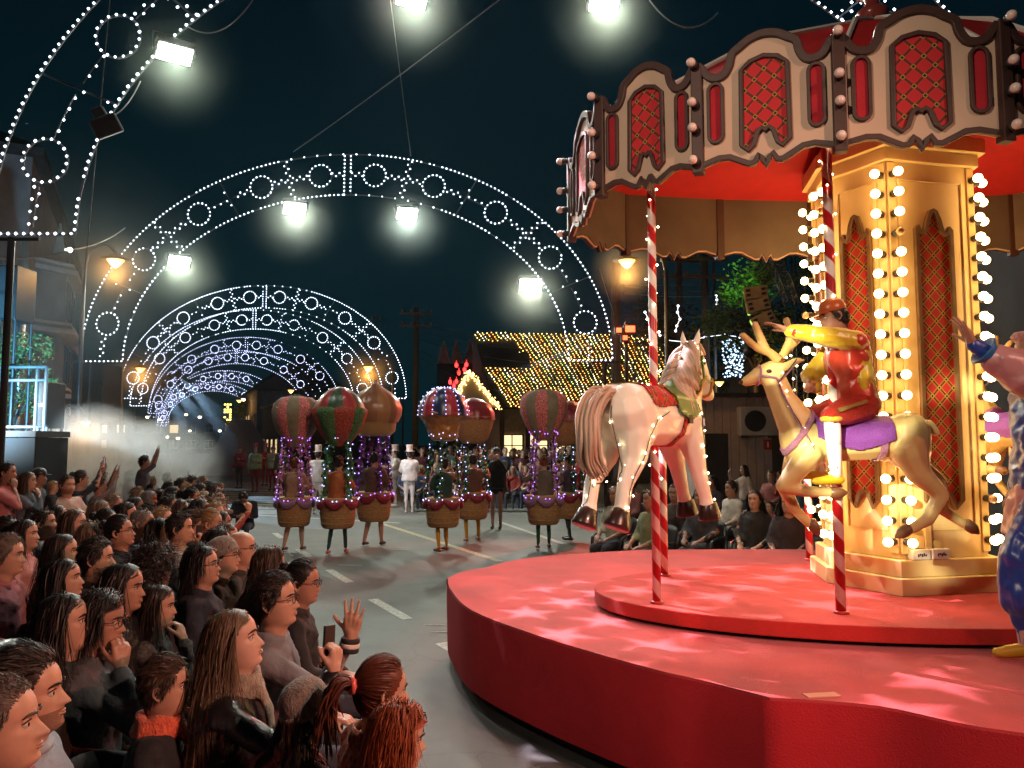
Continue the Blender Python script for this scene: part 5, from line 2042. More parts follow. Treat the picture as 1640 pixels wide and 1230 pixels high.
def hair_mesh(style, seed, HM, base, n=700, seg=11, width=.005, hat=False):
    """strands rooted on the scalp, combed, pulled down by gravity and kept off head and shoulders. HM: head->person matrix, base: neck origin"""
    rs = np.random.RandomState(seed)
    V, F = [], []
    S = {'short': (.040, .12, .06, .009), 'crop': (.018, .05, .05, .003), 'swept': (.070, .12, .05, .014), 'long': (.44, .50, .045, .012), 'long2': (.34, .50, .045, .012), 'bob': (.20, .40, .05, .022), 'curly': (.17, .35, .33, .040),
         'wavy': (.075, .26, .13, .018), 'bowl': (.10, .38, .06, .020), 'pony': (.13, .05, .02, .008), 'bun': (.13, .05, .02, .008), 'bald': (.03, .1, .05, .002), 'fringe': (.30, .42, .07, .018)}[style]
    L0, g, nz_, lay = S
    az = rs.uniform(-PI, PI, n * 3)
    z = rs.uniform(.0, .2255, n * 3)
    aa = np.abs(az)
    line = np.interp(aa, [0, .5, .9, 1.15, 1.35, 1.55, 1.9, 2.4, PI], [.188, .184, .168, .142, .112, .085, .062, .032, .018])
    if style == 'bald':
        line = np.interp(aa, [0, 1.2, 1.6, 2.2, PI], [.30, .30, .12, .05, .03])
        hi = np.interp(aa, [0, 1.4, 1.7, PI], [.0, .0, .135, .15])
        ok = (z > line) & (z < hi)
    else:
        ok = z > line
    if hat:
        ok = ok & (z < .128)
    az, z = az[ok][:n], z[ok][:n]
    # denser on top
    m_ = len(az)
    f, b, w = htab(z)
    x = w * np.sin(az)
    y = np.where(np.cos(az) > 0, f * np.abs(np.cos(az)) ** .82, -b * np.abs(np.cos(az)) ** .95)
    P = np.stack([x, y, z], 1)
    C = np.array([0, -.004, .125])
    N = P - C
    N /= np.linalg.norm(N, axis=1)[:, None]
    if style in ('short', 'crop', 'bald'):
        D = np.stack([x * 2, -.5 + 0 * x + (z > .2) * 1.2 * (rs.rand(m_) < .5), np.where(z > .17, .2, -.9)], 1)
        lift = .16
    elif style == 'swept':
        D = np.stack([x * 3 + .1, -.9 + 0 * x, np.where(z > .17, .5, -.4)], 1)
        lift = .26
    elif style in ('pony', 'bun'):
        T_ = np.array([0, -.115, .145 if style == 'pony' else .175])
        D = T_ - P
        L0 = 1.0
        lift = .05
    elif style == 'wavy':
        D = np.stack([x * 4, .5 * np.sign(y) + 0 * x, -.2 + 0 * x], 1) + rs.normal(0, .5, (m_, 3))
        lift = .30
    elif style == 'curly':
        D = N + rs.normal(0, .5, (m_, 3))
        lift = .7
    elif style in ('bowl', 'fringe'):
        D = np.stack([x * 5, np.where(y > .02, .8, -.4), -.35 + 0 * x], 1)
        lift = .18
    else:
        D = np.stack([np.sign(x + .012) * (.75 - .3 * (y < -.04)), -.42 + 0 * x, -.25 + 0 * x], 1)
        lift = .15
    D = D / (np.linalg.norm(D, axis=1)[:, None] + 1e-9)
    D = D - N * np.sum(D * N, 1)[:, None] + N * lift
    D = D / (np.linalg.norm(D, axis=1)[:, None] + 1e-9)
    Lr = L0 * rs.uniform(.78, 1.08, m_)
    if style in ('pony', 'bun'):
        Lr = np.linalg.norm(T_ - P, axis=1)
    step = (Lr / seg)[:, None]
    Rm = np.array(HM.to_3x3())
    Tm = np.array(HM.translation)
    Pw = P @ Rm.T + Tm
    Dw = D @ Rm.T
    Cw = C @ Rm.T + Tm
    Ri = np.linalg.inv(Rm)
    layer = (rs.rand(m_) ** .7 * lay + .004)[:, None]
    pts = [Pw.copy()]
    grav = np.array([0, 0, -1.0])
    ell_ = np.array([.076, .099, .118])
    tors = [(np.array([0, -.02, base - .17]), np.array([.205, .125, .155])), (np.array([0, -.03, base - .40]), np.array([.20, .15, .35]))]
    ph = rs.uniform(0, 6.28, (m_, 3))
    nv = rs.normal(0, 1, (m_, 3))
    T_w = None
    for k in range(seg):
        if style in ('pony', 'bun'):
            Tw = T_ @ Rm.T + Tm
            Dw = Tw - Pw
            Dw /= (np.linalg.norm(Dw, axis=1)[:, None] + 1e-9)
        else:
            Dw = Dw * (1 - g) + grav * g
            wob = nv * nz_ + (np.sin(ph + k * 1.7) * nz_ * 2.2 if style in ('curly', 'wavy') else np.sin(ph + k * .7) * nz_ * .8)
            Dw = Dw + wob
            Dw /= (np.linalg.norm(Dw, axis=1)[:, None] + 1e-9)
        Pw = Pw + Dw * step
        q = (Pw - Cw) @ Ri.T
        e = ell_ + layer
        # the back of the skull is deeper than the face
        ins = np.sum((q / e) ** 2, 1)
        hit = ins < 1
        if hit.any():
            s = 1 / np.sqrt(ins[hit] + 1e-9)
            q[hit] *= s[:, None]
            Pw[hit] = q[hit] @ Rm.T + Cw
        if style in ('long', 'long2', 'bob', 'fringe'):
            fc = (np.abs(q[:, 0]) < .090) & (q[:, 1] > .020 + q[:, 2] * .6) & (q[:, 2] < .052) & (q[:, 2] > -.17)        # keep the face free
            if fc.any():
                sgn_ = np.sign(q[fc, 0] + 1e-4)
                q[fc, 0] = sgn_ * np.maximum(np.abs(q[fc, 0]), .084)
                q[fc, 1] = np.minimum(q[fc, 1], .020 + q[fc, 2] * .6)
                Pw[fc] = q[fc] @ Rm.T + Cw
            for c_, e_ in tors:
                qq = Pw - c_
                ins = np.sum((qq / (e_ + layer)) ** 2, 1)
                hit = ins < 1
                if hit.any():
                    qq[hit] *= (1 / np.sqrt(ins[hit] + 1e-9))[:, None]
                    Pw[hit] = qq[hit] + c_
        pts.append(Pw.copy())
    A = np.stack(pts, 1)                                # strands x (seg+1) x 3
    tang = np.gradient(A, axis=1)
    tang /= (np.linalg.norm(tang, axis=2)[:, :, None] + 1e-9)
    rad = A - Cw
    rad[:, :, 2] *= .3
    side = np.cross(tang, rad)
    side /= (np.linalg.norm(side, axis=2)[:, :, None] + 1e-9)
    roll = rs.normal(0, .45, (m_, 1, 1))
    side = side * np.cos(roll) + np.cross(tang, side) * np.sin(roll)
    tt = np.linspace(0, 1, seg + 1)
    prof = np.clip(1.15 - tt ** 3, .12, 1)[None, :, None] * width * rs.uniform(.6, 1.3, (m_, 1, 1))
    a, b = A - side * prof / 2, A + side * prof / 2
    ns = seg + 1
    V = np.concatenate([a, b], 1).reshape(-1, 3)
    kk = np.arange(seg)[None, :]
    oo = (np.arange(m_) * 2 * ns)[:, None]
    F = np.stack([oo + kk, oo + kk + 1, oo + ns + kk + 1, oo + ns + kk], 2).reshape(-1, 4)
    CF = []
    # scalp cap below the strands
    na, nk = (64, 36) if n > 600 else (32, 18)
    o = len(V)
    cv, idx = [], {}
    zs = np.linspace(.01, .2245, nk)
    for i, zz in enumerate(zs):
        f, b, w = htab(zz)
        for j in range(na):
            t = -PI + 2 * PI * j / na
            xx = w * math.sin(t)
            yy = f * abs(math.cos(t)) ** .82 if math.cos(t) > 0 else -b * abs(math.cos(t)) ** .95
            p = np.array([xx, yy, zz])
            nn = (p - C) / np.linalg.norm(p - C)
            cv.append((p + nn * (.0035 + .25 * lay * (style not in ('bald', 'crop')))) @ Rm.T + Tm)
    if style != 'bald':
        for i in range(nk - 1):
            for j in range(na):
                t = -PI + 2 * PI * (j + .5) / na
                ln = float(np.interp(abs(t), [0, .5, .9, 1.15, 1.35, 1.55, 1.9, 2.4, PI], [.188, .184, .168, .142, .112, .085, .062, .032, .018]))
                if zs[i] > ln + .008:
                    CF.append((o + i * na + j, o + i * na + (j + 1) % na, o + (i + 1) * na + (j + 1) % na, o + (i + 1) * na + j))
        V = np.concatenate([V, np.array(cv)])
        F = np.concatenate([F, np.array(CF)])
    return V, F


def quads(name, V, F, m, parent):
    me = bpy.data.meshes.new(name)
    me.vertices.add(len(V))
    me.vertices.foreach_set('co', np.ascontiguousarray(V, dtype=np.float32).ravel())
    me.loops.add(F.size)
    me.loops.foreach_set('vertex_index', np.ascontiguousarray(F, dtype=np.int32).ravel())
    me.polygons.add(len(F))
    me.polygons.foreach_set('loop_start', np.arange(0, F.size, 4, dtype=np.int32))
    me.polygons.foreach_set('use_smooth', np.ones(len(F), dtype=bool))
    me.update(calc_edges=True)
    me.materials.append(m)
    return link(name, me, parent)


def tail_locks(HM, style, seed, col):
    """pony tail or bun"""
    rg = random.Random(seed)
    q = MB()
    if style == 'pony':
        b = Vector((0, -.112, .145))
        for i in range(60):
            o = Vector((rg.gauss(0, .012), rg.gauss(0, .010), rg.gauss(0, .012)))
            e = Vector((rg.gauss(0, .03), rg.gauss(-.02, .03), rg.gauss(0, .05)))
            pts = [b + o * .5, b + o + Vector((0, -.05, .012)), b + o + e * .4 + Vector((0, -.085, -.06)), b + e + Vector((0, -.07, -.20))]
            q.tube([HM @ Vector(p) for p in smooth_curve(pts, 3)], [.004, .006, .006, .006, .006, .005, .005, .004, .003, .001], 5)
    else:
        b = Vector((0, -.112, .185))
        for i in range(46):
            a0 = rg.random() * 6.28
            r_ = .034 * rg.uniform(.5, 1.05)
            ax = Vector((rg.gauss(0, 1), rg.gauss(-1, .5), rg.gauss(0, 1))).normalized()
            F = dirframe(ax, b)
            q.tube([HM @ (F @ Vector((r_ * math.cos(a0 + t * .5), r_ * math.sin(a0 + t * .5), rg.uniform(-.01, .01) + .016 * rg.uniform(-1, 1)))) for t in range(7)], .006, 5)
    return q


def glasses(HM, col=(.02, .02, .02)):
    q = MB()
    for s in (-1, 1):
        q.tube([HM @ Vector((s * .032 + .023 * math.cos(t * PI / 7), .101, .112 + .017 * math.sin(t * PI / 7))) for t in range(14)], .0018, 5, closed=True)
        q.tube([HM @ Vector(p) for p in ((s * .055, .100, .116), (s * .071, .070, .118), (s * .077, -.005, .116), (s * .076, -.02, .105))], .0018, 5)
    q.tube([HM @ Vector(p) for p in ((-.010, .103, .114), (0, .108, .117), (.010, .103, .114))], .0018, 5)
    return q


TORSO = [(.46, .150, .115, .0), (.50, .172, .128, .0), (.60, .166, .122, -.005), (.70, .150, .112, -.010), (.80, .160, .118, -.012), (.88, .174, .124, -.014), (.95, .184, .114, -.016), (1.00, .172, .098, -.020), (1.030, .128, .084, -.022), (1.055, .085, .074, -.020), (1.066, .076, .070, -.016)]


def loft(q, rings, n=22):
    V, F = [], []
    for (z, a, b, yo) in rings:
        for j in range(n):
            t = 2 * PI * j / n
            V.append((a * math.copysign(abs(math.cos(t)) ** .85, math.cos(t)), yo + b * math.copysign(abs(math.sin(t)) ** .9, math.sin(t)), z))
    k = len(rings)
    for i in range(k - 1):
        for j in range(n):
            F.append((i * n + j, i * n + (j + 1) % n, (i + 1) * n + (j + 1) % n, (i + 1) * n + j))
    F.append(tuple(range(n - 1, -1, -1)))
    F.append(tuple((k - 1) * n + j for j in range(n)))
    q.add(V, F)


# arm poses, right side: elbow, wrist, finger direction, palm normal, hand
ARMS = {
    'lap': ((.235, .03, .745), (.115, .27, .635), (-.35, .9, -.15), (.1, -.1, -1), 'soft'),
    'lap2': ((.245, .06, .75), (.09, .30, .66), (-.8, .5, .0), (0, 0, -1), 'curl'),
    'phone': ((.235, .20, .86), (.085, .37, 1.10), (-.10, .12, 1), (-.5, -.9, 0), 'grip'),
    'phonehi': ((.25, .24, 1.10), (.12, .34, 1.36), (-.15, .10, 1), (-.5, -.9, 0), 'grip'),
    'cheek': ((.19, .24, .80), (.085, .13, 1.03), (-.15, -.05, 1), (-.8, -.5, .1), 'curl'),
    'mouth': ((.20, .25, .78), (.045, .175, 1.02), (-.35, -.3, .9), (-.2, -1, -.2), 'curl'),
    'wave': ((.26, .24, .86), (.28, .36, 1.10), (.02, .10, 1), (-1, .25, .0), 'open'),
    'down': ((.24, -.03, .70), (.25, .03, .45), (0, .1, -1), (-1, 0, 0), 'soft'),
    'reach': ((.20, .20, 1.02), (.15, .42, 1.12), (0, .9, .35), (0, 0, -1), 'soft'),
    'fwd': ((.235, .10, .76), (.14, .32, .80), (-.3, .9, .2), (-.8, 0, -.3), 'curl'),
    'up': ((.26, .16, 1.14), (.18, .24, 1.40), (-.1, .2, 1), (0, 1, 0), 'open'),
    'hold': ((.23, .12, .78), (.06, .26, .86), (-.9, .3, .1), (0, -1, -.2), 'curl'),
}


def person(label, loc, yaw, s=1.0, pose='seat', hair='short', hcol=(.03, .018, .012), skin=0, top=(.03, .03, .035), tk='cotton', leg=(.03, .035, .05), arms=('lap', 'lap'), head=(0, 0, 0), det=1, female=True,
           extras=(), group=None, fat=0.0, nose=1.0, seed=None, legs=None, feet=(.02, .02, .02), bulk=0.0, name='person', sleeve=True, bare=False, lean=0.0, topm=None, legm=None, skirt=None, hairn=None, cat='person'):
    """facing +Y before the turn; yaw: where the body faces, degrees from +X (0 = to the right, 90 = away)"""
    if seed is None:
        seed = abs(hash((round(loc[0], 2), round(loc[1], 2)))) % 9999
    rg = random.Random(seed)
    root = empty(name, loc, R(yaw - 90), label, cat, group, s)
    dz = 0.0 if pose in ('seat', 'ride') else .40
    up = Matrix.Translation((0, 0, dz)) @ Matrix.Translation((0, 0, .5)) @ Matrix.Rotation(R(-lean), 4, 'X') @ Matrix.Translation((0, 0, -.5))
    HM = up @ Matrix.Translation((0, .012, 1.105)) @ Matrix.Translation((0, -.02, -.03)) @ head_rot(head) @ Matrix.Translation((0, .02, .03))
    vox = {0: .030, 1: .0175, 2: .032}[det]
    # --- body
    body = MB()
    if det == 0:
        hv, hf = head_mesh(22, 16, female, nose, fat)
    elif det == 2:
        hv, hf = head_mesh(34, 24, female, nose, fat)
    else:
        hv, hf = head_mesh(52, 40, female, nose, fat)
    body.add(hv, hf, HM)
    if det:
        loft(body, [(z + dz, a * .80, b * .80, y) for z, a, b, y in TORSO], 14) if not lean else body.cap(up @ Vector((0, -.01, .6)), .10, up @ Vector((0, -.015, 1.04)), .07)
    topb = MB()
    tr = [(z, a * ((.97 if female else 1.08) + bulk), b * (1.04 + bulk * 1.4 + fat), y) for z, a, b, y in TORSO]
    loft(topb, tr)
    if not topm:
        topm = cloth(top, tk)
    hands = []
    sw = .166 if female else .188
    for side, nm in ((1, arms[0]), (-1, arms[1])):
        if nm is None:
            continue
        el, wr, hd, pn, hk = ARMS[nm] if isinstance(nm, str) else nm
        m_ = Vector((side, 1, 1))
        sh = Vector((sw * side, -.02, .985))
        el, wr = Vector(el) * m_, Vector(wr) * m_
        hd, pn = Vector(hd) * m_, Vector(pn) * m_
        r0 = .058 if female else .064
        topb.cap(sh - Vector((side * .03, 0, -.01)), r0 * (1.08 + bulk), sh, r0 * (1.05 + bulk * 1.3))
        if sleeve:
            topb.cap(sh, r0 * (1 + bulk), el, .046 * (1.05 + bulk))
            topb.cap(el, .045 * (1.05 + bulk), wr - (wr - el).normalized() * .02, .035 * (1.05 + bulk))
        else:
            topb.cap(sh, r0 * (1 + bulk), sh.lerp(el, .55), .055)
            pass
        body.cap(up @ Vector((sh.x * .6, sh.y, sh.z)), .040, up @ sh, .042)
        body.cap(up @ sh, .042, up @ el, .037)
        body.cap(up @ el, .038, up @ wr, .026, 12)
        y = hd.normalized()
        z = (-pn - y * (-pn).dot(y)).normalized()
        x = y.cross(z)
        HMt = frame(x, y, z, wr)
        if side < 0:
            HMt = HMt @ Matrix.Scale(-1, 4, (1, 0, 0))
        V_, F_ = (HANDS if det == 1 else HANDS_FAR)[hk]
        if det:
            body.add([tuple(v) for v in V_], [f[::-1] for f in F_] if side < 0 else F_, up @ HMt)
        else:
            body.cap(up @ wr, .028, up @ (wr + y * .13), .03, 7)
        hands.append((side, up @ HMt))
    # --- legs
    legb = MB()
    if pose == 'seat':
        hj = [Vector((sx * .088, .03, .525)) for sx in (1, -1)]
        kn = [Vector((sx * .10 + rg.uniform(-.02, .02), .44, .50)) for sx in (1, -1)]
        an = [Vector((k.x, .43 + rg.uniform(-.04, .06), .09)) for k in kn]
    elif legs:
        hj = [Vector((sx * (.12 if pose == 'ride' else .085), 0, .50 + dz)) for sx in (1, -1)]
        kn, an = [Vector(v) for v in legs[0]], [Vector(v) for v in legs[1]]
    else:
        hj = [Vector((sx * .085, 0, .92)) for sx in (1, -1)]
        kn = [Vector((sx * .085, .02, .50)) for sx in (1, -1)]
        an = [Vector((sx * .085, -.02, .09)) for sx in (1, -1)]
    loft(legb, [(.44 + dz, .10, .09, 0), (.48 + dz, .150, .118, 0), (.54 + dz, .160, .122, 0), (.62 + dz, .150, .112, 0)])
    for h_, k_, a_ in zip(hj, kn, an):
        shoe = MB()
        if bare:
            legb.cap(h_, .085, h_.lerp(k_, .35), .08)
            body.cap(h_, .075, k_, .050, 12)
            body.cap(k_, .052, k_.lerp(a_, .35), .050, 12)
            body.cap(k_.lerp(a_, .35), .050, a_, .030, 12)
        else:
            legb.cap(h_, .088, k_, .060)
            legb.cap(k_, .060, a_, .045)
        fd = Vector((0, 1, 0))
        d_ = (a_ - k_).normalized()
        heel = a_ + Vector((0, -.03, -.045))
        shoe.cap(heel, .036, a_ + Vector((0, .04, -.04)), .040)
        shoe.cap(a_ + Vector((0, .04, -.042)), .040, a_ + Vector((0, .15, -.055)), .030)
        if det and not (pose == 'seat' and det == 1):
            V3, F3 = remesh(shoe, .018, 2)
            tm = MB()
            tm.add(V3, F3)
            tm.build('shoe', mat('shoe_%s' % '_'.join('%d' % (c * 999) for c in feet), feet, .4, coat=.2), root, True)
        elif det:
            shoe.build('shoe', mat('shoe_%s' % '_'.join('%d' % (c * 999) for c in feet), feet, .4, coat=.2), root, True)
    if det:
        bo = body.build('body', SKINS[skin], root, True)
    V_, F_ = remesh(topb, vox, 4 if det else 2)
    V_ = [up @ Vector(v) for v in wrinkle(V_, .015 if det else .004, 9.5, seed % 50, det > 0)]
    if det:
        tm = MB()
        tm.add(V_, F_)
        tm.build('top', topm, root, True)
    if pose == 'seat' and det == 1:
        V2, F2 = remesh(legb, .028, 3)
        V2 = wrinkle(V2, .005, 10, seed % 31)
    else:
        V2, F2 = remesh(legb, vox * 1.4, 3)
    legm = legm or cloth(leg, 'cotton')
    if det:
        tm = MB()
        tm.add(V2, F2)
        tm.build('trousers', legm, root, True)
    if det == 1 and pose == 'seat' and not any(x[0] in ('scarf', 'collar') for x in extras):
        q = MB()                                       # stand-up jacket collar with an open front
        k0 = 1.05 if female else 1.12
        arc = [R(118 + 304 * t / 20) for t in range(21)]
        lo = [up @ Vector((.090 * k0 * math.cos(a), -.016 + .083 * k0 * math.sin(a), 1.040 - .03 * max(0, math.sin(a)))) for a in arc]
        hi = [up @ Vector((.079 * k0 * math.cos(a), -.012 + .072 * k0 * math.sin(a), 1.092 - .035 * max(0, math.sin(a)))) for a in arc]
        q.add(lo + hi, [(i, i + 1, 22 + i, 21 + i) for i in range(20)])
        o = q.build('collar', topm, root, True)
        so = o.modifiers.new('thick', 'SOLIDIFY')
        so.thickness = .012
        so.offset = 0
    # --- face details
    hm = hairmat(hcol)
    if det:
        for s_ in (-1, 1):
            e = MB()
            e.cur = 0
            e.ball((s_ * .032, .0722, .1120), .0122, 12, 8, M=HM)
            e.cur = 4
            e.ball((s_ * .032, .0712, .1185), .0128, 12, 8, (1.05, 1, .8), M=HM)
            e.cur = 1
            e.ball((s_ * .032 + .001, .0805, .1115), .0066, 10, 6, (1, .7, 1), M=HM)
            e.cur = 2
            e.tube([HM @ Vector(p) for p in ((s_ * .016, .0845, .1185), (s_ * .026, .0865, .1220), (s_ * .040, .082, .1210), (s_ * .048, .073, .1165))], [.0015, .0022, .0022, .0012], 5)
            e.cur = 3
            e.tube([HM @ Vector(p) for p in ((s_ * .012, .0965, .1315), (s_ * .026, .0955, .1375), (s_ * .042, .087, .1365), (s_ * .052, .075, .130))], [.0032, .0042, .0036, .0015], 5, flat=(.8, 1.1))
            e.build('eye', [EYEW, IRIS, mat('eyelash', (.015, .01, .008), .7), hm if sum(hcol) < .25 else BROWH, SKINS[skin]], root, True)
        e = MB()
        e.tube([HM @ Vector(p) for p in ((-.021, .088, .0495), (-.010, .0965, .0505), (0, .0985, .0500), (.010, .0965, .0505), (.021, .088, .0495))], [.001, .0026, .003, .0026, .001], 6, flat=(1, 1.2))
        e.tube([HM @ Vector(p) for p in ((-.017, .090, .0435), (-.008, .0965, .0425), (0, .098, .0420), (.008, .0965, .0425), (.017, .090, .0435))], [.001, .003, .0036, .003, .001], 6, flat=(1, 1.2))
        e.build('mouth', LIPS if female else SKINS[min(skin + 1, 2)], root, True)
    # --- hair
    beanie = [x for x in extras if x[0] in ('beanie', 'cap', 'tophat', 'beret', 'hood')]
    nh = hairn or {0: 90, 1: 1200, 2: 300}[det]
    wd = .022 if det == 0 else (.0021 * (2600 / nh) ** .62)
    sgm = 5 if hair in ('short', 'crop', 'swept', 'bald', 'pony', 'bun') else (9 if det == 1 else 6)
    if hair in ('short', 'crop', 'swept', 'curly', 'wavy') and det == 1:
        nh = int(nh * 1.5)
    hv_, hf_ = hair_mesh(hair, seed, HM, 1.095 + dz, nh, sgm, wd, bool(beanie))
    if det:
        ho = quads('hair', hv_, hf_, hm, root)
        if hair in ('pony', 'bun'):
            tail_locks(HM, hair, seed, hcol).build('ponytail' if hair == 'pony' else 'bun', hm, ho, True)
    else:                                              # far figure: one joined mesh
        j = MB()
        j.cur = 0
        j.add(body.V, body.F)
        j.cur = 1
        j.add(V_, F_)
        j.cur = 2
        j.add(V2, F2)
        j.cur = 3
        j.add(hv_, [tuple(int(i) for i in f) for f in hf_])
        me = j.mesh('person', [SKINS[skin], topm, legm, hm], True)
        bpy.data.objects.remove(root)
        root = link(name, me)
        root.location = loc
        root.rotation_euler = (0, 0, R(yaw - 90))
        root.scale = (s,) * 3
        tag(root, label, cat, group)
        return root, HM, hands
    for x in extras:
        if x[0] == 'glasses':
            glasses(HM).build('glasses', mat('spectacle_frame', (.03, .02, .02), .25, metal=.4), root, True)
        elif x[0] in ('beanie', 'beret'):
            q = MB()
            pr = [(.088, .118), (.095, .123), (.097, .140), (.096, .165), (.088, .195), (.070, .222), (.040, .240), (.006, .246)] if x[0] == 'beanie' else [(.085, .150), (.090, .160), (.110, .172), (.118, .190), (.105, .212), (.06, .228), (.006, .232)]
            T_ = HM @ Matrix.Translation((0, -.016, .0)) @ Matrix.Translation((0, 0, .15)) @ Matrix.Rotation(R(x[2] if len(x) > 2 else 14), 4, 'X') @ Matrix.Translation((0, 0, -.15))
            q.lathe(pr, 40, T_, .93, 1.12)
            if x[0] == 'beanie':
                q.lathe([(.0955, .112), (.102, .116), (.103, .136), (.098, .142)], 40, T_, .93, 1.12)
            q.build('hat', cloth(x[1], 'knit'), root, True)
        elif x[0] == 'cap':
            q = MB()
            T_ = HM @ Matrix.Translation((0, -.004, .006))
            q.lathe([(.083, .135), (.090, .140), (.091, .165), (.083, .200), (.060, .226), (.025, .240), (.003, .242)], 32, T_, .94, 1.12)
            q.add([(sx * .078, .05, .138) for sx in (-1, 1)] + [(-.070, .10, .138), (-.035, .165, .133), (0, .178, .132), (.035, .165, .133), (.070, .10, .138), (0, .09, .142)], [(0, 2, 7), (2, 3, 7), (3, 4, 7), (4, 5, 7), (5, 6, 7), (6, 1, 7)], T_)
            q.ball((0, 0, .243), .009, 8, 6, M=T_)
            o = q.build('cap', cloth(x[1], 'satin'), root, True)
            so = o.modifiers.new('thick', 'SOLIDIFY')
            so.thickness = .005
        elif x[0] == 'tophat':
            q = MB()
            T_ = HM @ Matrix.Translation((0, -.008, .025))
            q.lathe([(.145, .152), (.148, .158), (.092, .160), (.088, .20), (.092, .30), (.100, .335), (.09, .342), (.002, .345)], 28, T_, .95, 1.08)
            q.build('top_hat', cloth(x[1], 'satin'), root, True)
        elif x[0] == 'phone':
            side, hmx = [h for h in hands if h[0] == x[1]][0]
            P_ = hmx @ Matrix.Translation((-.0, .075, -.035)) @ Matrix.Rotation(R(-6), 4, 'X')
            q = MB()
            q.box((0, .02, 0), (.074, .150, .009), P_)
            ph_ = q.mesh('phone', BLACKP)
            o = link('phone', ph_)
            o.matrix_world = Matrix.Translation(loc) @ Matrix.Rotation(R(yaw - 90), 4, 'Z') @ Matrix.Scale(s, 4)
            tag(o, x[2], 'phone', 'phones held up by spectators')
            q = MB()
            q.box((0, .02, -.0052), (.068, .140, .0012), P_)
            q.build('screen', emit('phone_screen', (.35, .45, .6), .5), o)
        elif x[0] == 'scarf':
            q = MB()
            for k, (rr, zz) in enumerate(((.086, 1.055), (.092, 1.03), (.08, 1.085))):
                q.tube([up @ Vector((rr * math.cos(t * PI / 8) * 1.05, -.005 + rr * math.sin(t * PI / 8), zz + .01 * math.sin(t + k))) for t in range(16)], .026, 8, closed=True)
            q.tube([up @ Vector(p) for p in ((.05, .09, 1.05), (.06, .135, .96), (.05, .14, .86), (.06, .14, .78))], .034, 8, flat=(1, .5))
            v_, f_ = remesh(q, .012, 2)
            q = MB()
            q.add(wrinkle(v_, .008, 14, 3), f_)
            q.build('scarf', cloth(x[1], 'knit'), root, True)
        elif x[0] == 'collar':
            q = MB()
            q.tube([up @ Vector((.072 * math.cos(t * PI / 9) * 1.05, -.012 + .070 * math.sin(t * PI / 9), 1.075 + .012 * math.cos(t * PI / 9 + 1.57))) for t in range(18)], .018, 7, closed=True)
            q.build('collar', cloth(x[1], 'cotton'), root, True)
        elif x[0] == 'cuffs':
            for side, hmx in hands:
                q = MB()
                for k, c_ in enumerate(((.02, .02, .02), (.7, .66, .6), (.02, .02, .02))):
                    q.cur = k
                    q.lathe([(.040, -.062 + .02 * k), (.042, -.058 + .02 * k), (.042, -.046 + .02 * k), (.040, -.042 + .02 * k)], 18, hmx @ Matrix.Rotation(R(-90), 4, 'X'))
                q.build('cuff', [cloth((.02, .02, .02)), cloth((.7, .66, .6)), cloth((.021, .02, .02))], root, True)
        elif x[0] == 'earring':
            q = MB()
            for s_ in (-1, 1):
                q.ball((s_ * .083, -.004, .066), .006, 8, 6, M=HM)
            q.build('earring', mat('gold', (.8, .6, .3), .25, metal=1), root, True)
        elif x[0] == 'scrunchie':
            q = MB()
            q.tube([HM @ Vector((.024 * math.cos(t * PI / 7), -.118 - .003 * (t % 2), .145 + .024 * math.sin(t * PI / 7))) for t in range(14)], .012, 7, closed=True)
            q.build('hair_tie', cloth(x[1], 'satin'), root, True)
        elif x[0] == 'stubble':
            q = MB()
            V0, F0 = hv, hf
            keep = [f for f in F0 if len(f) == 4 and all(-.008 < V0[i][2] < .062 for i in f) and sum(V0[i][1] for i in f) / 4 > .0 and not (sum(abs(V0[i][0]) for i in f) / 4 < .022 and all(.034 < V0[i][2] < .058 for i in f))]
            c0 = np.array([0, .0, .06])
            q.add([tuple(v + (v - c0) / (np.linalg.norm(v - c0) + 1e-9) * .0012) for v in V0], keep, HM)
            q.build('beard', mat('stubble_%d' % skin, tuple(c * .6 for c in ((.52, .29, .20), (.44, .23, .15), (.34, .17, .11), (.56, .33, .25), (.22, .11, .07))[skin]), .8, bump=.8, bscale=400), root, True)
    return root, HM, hands
# ------------------------------------------------------------------ plastic chairs
CHAIRP = mat('black_chair_plastic', (.018, .020, .022), .32, coat=.15, bump=.05, bscale=60)


def make_chair():
    e = empty('plastic_chair', (0, 0, 0), 0, 'black plastic armchair in the spectator rows', 'chair', 'black plastic chairs of the spectators')
    q = MB()
    q.box((0, .03, .425), (.44, .44, .03))
    q.build('seat', CHAIRP, e, bevel=.012)
    q = MB()
    rows = []
    for i in range(7):
        t = -1 + 2 * i / 6
        rows.append((t * .23, -.205 - .05 * (1 - t * t)))
    V_, F_ = [], []
    for z, dy, k in ((.44, 0, 1), (.62, -.03, 1.02), (.78, -.07, .98), (.84, -.085, .85)):
        for x, y in rows:
            V_.append((x * k, y + dy, z + (.03 * (1 - (x / .23) ** 2) if z > .8 else 0)))
    for i in range(3):
        for j in range(6):
            F_.append((i * 7 + j, i * 7 + j + 1, (i + 1) * 7 + j + 1, (i + 1) * 7 + j))
    q.add(V_, F_)
    o = q.build('backrest', CHAIRP, e, True)
    so = o.modifiers.new('t', 'SOLIDIFY')
    so.thickness = .014
    for s in (-1, 1):
        q = MB()
        q.tube(smooth_curve([(s * .22, -.23, .66), (s * .26, -.10, .665), (s * .265, .12, .655), (s * .25, .23, .60), (s * .235, .25, .43)], 3), .018, 8, flat=(1.5, .8))
        q.build('armrest', CHAIRP, e, True)
        for y in (-.2, .24):
            q = MB()
            q.cyl((s * .215, y, .42), (s * .25, y * 1.12, 0), .022, .016, 8)
            q.build('leg', CHAIRP, e, True)
    return e


chair0 = make_chair()
_ch = [True]


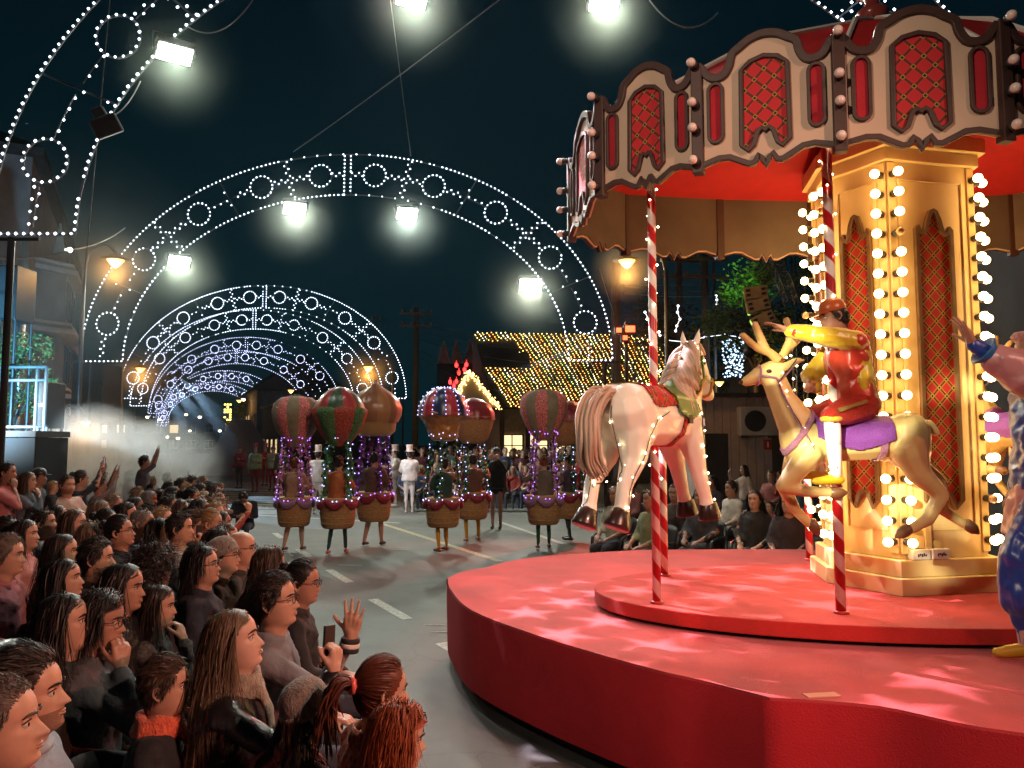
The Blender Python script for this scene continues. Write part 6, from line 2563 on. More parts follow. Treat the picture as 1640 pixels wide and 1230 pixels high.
def chair(loc, yaw, s=1.0):
    o = chair0
    if not _ch[0]:
        o = copy_tree(chair0)
    _ch[0] = False
    o.location = loc
    o.rotation_euler = (0, 0, R(yaw - 90))
    o.scale = (s,) * 3
    return o


BLK, DBR, BRN, LBR, RED_, GRY, BLD = (.010, .008, .007), (.020, .013, .010), (.055, .032, .019), (.17, .115, .07), (.34, .075, .022), (.16, .15, .14), (.30, .20, .10)


def seated(px, py, label, yaw=24, head=(0, 0, 0), s=1.0, det=1, chair_=True, away=9, **kw):
    """seat a spectator so that the middle of the head is at this spot of the survey photograph"""
    if px < 700:                                        # heads turn to the show, bodies half follow
        az = math.degrees(math.atan((820 - px) / FPX))
        want = az + away - 25 + (head[0] * .5)
        yaw = yaw * .45 + want * .55
        head = (max(-55, min(55, want - yaw)), head[1], head[2])
    hz = 1.215 * s
    p = onz(px, py, hz)
    f = Vector((math.cos(R(yaw)), math.sin(R(yaw)), 0))
    loc = (p.x - f.x * .02 * s, p.y - f.y * .02 * s, 0)
    seed = int(px * 7 + py * 13) % 9999
    if det == 1:
        kw['hairn'] = 2000 if p.y < 3.9 else 1100 if p.y < 5.6 else 600
    r_ = person(label, loc, yaw, s, 'seat', head=head, det=det, seed=seed, group=kw.pop('group', 'spectators seated along the street'), **kw)
    if chair_ and det:
        chair(loc, yaw, max(.92, s))
    return r_


# the spectators close to the camera, one by one
seated(12, 1163, 'heavy set man with short greying hair seated beside the dark haired man', 20, (-4, 6, 0), 1.0, hair='crop', hcol=(.10, .08, .065), skin=0, top=(.26, .05, .07), female=False, fat=.10, nose=1.25, arms=('lap', 'lap'), bulk=.06)
seated(56, 1112, 'man with swept dark hair, stubble and a pale blue shirt', 14, (-6, 5, 0), .99, hair='swept', hcol=DBR, skin=0, top=(.24, .29, .36), female=False, nose=1.15, extras=(('stubble',), ('collar', (.28, .33, .40))), arms=('lap', 'lap'))
seated(112, 997, 'woman with long straight black hair in a dark green black jacket', 20, (-4, 6, 0), .99, hair='long', hcol=BLK, skin=0, top=(.012, .020, .022), arms=('lap2', 'lap'))
seated(160, 993, 'older woman in glasses resting her cheek on her hand, grey coat', 24, (-14, -4, 0), .98, hair='bob', hcol=BLK, skin=1, top=(.07, .075, .085), extras=(('glasses',),), arms=('cheek', 'lap2'), bulk=.06)
seated(198, 940, 'woman with long black hair in a black puffer jacket', 15, (-10, -2, 0), 1.0, hair='long', hcol=BLK, skin=1, top=(.012, .012, .014), tk='leather', arms=('lap', 'lap2'), bulk=.10)
seated(252, 970, 'girl with brown hair holding her hand to her mouth, dark speckled jacket', 22, (0, -3, 0), .90, hair='long2', hcol=DBR, skin=0, top=(.05, .05, .05), tk='print', arms=('mouth', 'lap'))
seated(268, 1098, 'boy with wavy brown hair in a dark jacket with an orange hood', 26, (4, 0, 0), .86, hair='short', hcol=BRN, skin=0, top=(.014, .014, .018), female=False, arms=('lap', 'lap'), extras=(('scarf', (.62, .11, .05)),), nose=.8)
seated(390, 1026, 'smiling woman with long light brown hair in a black leather jacket filming with a phone', 18, (4, 12, 0), .98, hair='long', hcol=LBR, skin=3, top=(.012, .011, .012), tk='leather', arms=('phone', 'lap2'),
       extras=(('scarf', (.26, .22, .17)), ('phone', 1, 'white edged phone held up by the woman in the leather jacket')))
seated(447, 962, 'man in glasses waving an open hand, grey jacket with striped cuffs', 22, (-2, 5, 0), 1.0, hair='short', hcol=DBR, skin=0, top=(.17, .18, .20), female=False, arms=('wave', 'lap'), extras=(('glasses',), ('cuffs',)), nose=1.15)
seated(484, 932, 'woman with dark tied hair and glasses behind the waving man', 30, (0, -4, 0), .96, hair='bun', hcol=BLK, skin=1, top=(.02, .02, .022), extras=(('glasses',),), arms=('lap2', 'lap'))
seated(430, 905, 'woman with shoulder length brown hair in a maroon jacket', 42, (12, -4, 0), .98, hair='long2', hcol=BRN, skin=0, top=(.17, .012, .030), arms=('lap', 'lap'), away=38)
seated(388, 878, 'bald man in glasses between the bob haired woman and the street', 26, (-6, 0, 0), 1.0, hair='bald', hcol=GRY, skin=0, top=(.03, .03, .03), female=False, extras=(('glasses',),))
seated(362, 890, 'woman in a grey knitted beret and glasses', 20, (-6, 2, 0), .98, hair='long2', hcol=DBR, skin=0, top=(.06, .055, .05), extras=(('beanie', (.20, .18, .16), 18), ('glasses',)))
seated(330, 906, 'woman with a thick black bob and glasses in a navy top', 20, (-6, 6, 0), .98, hair='bob', hcol=BLK, skin=0, top=(.014, .020, .032), extras=(('glasses',),), bulk=.05)
seated(487, 1138, 'child in a speckled grey knitted beanie and a red lit jacket', 62, (0, -6, 0), .84, hair='long2', hcol=BRN, skin=0, top=(.30, .05, .04), tk='knit', extras=(('beanie', (.17, .145, .125), 26),), arms=('lap', 'lap'), away=58)
seated(612, 1106, 'woman with auburn ponytail tied by a coral scrunchie', 40, (4, -2, 0), .90, hair='pony', hcol=(.10, .025, .010), skin=0, top=(.30, .10, .05), tk='print', extras=(('scrunchie', (.75, .12, .10)),), arms=('lap', 'lap'), away=42)
seated(632, 1178, 'child with straight copper red hair', 34, (-22, -8, 0), .84, hair='bob', hcol=RED_, skin=3, top=(.05, .04, .04), arms=('lap', 'lap'), away=40)
seated(249, 912, 'person with a big round mop of dark curly hair', 40, (10, 0, 0), .97, hair='curly', hcol=DBR, skin=1, top=(.035, .02, .025), away=45)
seated(158, 895, 'man with dark hair and full stubble in a black shirt', 16, (0, 2, 0), 1.0, hair='short', hcol=BLK, skin=0, top=(.012, .012, .013), female=False, extras=(('stubble',),), nose=1.1)
seated(102, 884, 'woman with very long dark hair in a cream blouse', 20, (-2, 2, 0), 1.0, hair='long', hcol=DBR, skin=0, top=(.45, .38, .33), extras=(('earring',),))
seated(108, 928, 'woman with smooth dark hair in profile beside the cream blouse', 16, (0, 6, 0), .96, hair='long2', hcol=BLK, skin=0, top=(.02, .02, .022))
seated(12, 890, 'man with grey hair in a pink top and blue vest', 6, (-6, 0, 0), 1.02, hair='short', hcol=(.15, .12, .10), skin=0, top=(.34, .12, .14), female=False)
seated(198, 852, 'woman in glasses with swept up dark hair and a black blouse', 20, (0, 8, 0), 1.02, hair='bun', hcol=BLK, skin=1, top=(.012, .013, .016), extras=(('glasses',), ('earring',)), fat=.12, bulk=.08)
seated(121, 838, 'woman with long straight chestnut hair', 18, (-12, 2, 0), 1.02, hair='long', hcol=BRN, skin=3, top=(.05, .05, .055))
seated(147, 860, 'person with light brown hair seen from behind', 60, (12, 0, 0), .98, hair='bob', hcol=LBR, skin=0, top=(.10, .085, .08), away=55)
seated(256, 852, 'woman filming with a dark phone beside the man in grey', 20, (0, 2, 0), .98, hair='long2', hcol=BLK, skin=1, top=(.02, .02, .02), arms=('phone', 'lap'), extras=(('phone', 1, 'dark phone held by the woman beside the man in grey'),))
seated(290, 846, 'man with short dark hair in a light grey sweater', 18, (0, 0, 0), 1.02, hair='short', hcol=BLK, skin=0, top=(.30, .29, .27), female=False, fat=.06)
seated(314, 840, 'older man with brown hair and a pale beard', 24, (0, -3, 0), 1.0, hair='swept', hcol=BRN, skin=0, top=(.05, .05, .05), female=False)
seated(366, 862, 'woman with long brown hair near the crouching photographer', 24, (-4, 4, 0), .98, hair='long2', hcol=BRN, skin=0, top=(.02, .02, .02))
seated(351, 872, 'dark haired head behind the woman in the beret', 40, (0, 0, 0), .98, hair='bob', hcol=BLK, skin=1, top=(.03, .03, .03))
seated(14, 853, 'woman in profile with dark hair pulled back', 6, (-4, 2, 0), 1.0, hair='bun', hcol=DBR, skin=0, top=(.08, .06, .06))
seated(42, 856, 'woman with long dark hair in a pink top behind the grey haired man', 14, (-8, 2, 0), 1.0, hair='long2', hcol=DBR, skin=0, top=(.45, .22, .20))

# middle rows, simpler
HAIRS = ['short', 'long2', 'bob', 'swept', 'short', 'long2', 'curly', 'bun', 'crop']
HN = {'short': 'short', 'long2': 'long', 'bob': 'bobbed', 'swept': 'swept back', 'curly': 'curly', 'bun': 'tied up', 'crop': 'cropped'}
HC = [(BLK, 'black'), (DBR, 'dark brown'), (BRN, 'brown'), (LBR, 'light brown'), (BLD, 'blond'), (GRY, 'grey'), (BLK, 'black'), (DBR, 'dark brown'), (BLK, 'black'), (DBR, 'dark brown')]
TC = [((.02, .02, .024), 'black'), ((.03, .045, .09), 'navy'), ((.32, .12, .12), 'rose'), ((.30, .28, .26), 'grey'), ((.10, .02, .03), 'maroon'), ((.45, .38, .33), 'cream'), ((.04, .07, .06), 'dark green'), ((.30, .04, .03), 'red')]
rp = random.Random(31)
mid = [(271, 812), (291, 818), (218, 811), (183, 808), (160, 820), (240, 826), (305, 815), (326, 818), (345, 822), (330, 800), (312, 797), (350, 803), (296, 800), (280, 793), (258, 797), (240, 800), (322, 788), (336, 783), (300, 785), (225, 795),
       (345, 790), (318, 806), (264, 832), (228, 838), (175, 838), (76, 838), (95, 828), (357, 838), (338, 838), (205, 825), (352, 814), (308, 776), (326, 773), (290, 778), (272, 781)]
for (x, y) in mid:
    hs = rp.choice(HAIRS)
    (hc, hn), (tc, tn) = rp.choice(HC), rp.choice(TC)
    fem = hs in ('long2', 'bob', 'bun', 'curly')
    seated(x, y, 'spectator with %s %s hair, %s top, in rows before the smoke' % (HN[hs], hn, tn), rp.uniform(14, 40), (rp.uniform(-15, 15), rp.uniform(-3, 8), 0), rp.uniform(.96, 1.03), det=2, chair_=False, hair=hs, hcol=hc, skin=rp.choice((0, 0, 1, 2, 3)),
           top=tc, female=fem, arms=rp.choice((('lap', 'lap'), ('lap2', 'lap'), ('phone', 'lap'), ('lap', 'lap'), ('fwd', 'lap'))))


def standing(px, py, label, yaw, s=1.0, zf=0.0, det=1, **kw):
    """stand someone so that the feet are at this pixel on the ground, or with headz given by pixel"""
    p = onz(px, py, zf)
    seed = int(px * 5 + py * 11) % 9999
    return person(label, (p.x, p.y, zf), yaw, s, 'stand', det=det, seed=seed, **kw)


def standing_head(px, py, label, yaw, Y, s=1.0, **kw):
    p = at(px, py, Y)
    s = p.z / 1.615 if s is None else s
    return person(label, (p.x, p.y, 0), yaw, s, 'stand', seed=int(px * 5 + py) % 999, **kw)


SG = 'spectators standing behind the seats'
standing_head(10, 757, 'standing man in a pink shirt with shaved head', 10, 9.4, None, hair='crop', hcol=DBR, skin=2, top=(.50, .17, .17), female=False, det=2, arms=('cheek', 'down'), group=SG)
standing_head(43, 770, 'standing woman with long brown hair and folded arms', 12, 9.6, None, hair='long2', hcol=BRN, skin=0, top=(.10, .12, .15), det=2, arms=('mouth', 'lap2'), group=SG)
standing_head(61, 764, 'standing man in a dark cap behind the folded arms', 12, 10.4, None, hair='short', hcol=BLK, skin=1, top=(.05, .06, .07), female=False, det=2, arms=('down', 'down'), extras=(('cap', (.015, .015, .02)),), group=SG)
standing_head(107, 777, 'standing man in a pale striped shirt carrying a toddler', -25, 9.2, None, hair='short', hcol=BRN, skin=0, top=(.45, .36, .32), female=False, det=2, arms=('down', 'hold'), extras=(('stubble',),), group=SG)
p = at(84, 780, 9.1)
person('fair haired toddler in a dark top held in the arms of the man', (p.x, p.y, p.z - .56 * 1.215), 40, .56, 'seat', 'short', BLD, 3, (.02, .03, .04), det=2, arms=('lap', 'lap'), seed=7)
standing_head(128, 768, 'standing woman holding a phone high above her head', 40, 10.2, None, hair='bun', hcol=DBR, skin=0, top=(.03, .04, .06), det=2, arms=('up', 'phonehi'), extras=(('phone', -1, 'black phone held high over the standing spectators'),), group=SG)
standing_head(158, 778, 'standing man with both arms raised filming in a grey shirt', 35, 10.6, None, hair='short', hcol=BLK, skin=1, top=(.22, .2, .2), female=False, det=2, arms=('up', 'up'), group=SG)
p = at(241, 782, 15)
person('child sitting on shoulders above the far spectators', (p.x, p.y, p.z - .7 * 1.215), 30, .7, 'seat', 'short', BLK, 1, (.40, .2, .18), det=2, arms=('fwd', 'fwd'), seed=8)
standing_head(228, 800, 'man carrying a child on his shoulders', 30, 15.2, .98, hair='short', hcol=DBR, skin=1, top=(.1, .1, .12), female=False, det=2, arms=('up', 'up'), group=SG)

# things in the seats
q = MB()
bp = onz(333, 1138, .86)
e = empty('green_balloon_toy', bp, 0, 'shiny green balloon toy between the boy and the woman in leather', 'balloon')
for k, (x, y, z, r) in enumerate(((0, 0, .02, .045), (.015, .02, -.06, .05), (-.03, 0, -.04, .035))):
    q = MB()
    q.ball((x, y, z), r, 16, 10, (1, 1, 1.15))
    q.build('lobe', mat('green_latex', (.05, .30, .02), .2, coat=.6), e, True)
gp = onz(212, 1150, .62)
q = MB()
q.box((0, 0, 0), (.16, .11, .20), Matrix.Rotation(.3, 4, 'Y'))
v_, f_ = remesh(q, .02, 3)
q = MB()
q.add(wrinkle(v_, .012, 16, 2), f_)
o = tag(q.build('green_bag', mat('green_bag_cloth', (.02, .26, .07), .5, bump=.4, bscale=20), smooth=True), 'bright green cloth bag on the lap of the long haired woman', 'bag')
o.location = gp
sc = onz(620, 1224, .9)
ph = empty('glowing_phone', sc, R(20), 'phone with a glowing green screen in front of the copper haired child', 'phone')
q = MB()
q.box((0, 0, 0), (.075, .010, .15))
q.build('casing', BLACKP, ph, bevel=.004)
q = MB()
q.box((0, -.006, 0), (.068, .002, .14))
q.build('screen', emit('green_screen', (.15, .9, .6), 1.2), ph)
# ------------------------------------------------------------------ carousel riders
rp_ = dp + Vector((.075, 0, 0))
SAT_R, SAT_Y = cloth((.42, .030, .012), 'satin'), cloth((.52, .36, .02), 'satin')
rs = .90
seat_z = dz0 + .80
rid, RHM, RH = person('rider in a red and yellow satin jockey costume and cap on the reindeer', (rp_.x + .07, rp_.y, seat_z - .48 * rs), 178, rs, 'ride', 'short', DBR, 1, (.45, .03, .015), 'satin', arms=(
    ((.21, .20, .80), (.08, .23, .70), (-.2, .8, .3), (-.9, 0, -.2), 'grip'), ((.19, .19, 1.06), (.11, .42, 1.16), (-.05, .8, .55), (0, .2, -1), 'open')),
    head=(0, -4, 0), female=False, lean=10, seed=77, legs=([(.235, .27, .44), (-.235, .27, .44)], [(.20, .20, .05), (-.20, .24, .03)]), feet=(.50, .33, .01), bulk=.12, topm=SAT_R, legm=cloth((.40, .025, .012), 'glitter'),
    extras=(('cap', (.46, .10, .015)),))
q = MB()                                      # puffed yellow sleeves and side panels
up_ = Matrix.Translation((0, 0, .5)) @ Matrix.Rotation(R(-10), 4, 'X') @ Matrix.Translation((0, 0, -.5))
for s_, el_, wr_ in ((1, (.21, .20, .80), (.08, .23, .70)), (-1, (-.19, .19, 1.06), (-.11, .42, 1.16))):
    sh_ = Vector((s_ * .185, -.02, .985))
    q.cap(up_ @ sh_, .085, up_ @ Vector(el_), .078)
    q.cap(up_ @ Vector(el_), .076, up_ @ Vector(wr_).lerp(Vector(el_), .12), .052)
v_, f_ = remesh(q, .012, 3)
q = MB()
q.add(wrinkle(v_, .012, 16, 4), f_)
q.build('sleeve', SAT_Y, rid, True)
q = MB()
for s_ in (-1, 1):
    q.cap(up_ @ Vector((s_ * .125, -.05, .88)), .085, up_ @ Vector((s_ * .115, -.03, .66)), .095)
v_, f_ = remesh(q, .014, 3)
q = MB()
q.add(wrinkle(v_, .014, 15, 9), f_)
q.build('blouse_panel', SAT_Y, rid, True)
for s_, kn_, an_ in ((1, (.235, .27, .44), (.20, .20, .05)), (-1, (-.235, .27, .44), (-.20, .24, .03))):
    q = MB()
    k_, a_ = Vector(kn_), Vector(an_)
    q.cap(k_.lerp(a_, .12), .060, k_.lerp(a_, .45), .056)
    q.cap(k_.lerp(a_, .45), .056, a_, .040)
    q.build('stocking', cloth((.66, .60, .62), 'satin'), rid, True)
    q = MB()
    q.tube([k_ + Vector((.058 * math.cos(t * PI / 7), .058 * math.sin(t * PI / 7), -.02)) for t in range(14)], .022, 7, closed=True)
    q.build('knee_ruffle', SAT_Y, rid, True)
    q = MB()
    h_ = Vector((s_ * .12, 0, .52))
    br_ = MB()
    br_.cap(h_, .115, h_.lerp(k_, .5), .105)
    br_.cap(h_.lerp(k_, .5), .105, k_, .075)
    v_, f_ = remesh(br_, .013, 3)
    br_ = MB()
    br_.add(wrinkle(v_, .014, 18, 3), f_)
    br_.build('breeches', cloth((.40, .025, .012), 'glitter'), rid, True)
    q.tube([h_.lerp(k_, t) + Vector((s_ * (.108 - .03 * t), 0, .03)) for t in (.1, .35, .6, .9)], .032, 6, flat=(1, .5))
    q.build('gold_stripe', cloth((.36, .24, .06), 'glitter'), rid, True)

# performer with puffed sleeves beside the column
bl = onz(1690, 1050, T0)
BLUE, PINK = cloth((.012, .05, .30), 'satin'), cloth((.50, .25, .26), 'satin')
bp_, BHM, BH = person('performer in blue satin breeches, puffed pink sleeves and yellow shoes stretching out an arm', (bl.x, bl.y, T0), 176, 1.10, 'stand', 'short', DBR, 1, (.012, .05, .30), 'satin', arms=(
    'down', ((.20, .24, 1.10), (.20, .45, 1.25), (0, .45, .85), (0, .5, -.8), 'open')), female=False, seed=55, legs=([(.10, .06, .50), (-.10, .20, .52)], [(.10, -.06, .09), (-.10, .20, .09)]),
    feet=(.50, .30, .02), bulk=.10, topm=BLUE, legm=BLUE, extras=(('beret', (.50, .26, .26)),), head=(0, -5, 0))
up_ = Matrix.Translation((0, 0, .40))
q = MB()
q.cap(up_ @ Vector((-.20, .0, .99)), .12, up_ @ Vector((-.20, .20, 1.09)), .125)
q.cap(up_ @ Vector((-.20, .20, 1.09)), .125, up_ @ Vector((-.20, .32, 1.16)), .085)
v_, f_ = remesh(q, .013, 3)
q = MB()
q.add(wrinkle(v_, .014, 14, 5), f_)
q.build('puffed_sleeve', PINK, bp_, True)
q = MB()
q.lathe([(.055, -.10), (.06, -.06), (.05, -.03), (.085, .01), (.08, .018), (.045, -.02)], 18, up_ @ dirframe((0, .25, .17), (-.20, .39, 1.205)))
q.build('cuff', cloth((.01, .12, .34), 'satin'), bp_, True)
q = MB()
loft(q, [(.62, .235, .205, 0), (.72, .225, .195, 0), (.84, .20, .165, 0), (.96, .17, .13, 0)])
v_, f_ = remesh(q, .018, 3)
q = MB()
q.add(wrinkle(v_, .016, 12, 6), f_)
q.build('peplum', PINK, bp_, True)
for (h_, k_, a_) in (((-.085, 0, .9), (-.10, .20, .52), (-.10, .20, .09)), ((.085, 0, .9), (.10, .06, .50), (.10, -.06, .09))):
    h_, k_, a_ = Vector(h_), Vector(k_), Vector(a_)
    q = MB()
    q.cap(h_, .12, k_, .115)
    q.cap(k_, .11, k_.lerp(a_, .45), .125)
    q.cap(k_.lerp(a_, .45), .12, k_.lerp(a_, .75), .06)
    v_, f_ = remesh(q, .014, 3)
    q = MB()
    q.add(wrinkle(v_, .013, 13, 7), f_)
    q.build('breeches', cloth((.012, .05, .32), 'satin'), bp_, True)
    q = MB()
    q.tube([k_ + Vector((-.115, 0, .12)), k_ + Vector((-.122, 0, 0)), k_.lerp(a_, .4) + Vector((-.128, 0, 0)), k_.lerp(a_, .72) + Vector((-.068, 0, 0))], .025, 6, flat=(.5, 1))
    q.build('side_stripe', cloth((.42, .16, .03), 'glitter'), bp_, True)
    q = MB()
    q.cap(k_.lerp(a_, .7), .048, a_, .038)
    q.build('stocking', cloth((.56, .34, .32)), bp_, True)

# ------------------------------------------------------------------ balloon performers
WICK = mat('wicker', (.36, .20, .08), .75, bump=1.0, bscale=40, var=.35, vscale=25, stretch=(1, 1, 2.5))
PURP = emit('fairy_violet', (.40, .16, 1.0), 3.2)
BLUEF = emit('fairy_blue', (.40, .45, 1.0), 4.0)


def gores(cols, n, prof, root, z0, name='gore', bulge=.035):
    """balloon envelope: every gore a part of its own"""
    for i in range(n):
        q = MB()
        V_, F_ = [], []
        m_ = 5
        for (r, z) in prof:
            for j in range(m_):
                t = 2 * PI * (i + j / (m_ - 1)) / n
                k = 1 + bulge * math.sin(PI * j / (m_ - 1))
                V_.append((r * 1.27 * k * math.cos(t), r * 1.27 * k * math.sin(t), z0 - .05 + z * 1.36))
        for a in range(len(prof) - 1):
            for j in range(m_ - 1):
                F_.append((a * m_ + j, a * m_ + j + 1, (a + 1) * m_ + j + 1, (a + 1) * m_ + j))
        q.add(V_, F_)
        q.build(name, cols[i % len(cols)], root, True)


def performer(px, py, label, yaw, s, style, top, legc, bare, hcol, basket_top=.98, lean=0, hz=2.42, **kw):
    rg0 = random.Random(int(px * 3))
    st_ = rg0.uniform(.06, .16)
    wd_ = rg0.uniform(.09, .14)
    lg = ([(wd_, st_ * .6 + .03, .50), (-wd_, -st_ * .2 + .03, .50)], [(wd_ + .02, st_, .09), (-wd_ - .03, -st_ - .03, .10)])
    AR = ((.34, .05, .86), (.38, .22, 1.02), (.1, .5, .8), (-1, 0, 0), 'curl')
    root, HM, _ = standing(px, py, label, yaw, s, det=2, hair='bun', hcol=hcol, skin=0, top=top, leg=legc, bare=bare, legs=lg, arms=(AR if rg0.random() < .6 else 'fwd', AR if rg0.random() < .6 else 'fwd'), bulk=.12, group='performers in balloon costumes', name='balloon_performer', cat='performer', **kw)
    bk = MB()
    bk.lathe([(.25, .46), (.285, .50), (.31, .66), (.325, .92), (.345, .97), (.345, 1.0), (.31, 1.0)], 28)
    bo = bk.build('basket', WICK, root, True)
    for k in range(5):
        q = MB()
        z = .55 + .095 * k
        rr = .294 + .035 * k / 4
        q.tube([(rr * math.cos(2 * PI * t / 28), rr * math.sin(2 * PI * t / 28), z) for t in range(28)], .012, 5, closed=True)
        q.build('wicker_band', WICK, bo, True)
    rg = random.Random(int(px))
    sw = MB()                                      # swag drapery on the basket
    for i in range(6):
        t0, t1 = 2 * PI * i / 6, 2 * PI * (i + 1) / 6
        sw.tube([(.352 * math.cos(t0 + (t1 - t0) * u), .352 * math.sin(t0 + (t1 - t0) * u), .97 - .12 * math.sin(PI * u)) for u in (0, .2, .4, .6, .8, 1)], [.02, .045, .06, .06, .045, .02], 7, flat=(.55, 1.2))
    fl = MB()
    gl = MB()
    z0 = hz
    purple = style in ('pink', 'onion')
    for i in range(4):                             # four garlanded uprights
        t = PI / 4 + i * PI / 2
        a, b = Vector((.32 * math.cos(t), .32 * math.sin(t), 1.0)), Vector((.22 * math.cos(t), .22 * math.sin(t), z0 - .40))
        q = MB()
        q.cyl(a, b, .012, n=6)
        q.build('upright', BLACKM, root)
        for k in range(70):
            u = rg.random()
            p_ = a.lerp(b, u) + Vector((rg.gauss(0, .024), rg.gauss(0, .024), 0))
            d_ = Vector((rg.gauss(0, 1), rg.gauss(0, 1), rg.gauss(0, 1))).normalized() * .055
            e_ = d_.orthogonal().normalized() * .03
            gl.add([p_ - d_, p_ + e_, p_ + d_, p_ - e_], [(0, 1, 2, 3)])
        for k in range(9):
            fl.octa(a.lerp(b, (k + rg.random()) / 9) + Vector((rg.gauss(0, .02), rg.gauss(0, .02), 0)) + Vector((math.cos(t), math.sin(t), 0)) * .03, .013)
    for k in range(17):
        t = 2 * PI * (k + .6 * rg.random()) / 17
        fl.octa((.375 * math.cos(t), .375 * math.sin(t), 1.0 - .05 * abs(math.sin(3 * t))), .014)
        fl.octa((.27 * math.cos(t), .27 * math.sin(t), z0 - .33 + .03 * math.sin(5 * t)), .013)
    gcol = {'pink': mat('garland_lilac', (.34, .16, .30), .5, island=.5), 'onion': mat('garland_violet', (.12, .03, .18), .5, island=.5)}.get(style, mat('garland_green', (.02, .10, .03), .5, island=.6))
    stuff(gl.build('garland', gcol, root))
    stuff(fl.build('fairy_lights', PURP if purple else BLUEF, root))
    sw.build('swag', cloth((.24, .12, .22) if style == 'pink' else (.22, .012, .03)), root, True)
    if style == 'pink':
        A_, B_ = cloth((.52, .15, .14), 'print'), cloth((.20, .17, .11), 'cotton')
        gores([A_, B_], 12, [(.10, -.32), (.17, -.24), (.27, -.10), (.335, .06), (.35, .18), (.32, .29), (.22, .37), (.02, .40)], root, z0)
        q = MB()
        for k in range(60):
            t, rr = rg.random() * 6.28, rg.uniform(.0, .36)
            p_ = Vector((rr * math.cos(t), rr * math.sin(t), z0 + .49 - rr * rr * 1.2))
            q.ball(p_, .05, 7, 5, (1, 1, .5))
        v_, f_ = remesh(q, .03, 1)
        q = MB()
        q.add(wrinkle(v_, .02, 20, 1), f_)
        q.build('crown_ruffle', cloth((.07, .055, .022)), root, True)
    elif style == 'tartan':
        gores([cloth((.30, .012, .016), 'satin'), cloth((.02, .06, .02), 'satin')], 10, [(.36, .12), (.34, .22), (.26, .34), (.14, .44), (.02, .47)], root, z0 - .02)
        gores([cloth((.30, .05, .03), 'print'), cloth((.06, .14, .05), 'print')], 8, [(.12, -.32), (.22, -.2), (.31, -.06), (.365, .10), (.375, .16), (.34, .19)], root, z0 - .02, 'petal', .09)
    elif style == 'onion':
        gores([cloth((.36, .17, .06), 'satin'), cloth((.26, .11, .05), 'satin')], 12, [(.33, -.12), (.38, -.02), (.39, .08), (.34, .20), (.22, .30), (.10, .37), (.03, .43), (.02, .47)], root, z0 + .06)
        q = MB()
        q.lathe([(.22, -.35), (.30, -.28), (.32, -.15), (.33, -.11)], 24, Matrix.Translation((0, 0, z0 + .06)) @ Matrix.Diagonal((1.27, 1.27, 1.36, 1)))
        q.build('envelope_band', cloth((.34, .20, .06), 'satin'), root, True)
    elif style == 'striped':
        gores([cloth((.38, .012, .03), 'satin'), cloth((.008, .014, .07), 'satin')], 12, [(.37, .02), (.36, .14), (.30, .28), (.18, .38), (.03, .42)], root, z0 + .04)
        q = MB()
        for i in range(12):
            t = 2 * PI * i / 12
            for r_, z_ in ((.375, .03), (.372, .09), (.36, .15), (.335, .21), (.30, .285), (.24, .34), (.17, .39), (.1, .41)):
                q.octa((r_ * 1.295 * math.cos(t), r_ * 1.295 * math.sin(t), z0 + .0 + z_ * 1.36), .013)
        stuff(q.build('rib_lights', BLUEF, root))
        q = MB()
        q.lathe([(.16, -.34), (.20, -.30), (.25, -.12), (.33, -.04), (.385, .03), (.37, .05)], 30, Matrix.Translation((0, 0, z0 + .02)) @ Matrix.Diagonal((1.27, 1.27, 1.36, 1)))
        v_, f_ = remesh(q, .025, 1)
        q = MB()
        q.add(wrinkle(v_, .03, 9, 4), f_)
        q.build('envelope_skirt', cloth((.40, .16, .03), 'satin'), root, True)
    else:                                             # red topped basket balloon
        gores([cloth((.26, .010, .02), 'satin'), cloth((.20, .008, .016), 'satin')], 10, [(.34, .05), (.33, .16), (.26, .28), (.14, .35), (.02, .38)], root, z0)
        q = MB()
        q.lathe([(.16, -.34), (.24, -.26), (.30, -.10), (.34, .03), (.35, .06), (.33, .07)], 24, Matrix.Translation((0, 0, z0)) @ Matrix.Diagonal((1.27, 1.27, 1.36, 1)))
        q.build('envelope_skirt', WICK, root, True)
    return root


performer(470, 882, 'performer under a pink and olive gored balloon with a lilac garlanded basket', 82, .97, 'pink', (.30, .17, .10), (.02, .02, .02), True, (.20, .06, .02), feet=(.10, .04, .03))
performer(540, 887, 'performer under a red and green petalled balloon in dark green leggings', 92, .99, 'tartan', (.35, .10, .03), (.012, .05, .05), False, DBR, feet=(.40, .10, .08))
performer(598, 874, 'performer under a tall onion shaped orange balloon with violet lights', 75, 1.02, 'onion', (.10, .05, .04), (.02, .02, .03), True, DBR, hz=2.46)
performer(709, 884, 'performer under a red and navy striped balloon outlined with lights', 130, .97, 'striped', (.012, .05, .04), (.55, .28, .02), False, DBR, feet=(.35, .06, .03), hz=2.5)
performer(757, 868, 'performer under a red topped wicker balloon with green glowing garlands', 110, .99, 'red', (.12, .05, .03), (.50, .26, .02), False, DBR, feet=(.25, .08, .04))
performer(871, 879, 'performer under a pink and olive balloon in green tights beside the horse tail', 98, .99, 'pink', (.12, .09, .07), (.01, .08, .04), False, (.20, .06, .02), feet=(.20, .06, .04), hz=2.5)
performer(912, 866, 'performer half hidden behind the horse tail, under a dark red balloon', 150, .98, 'red', (.05, .03, .05), (.02, .03, .03), False, DBR, feet=(.03, .03, .03), hz=2.4)

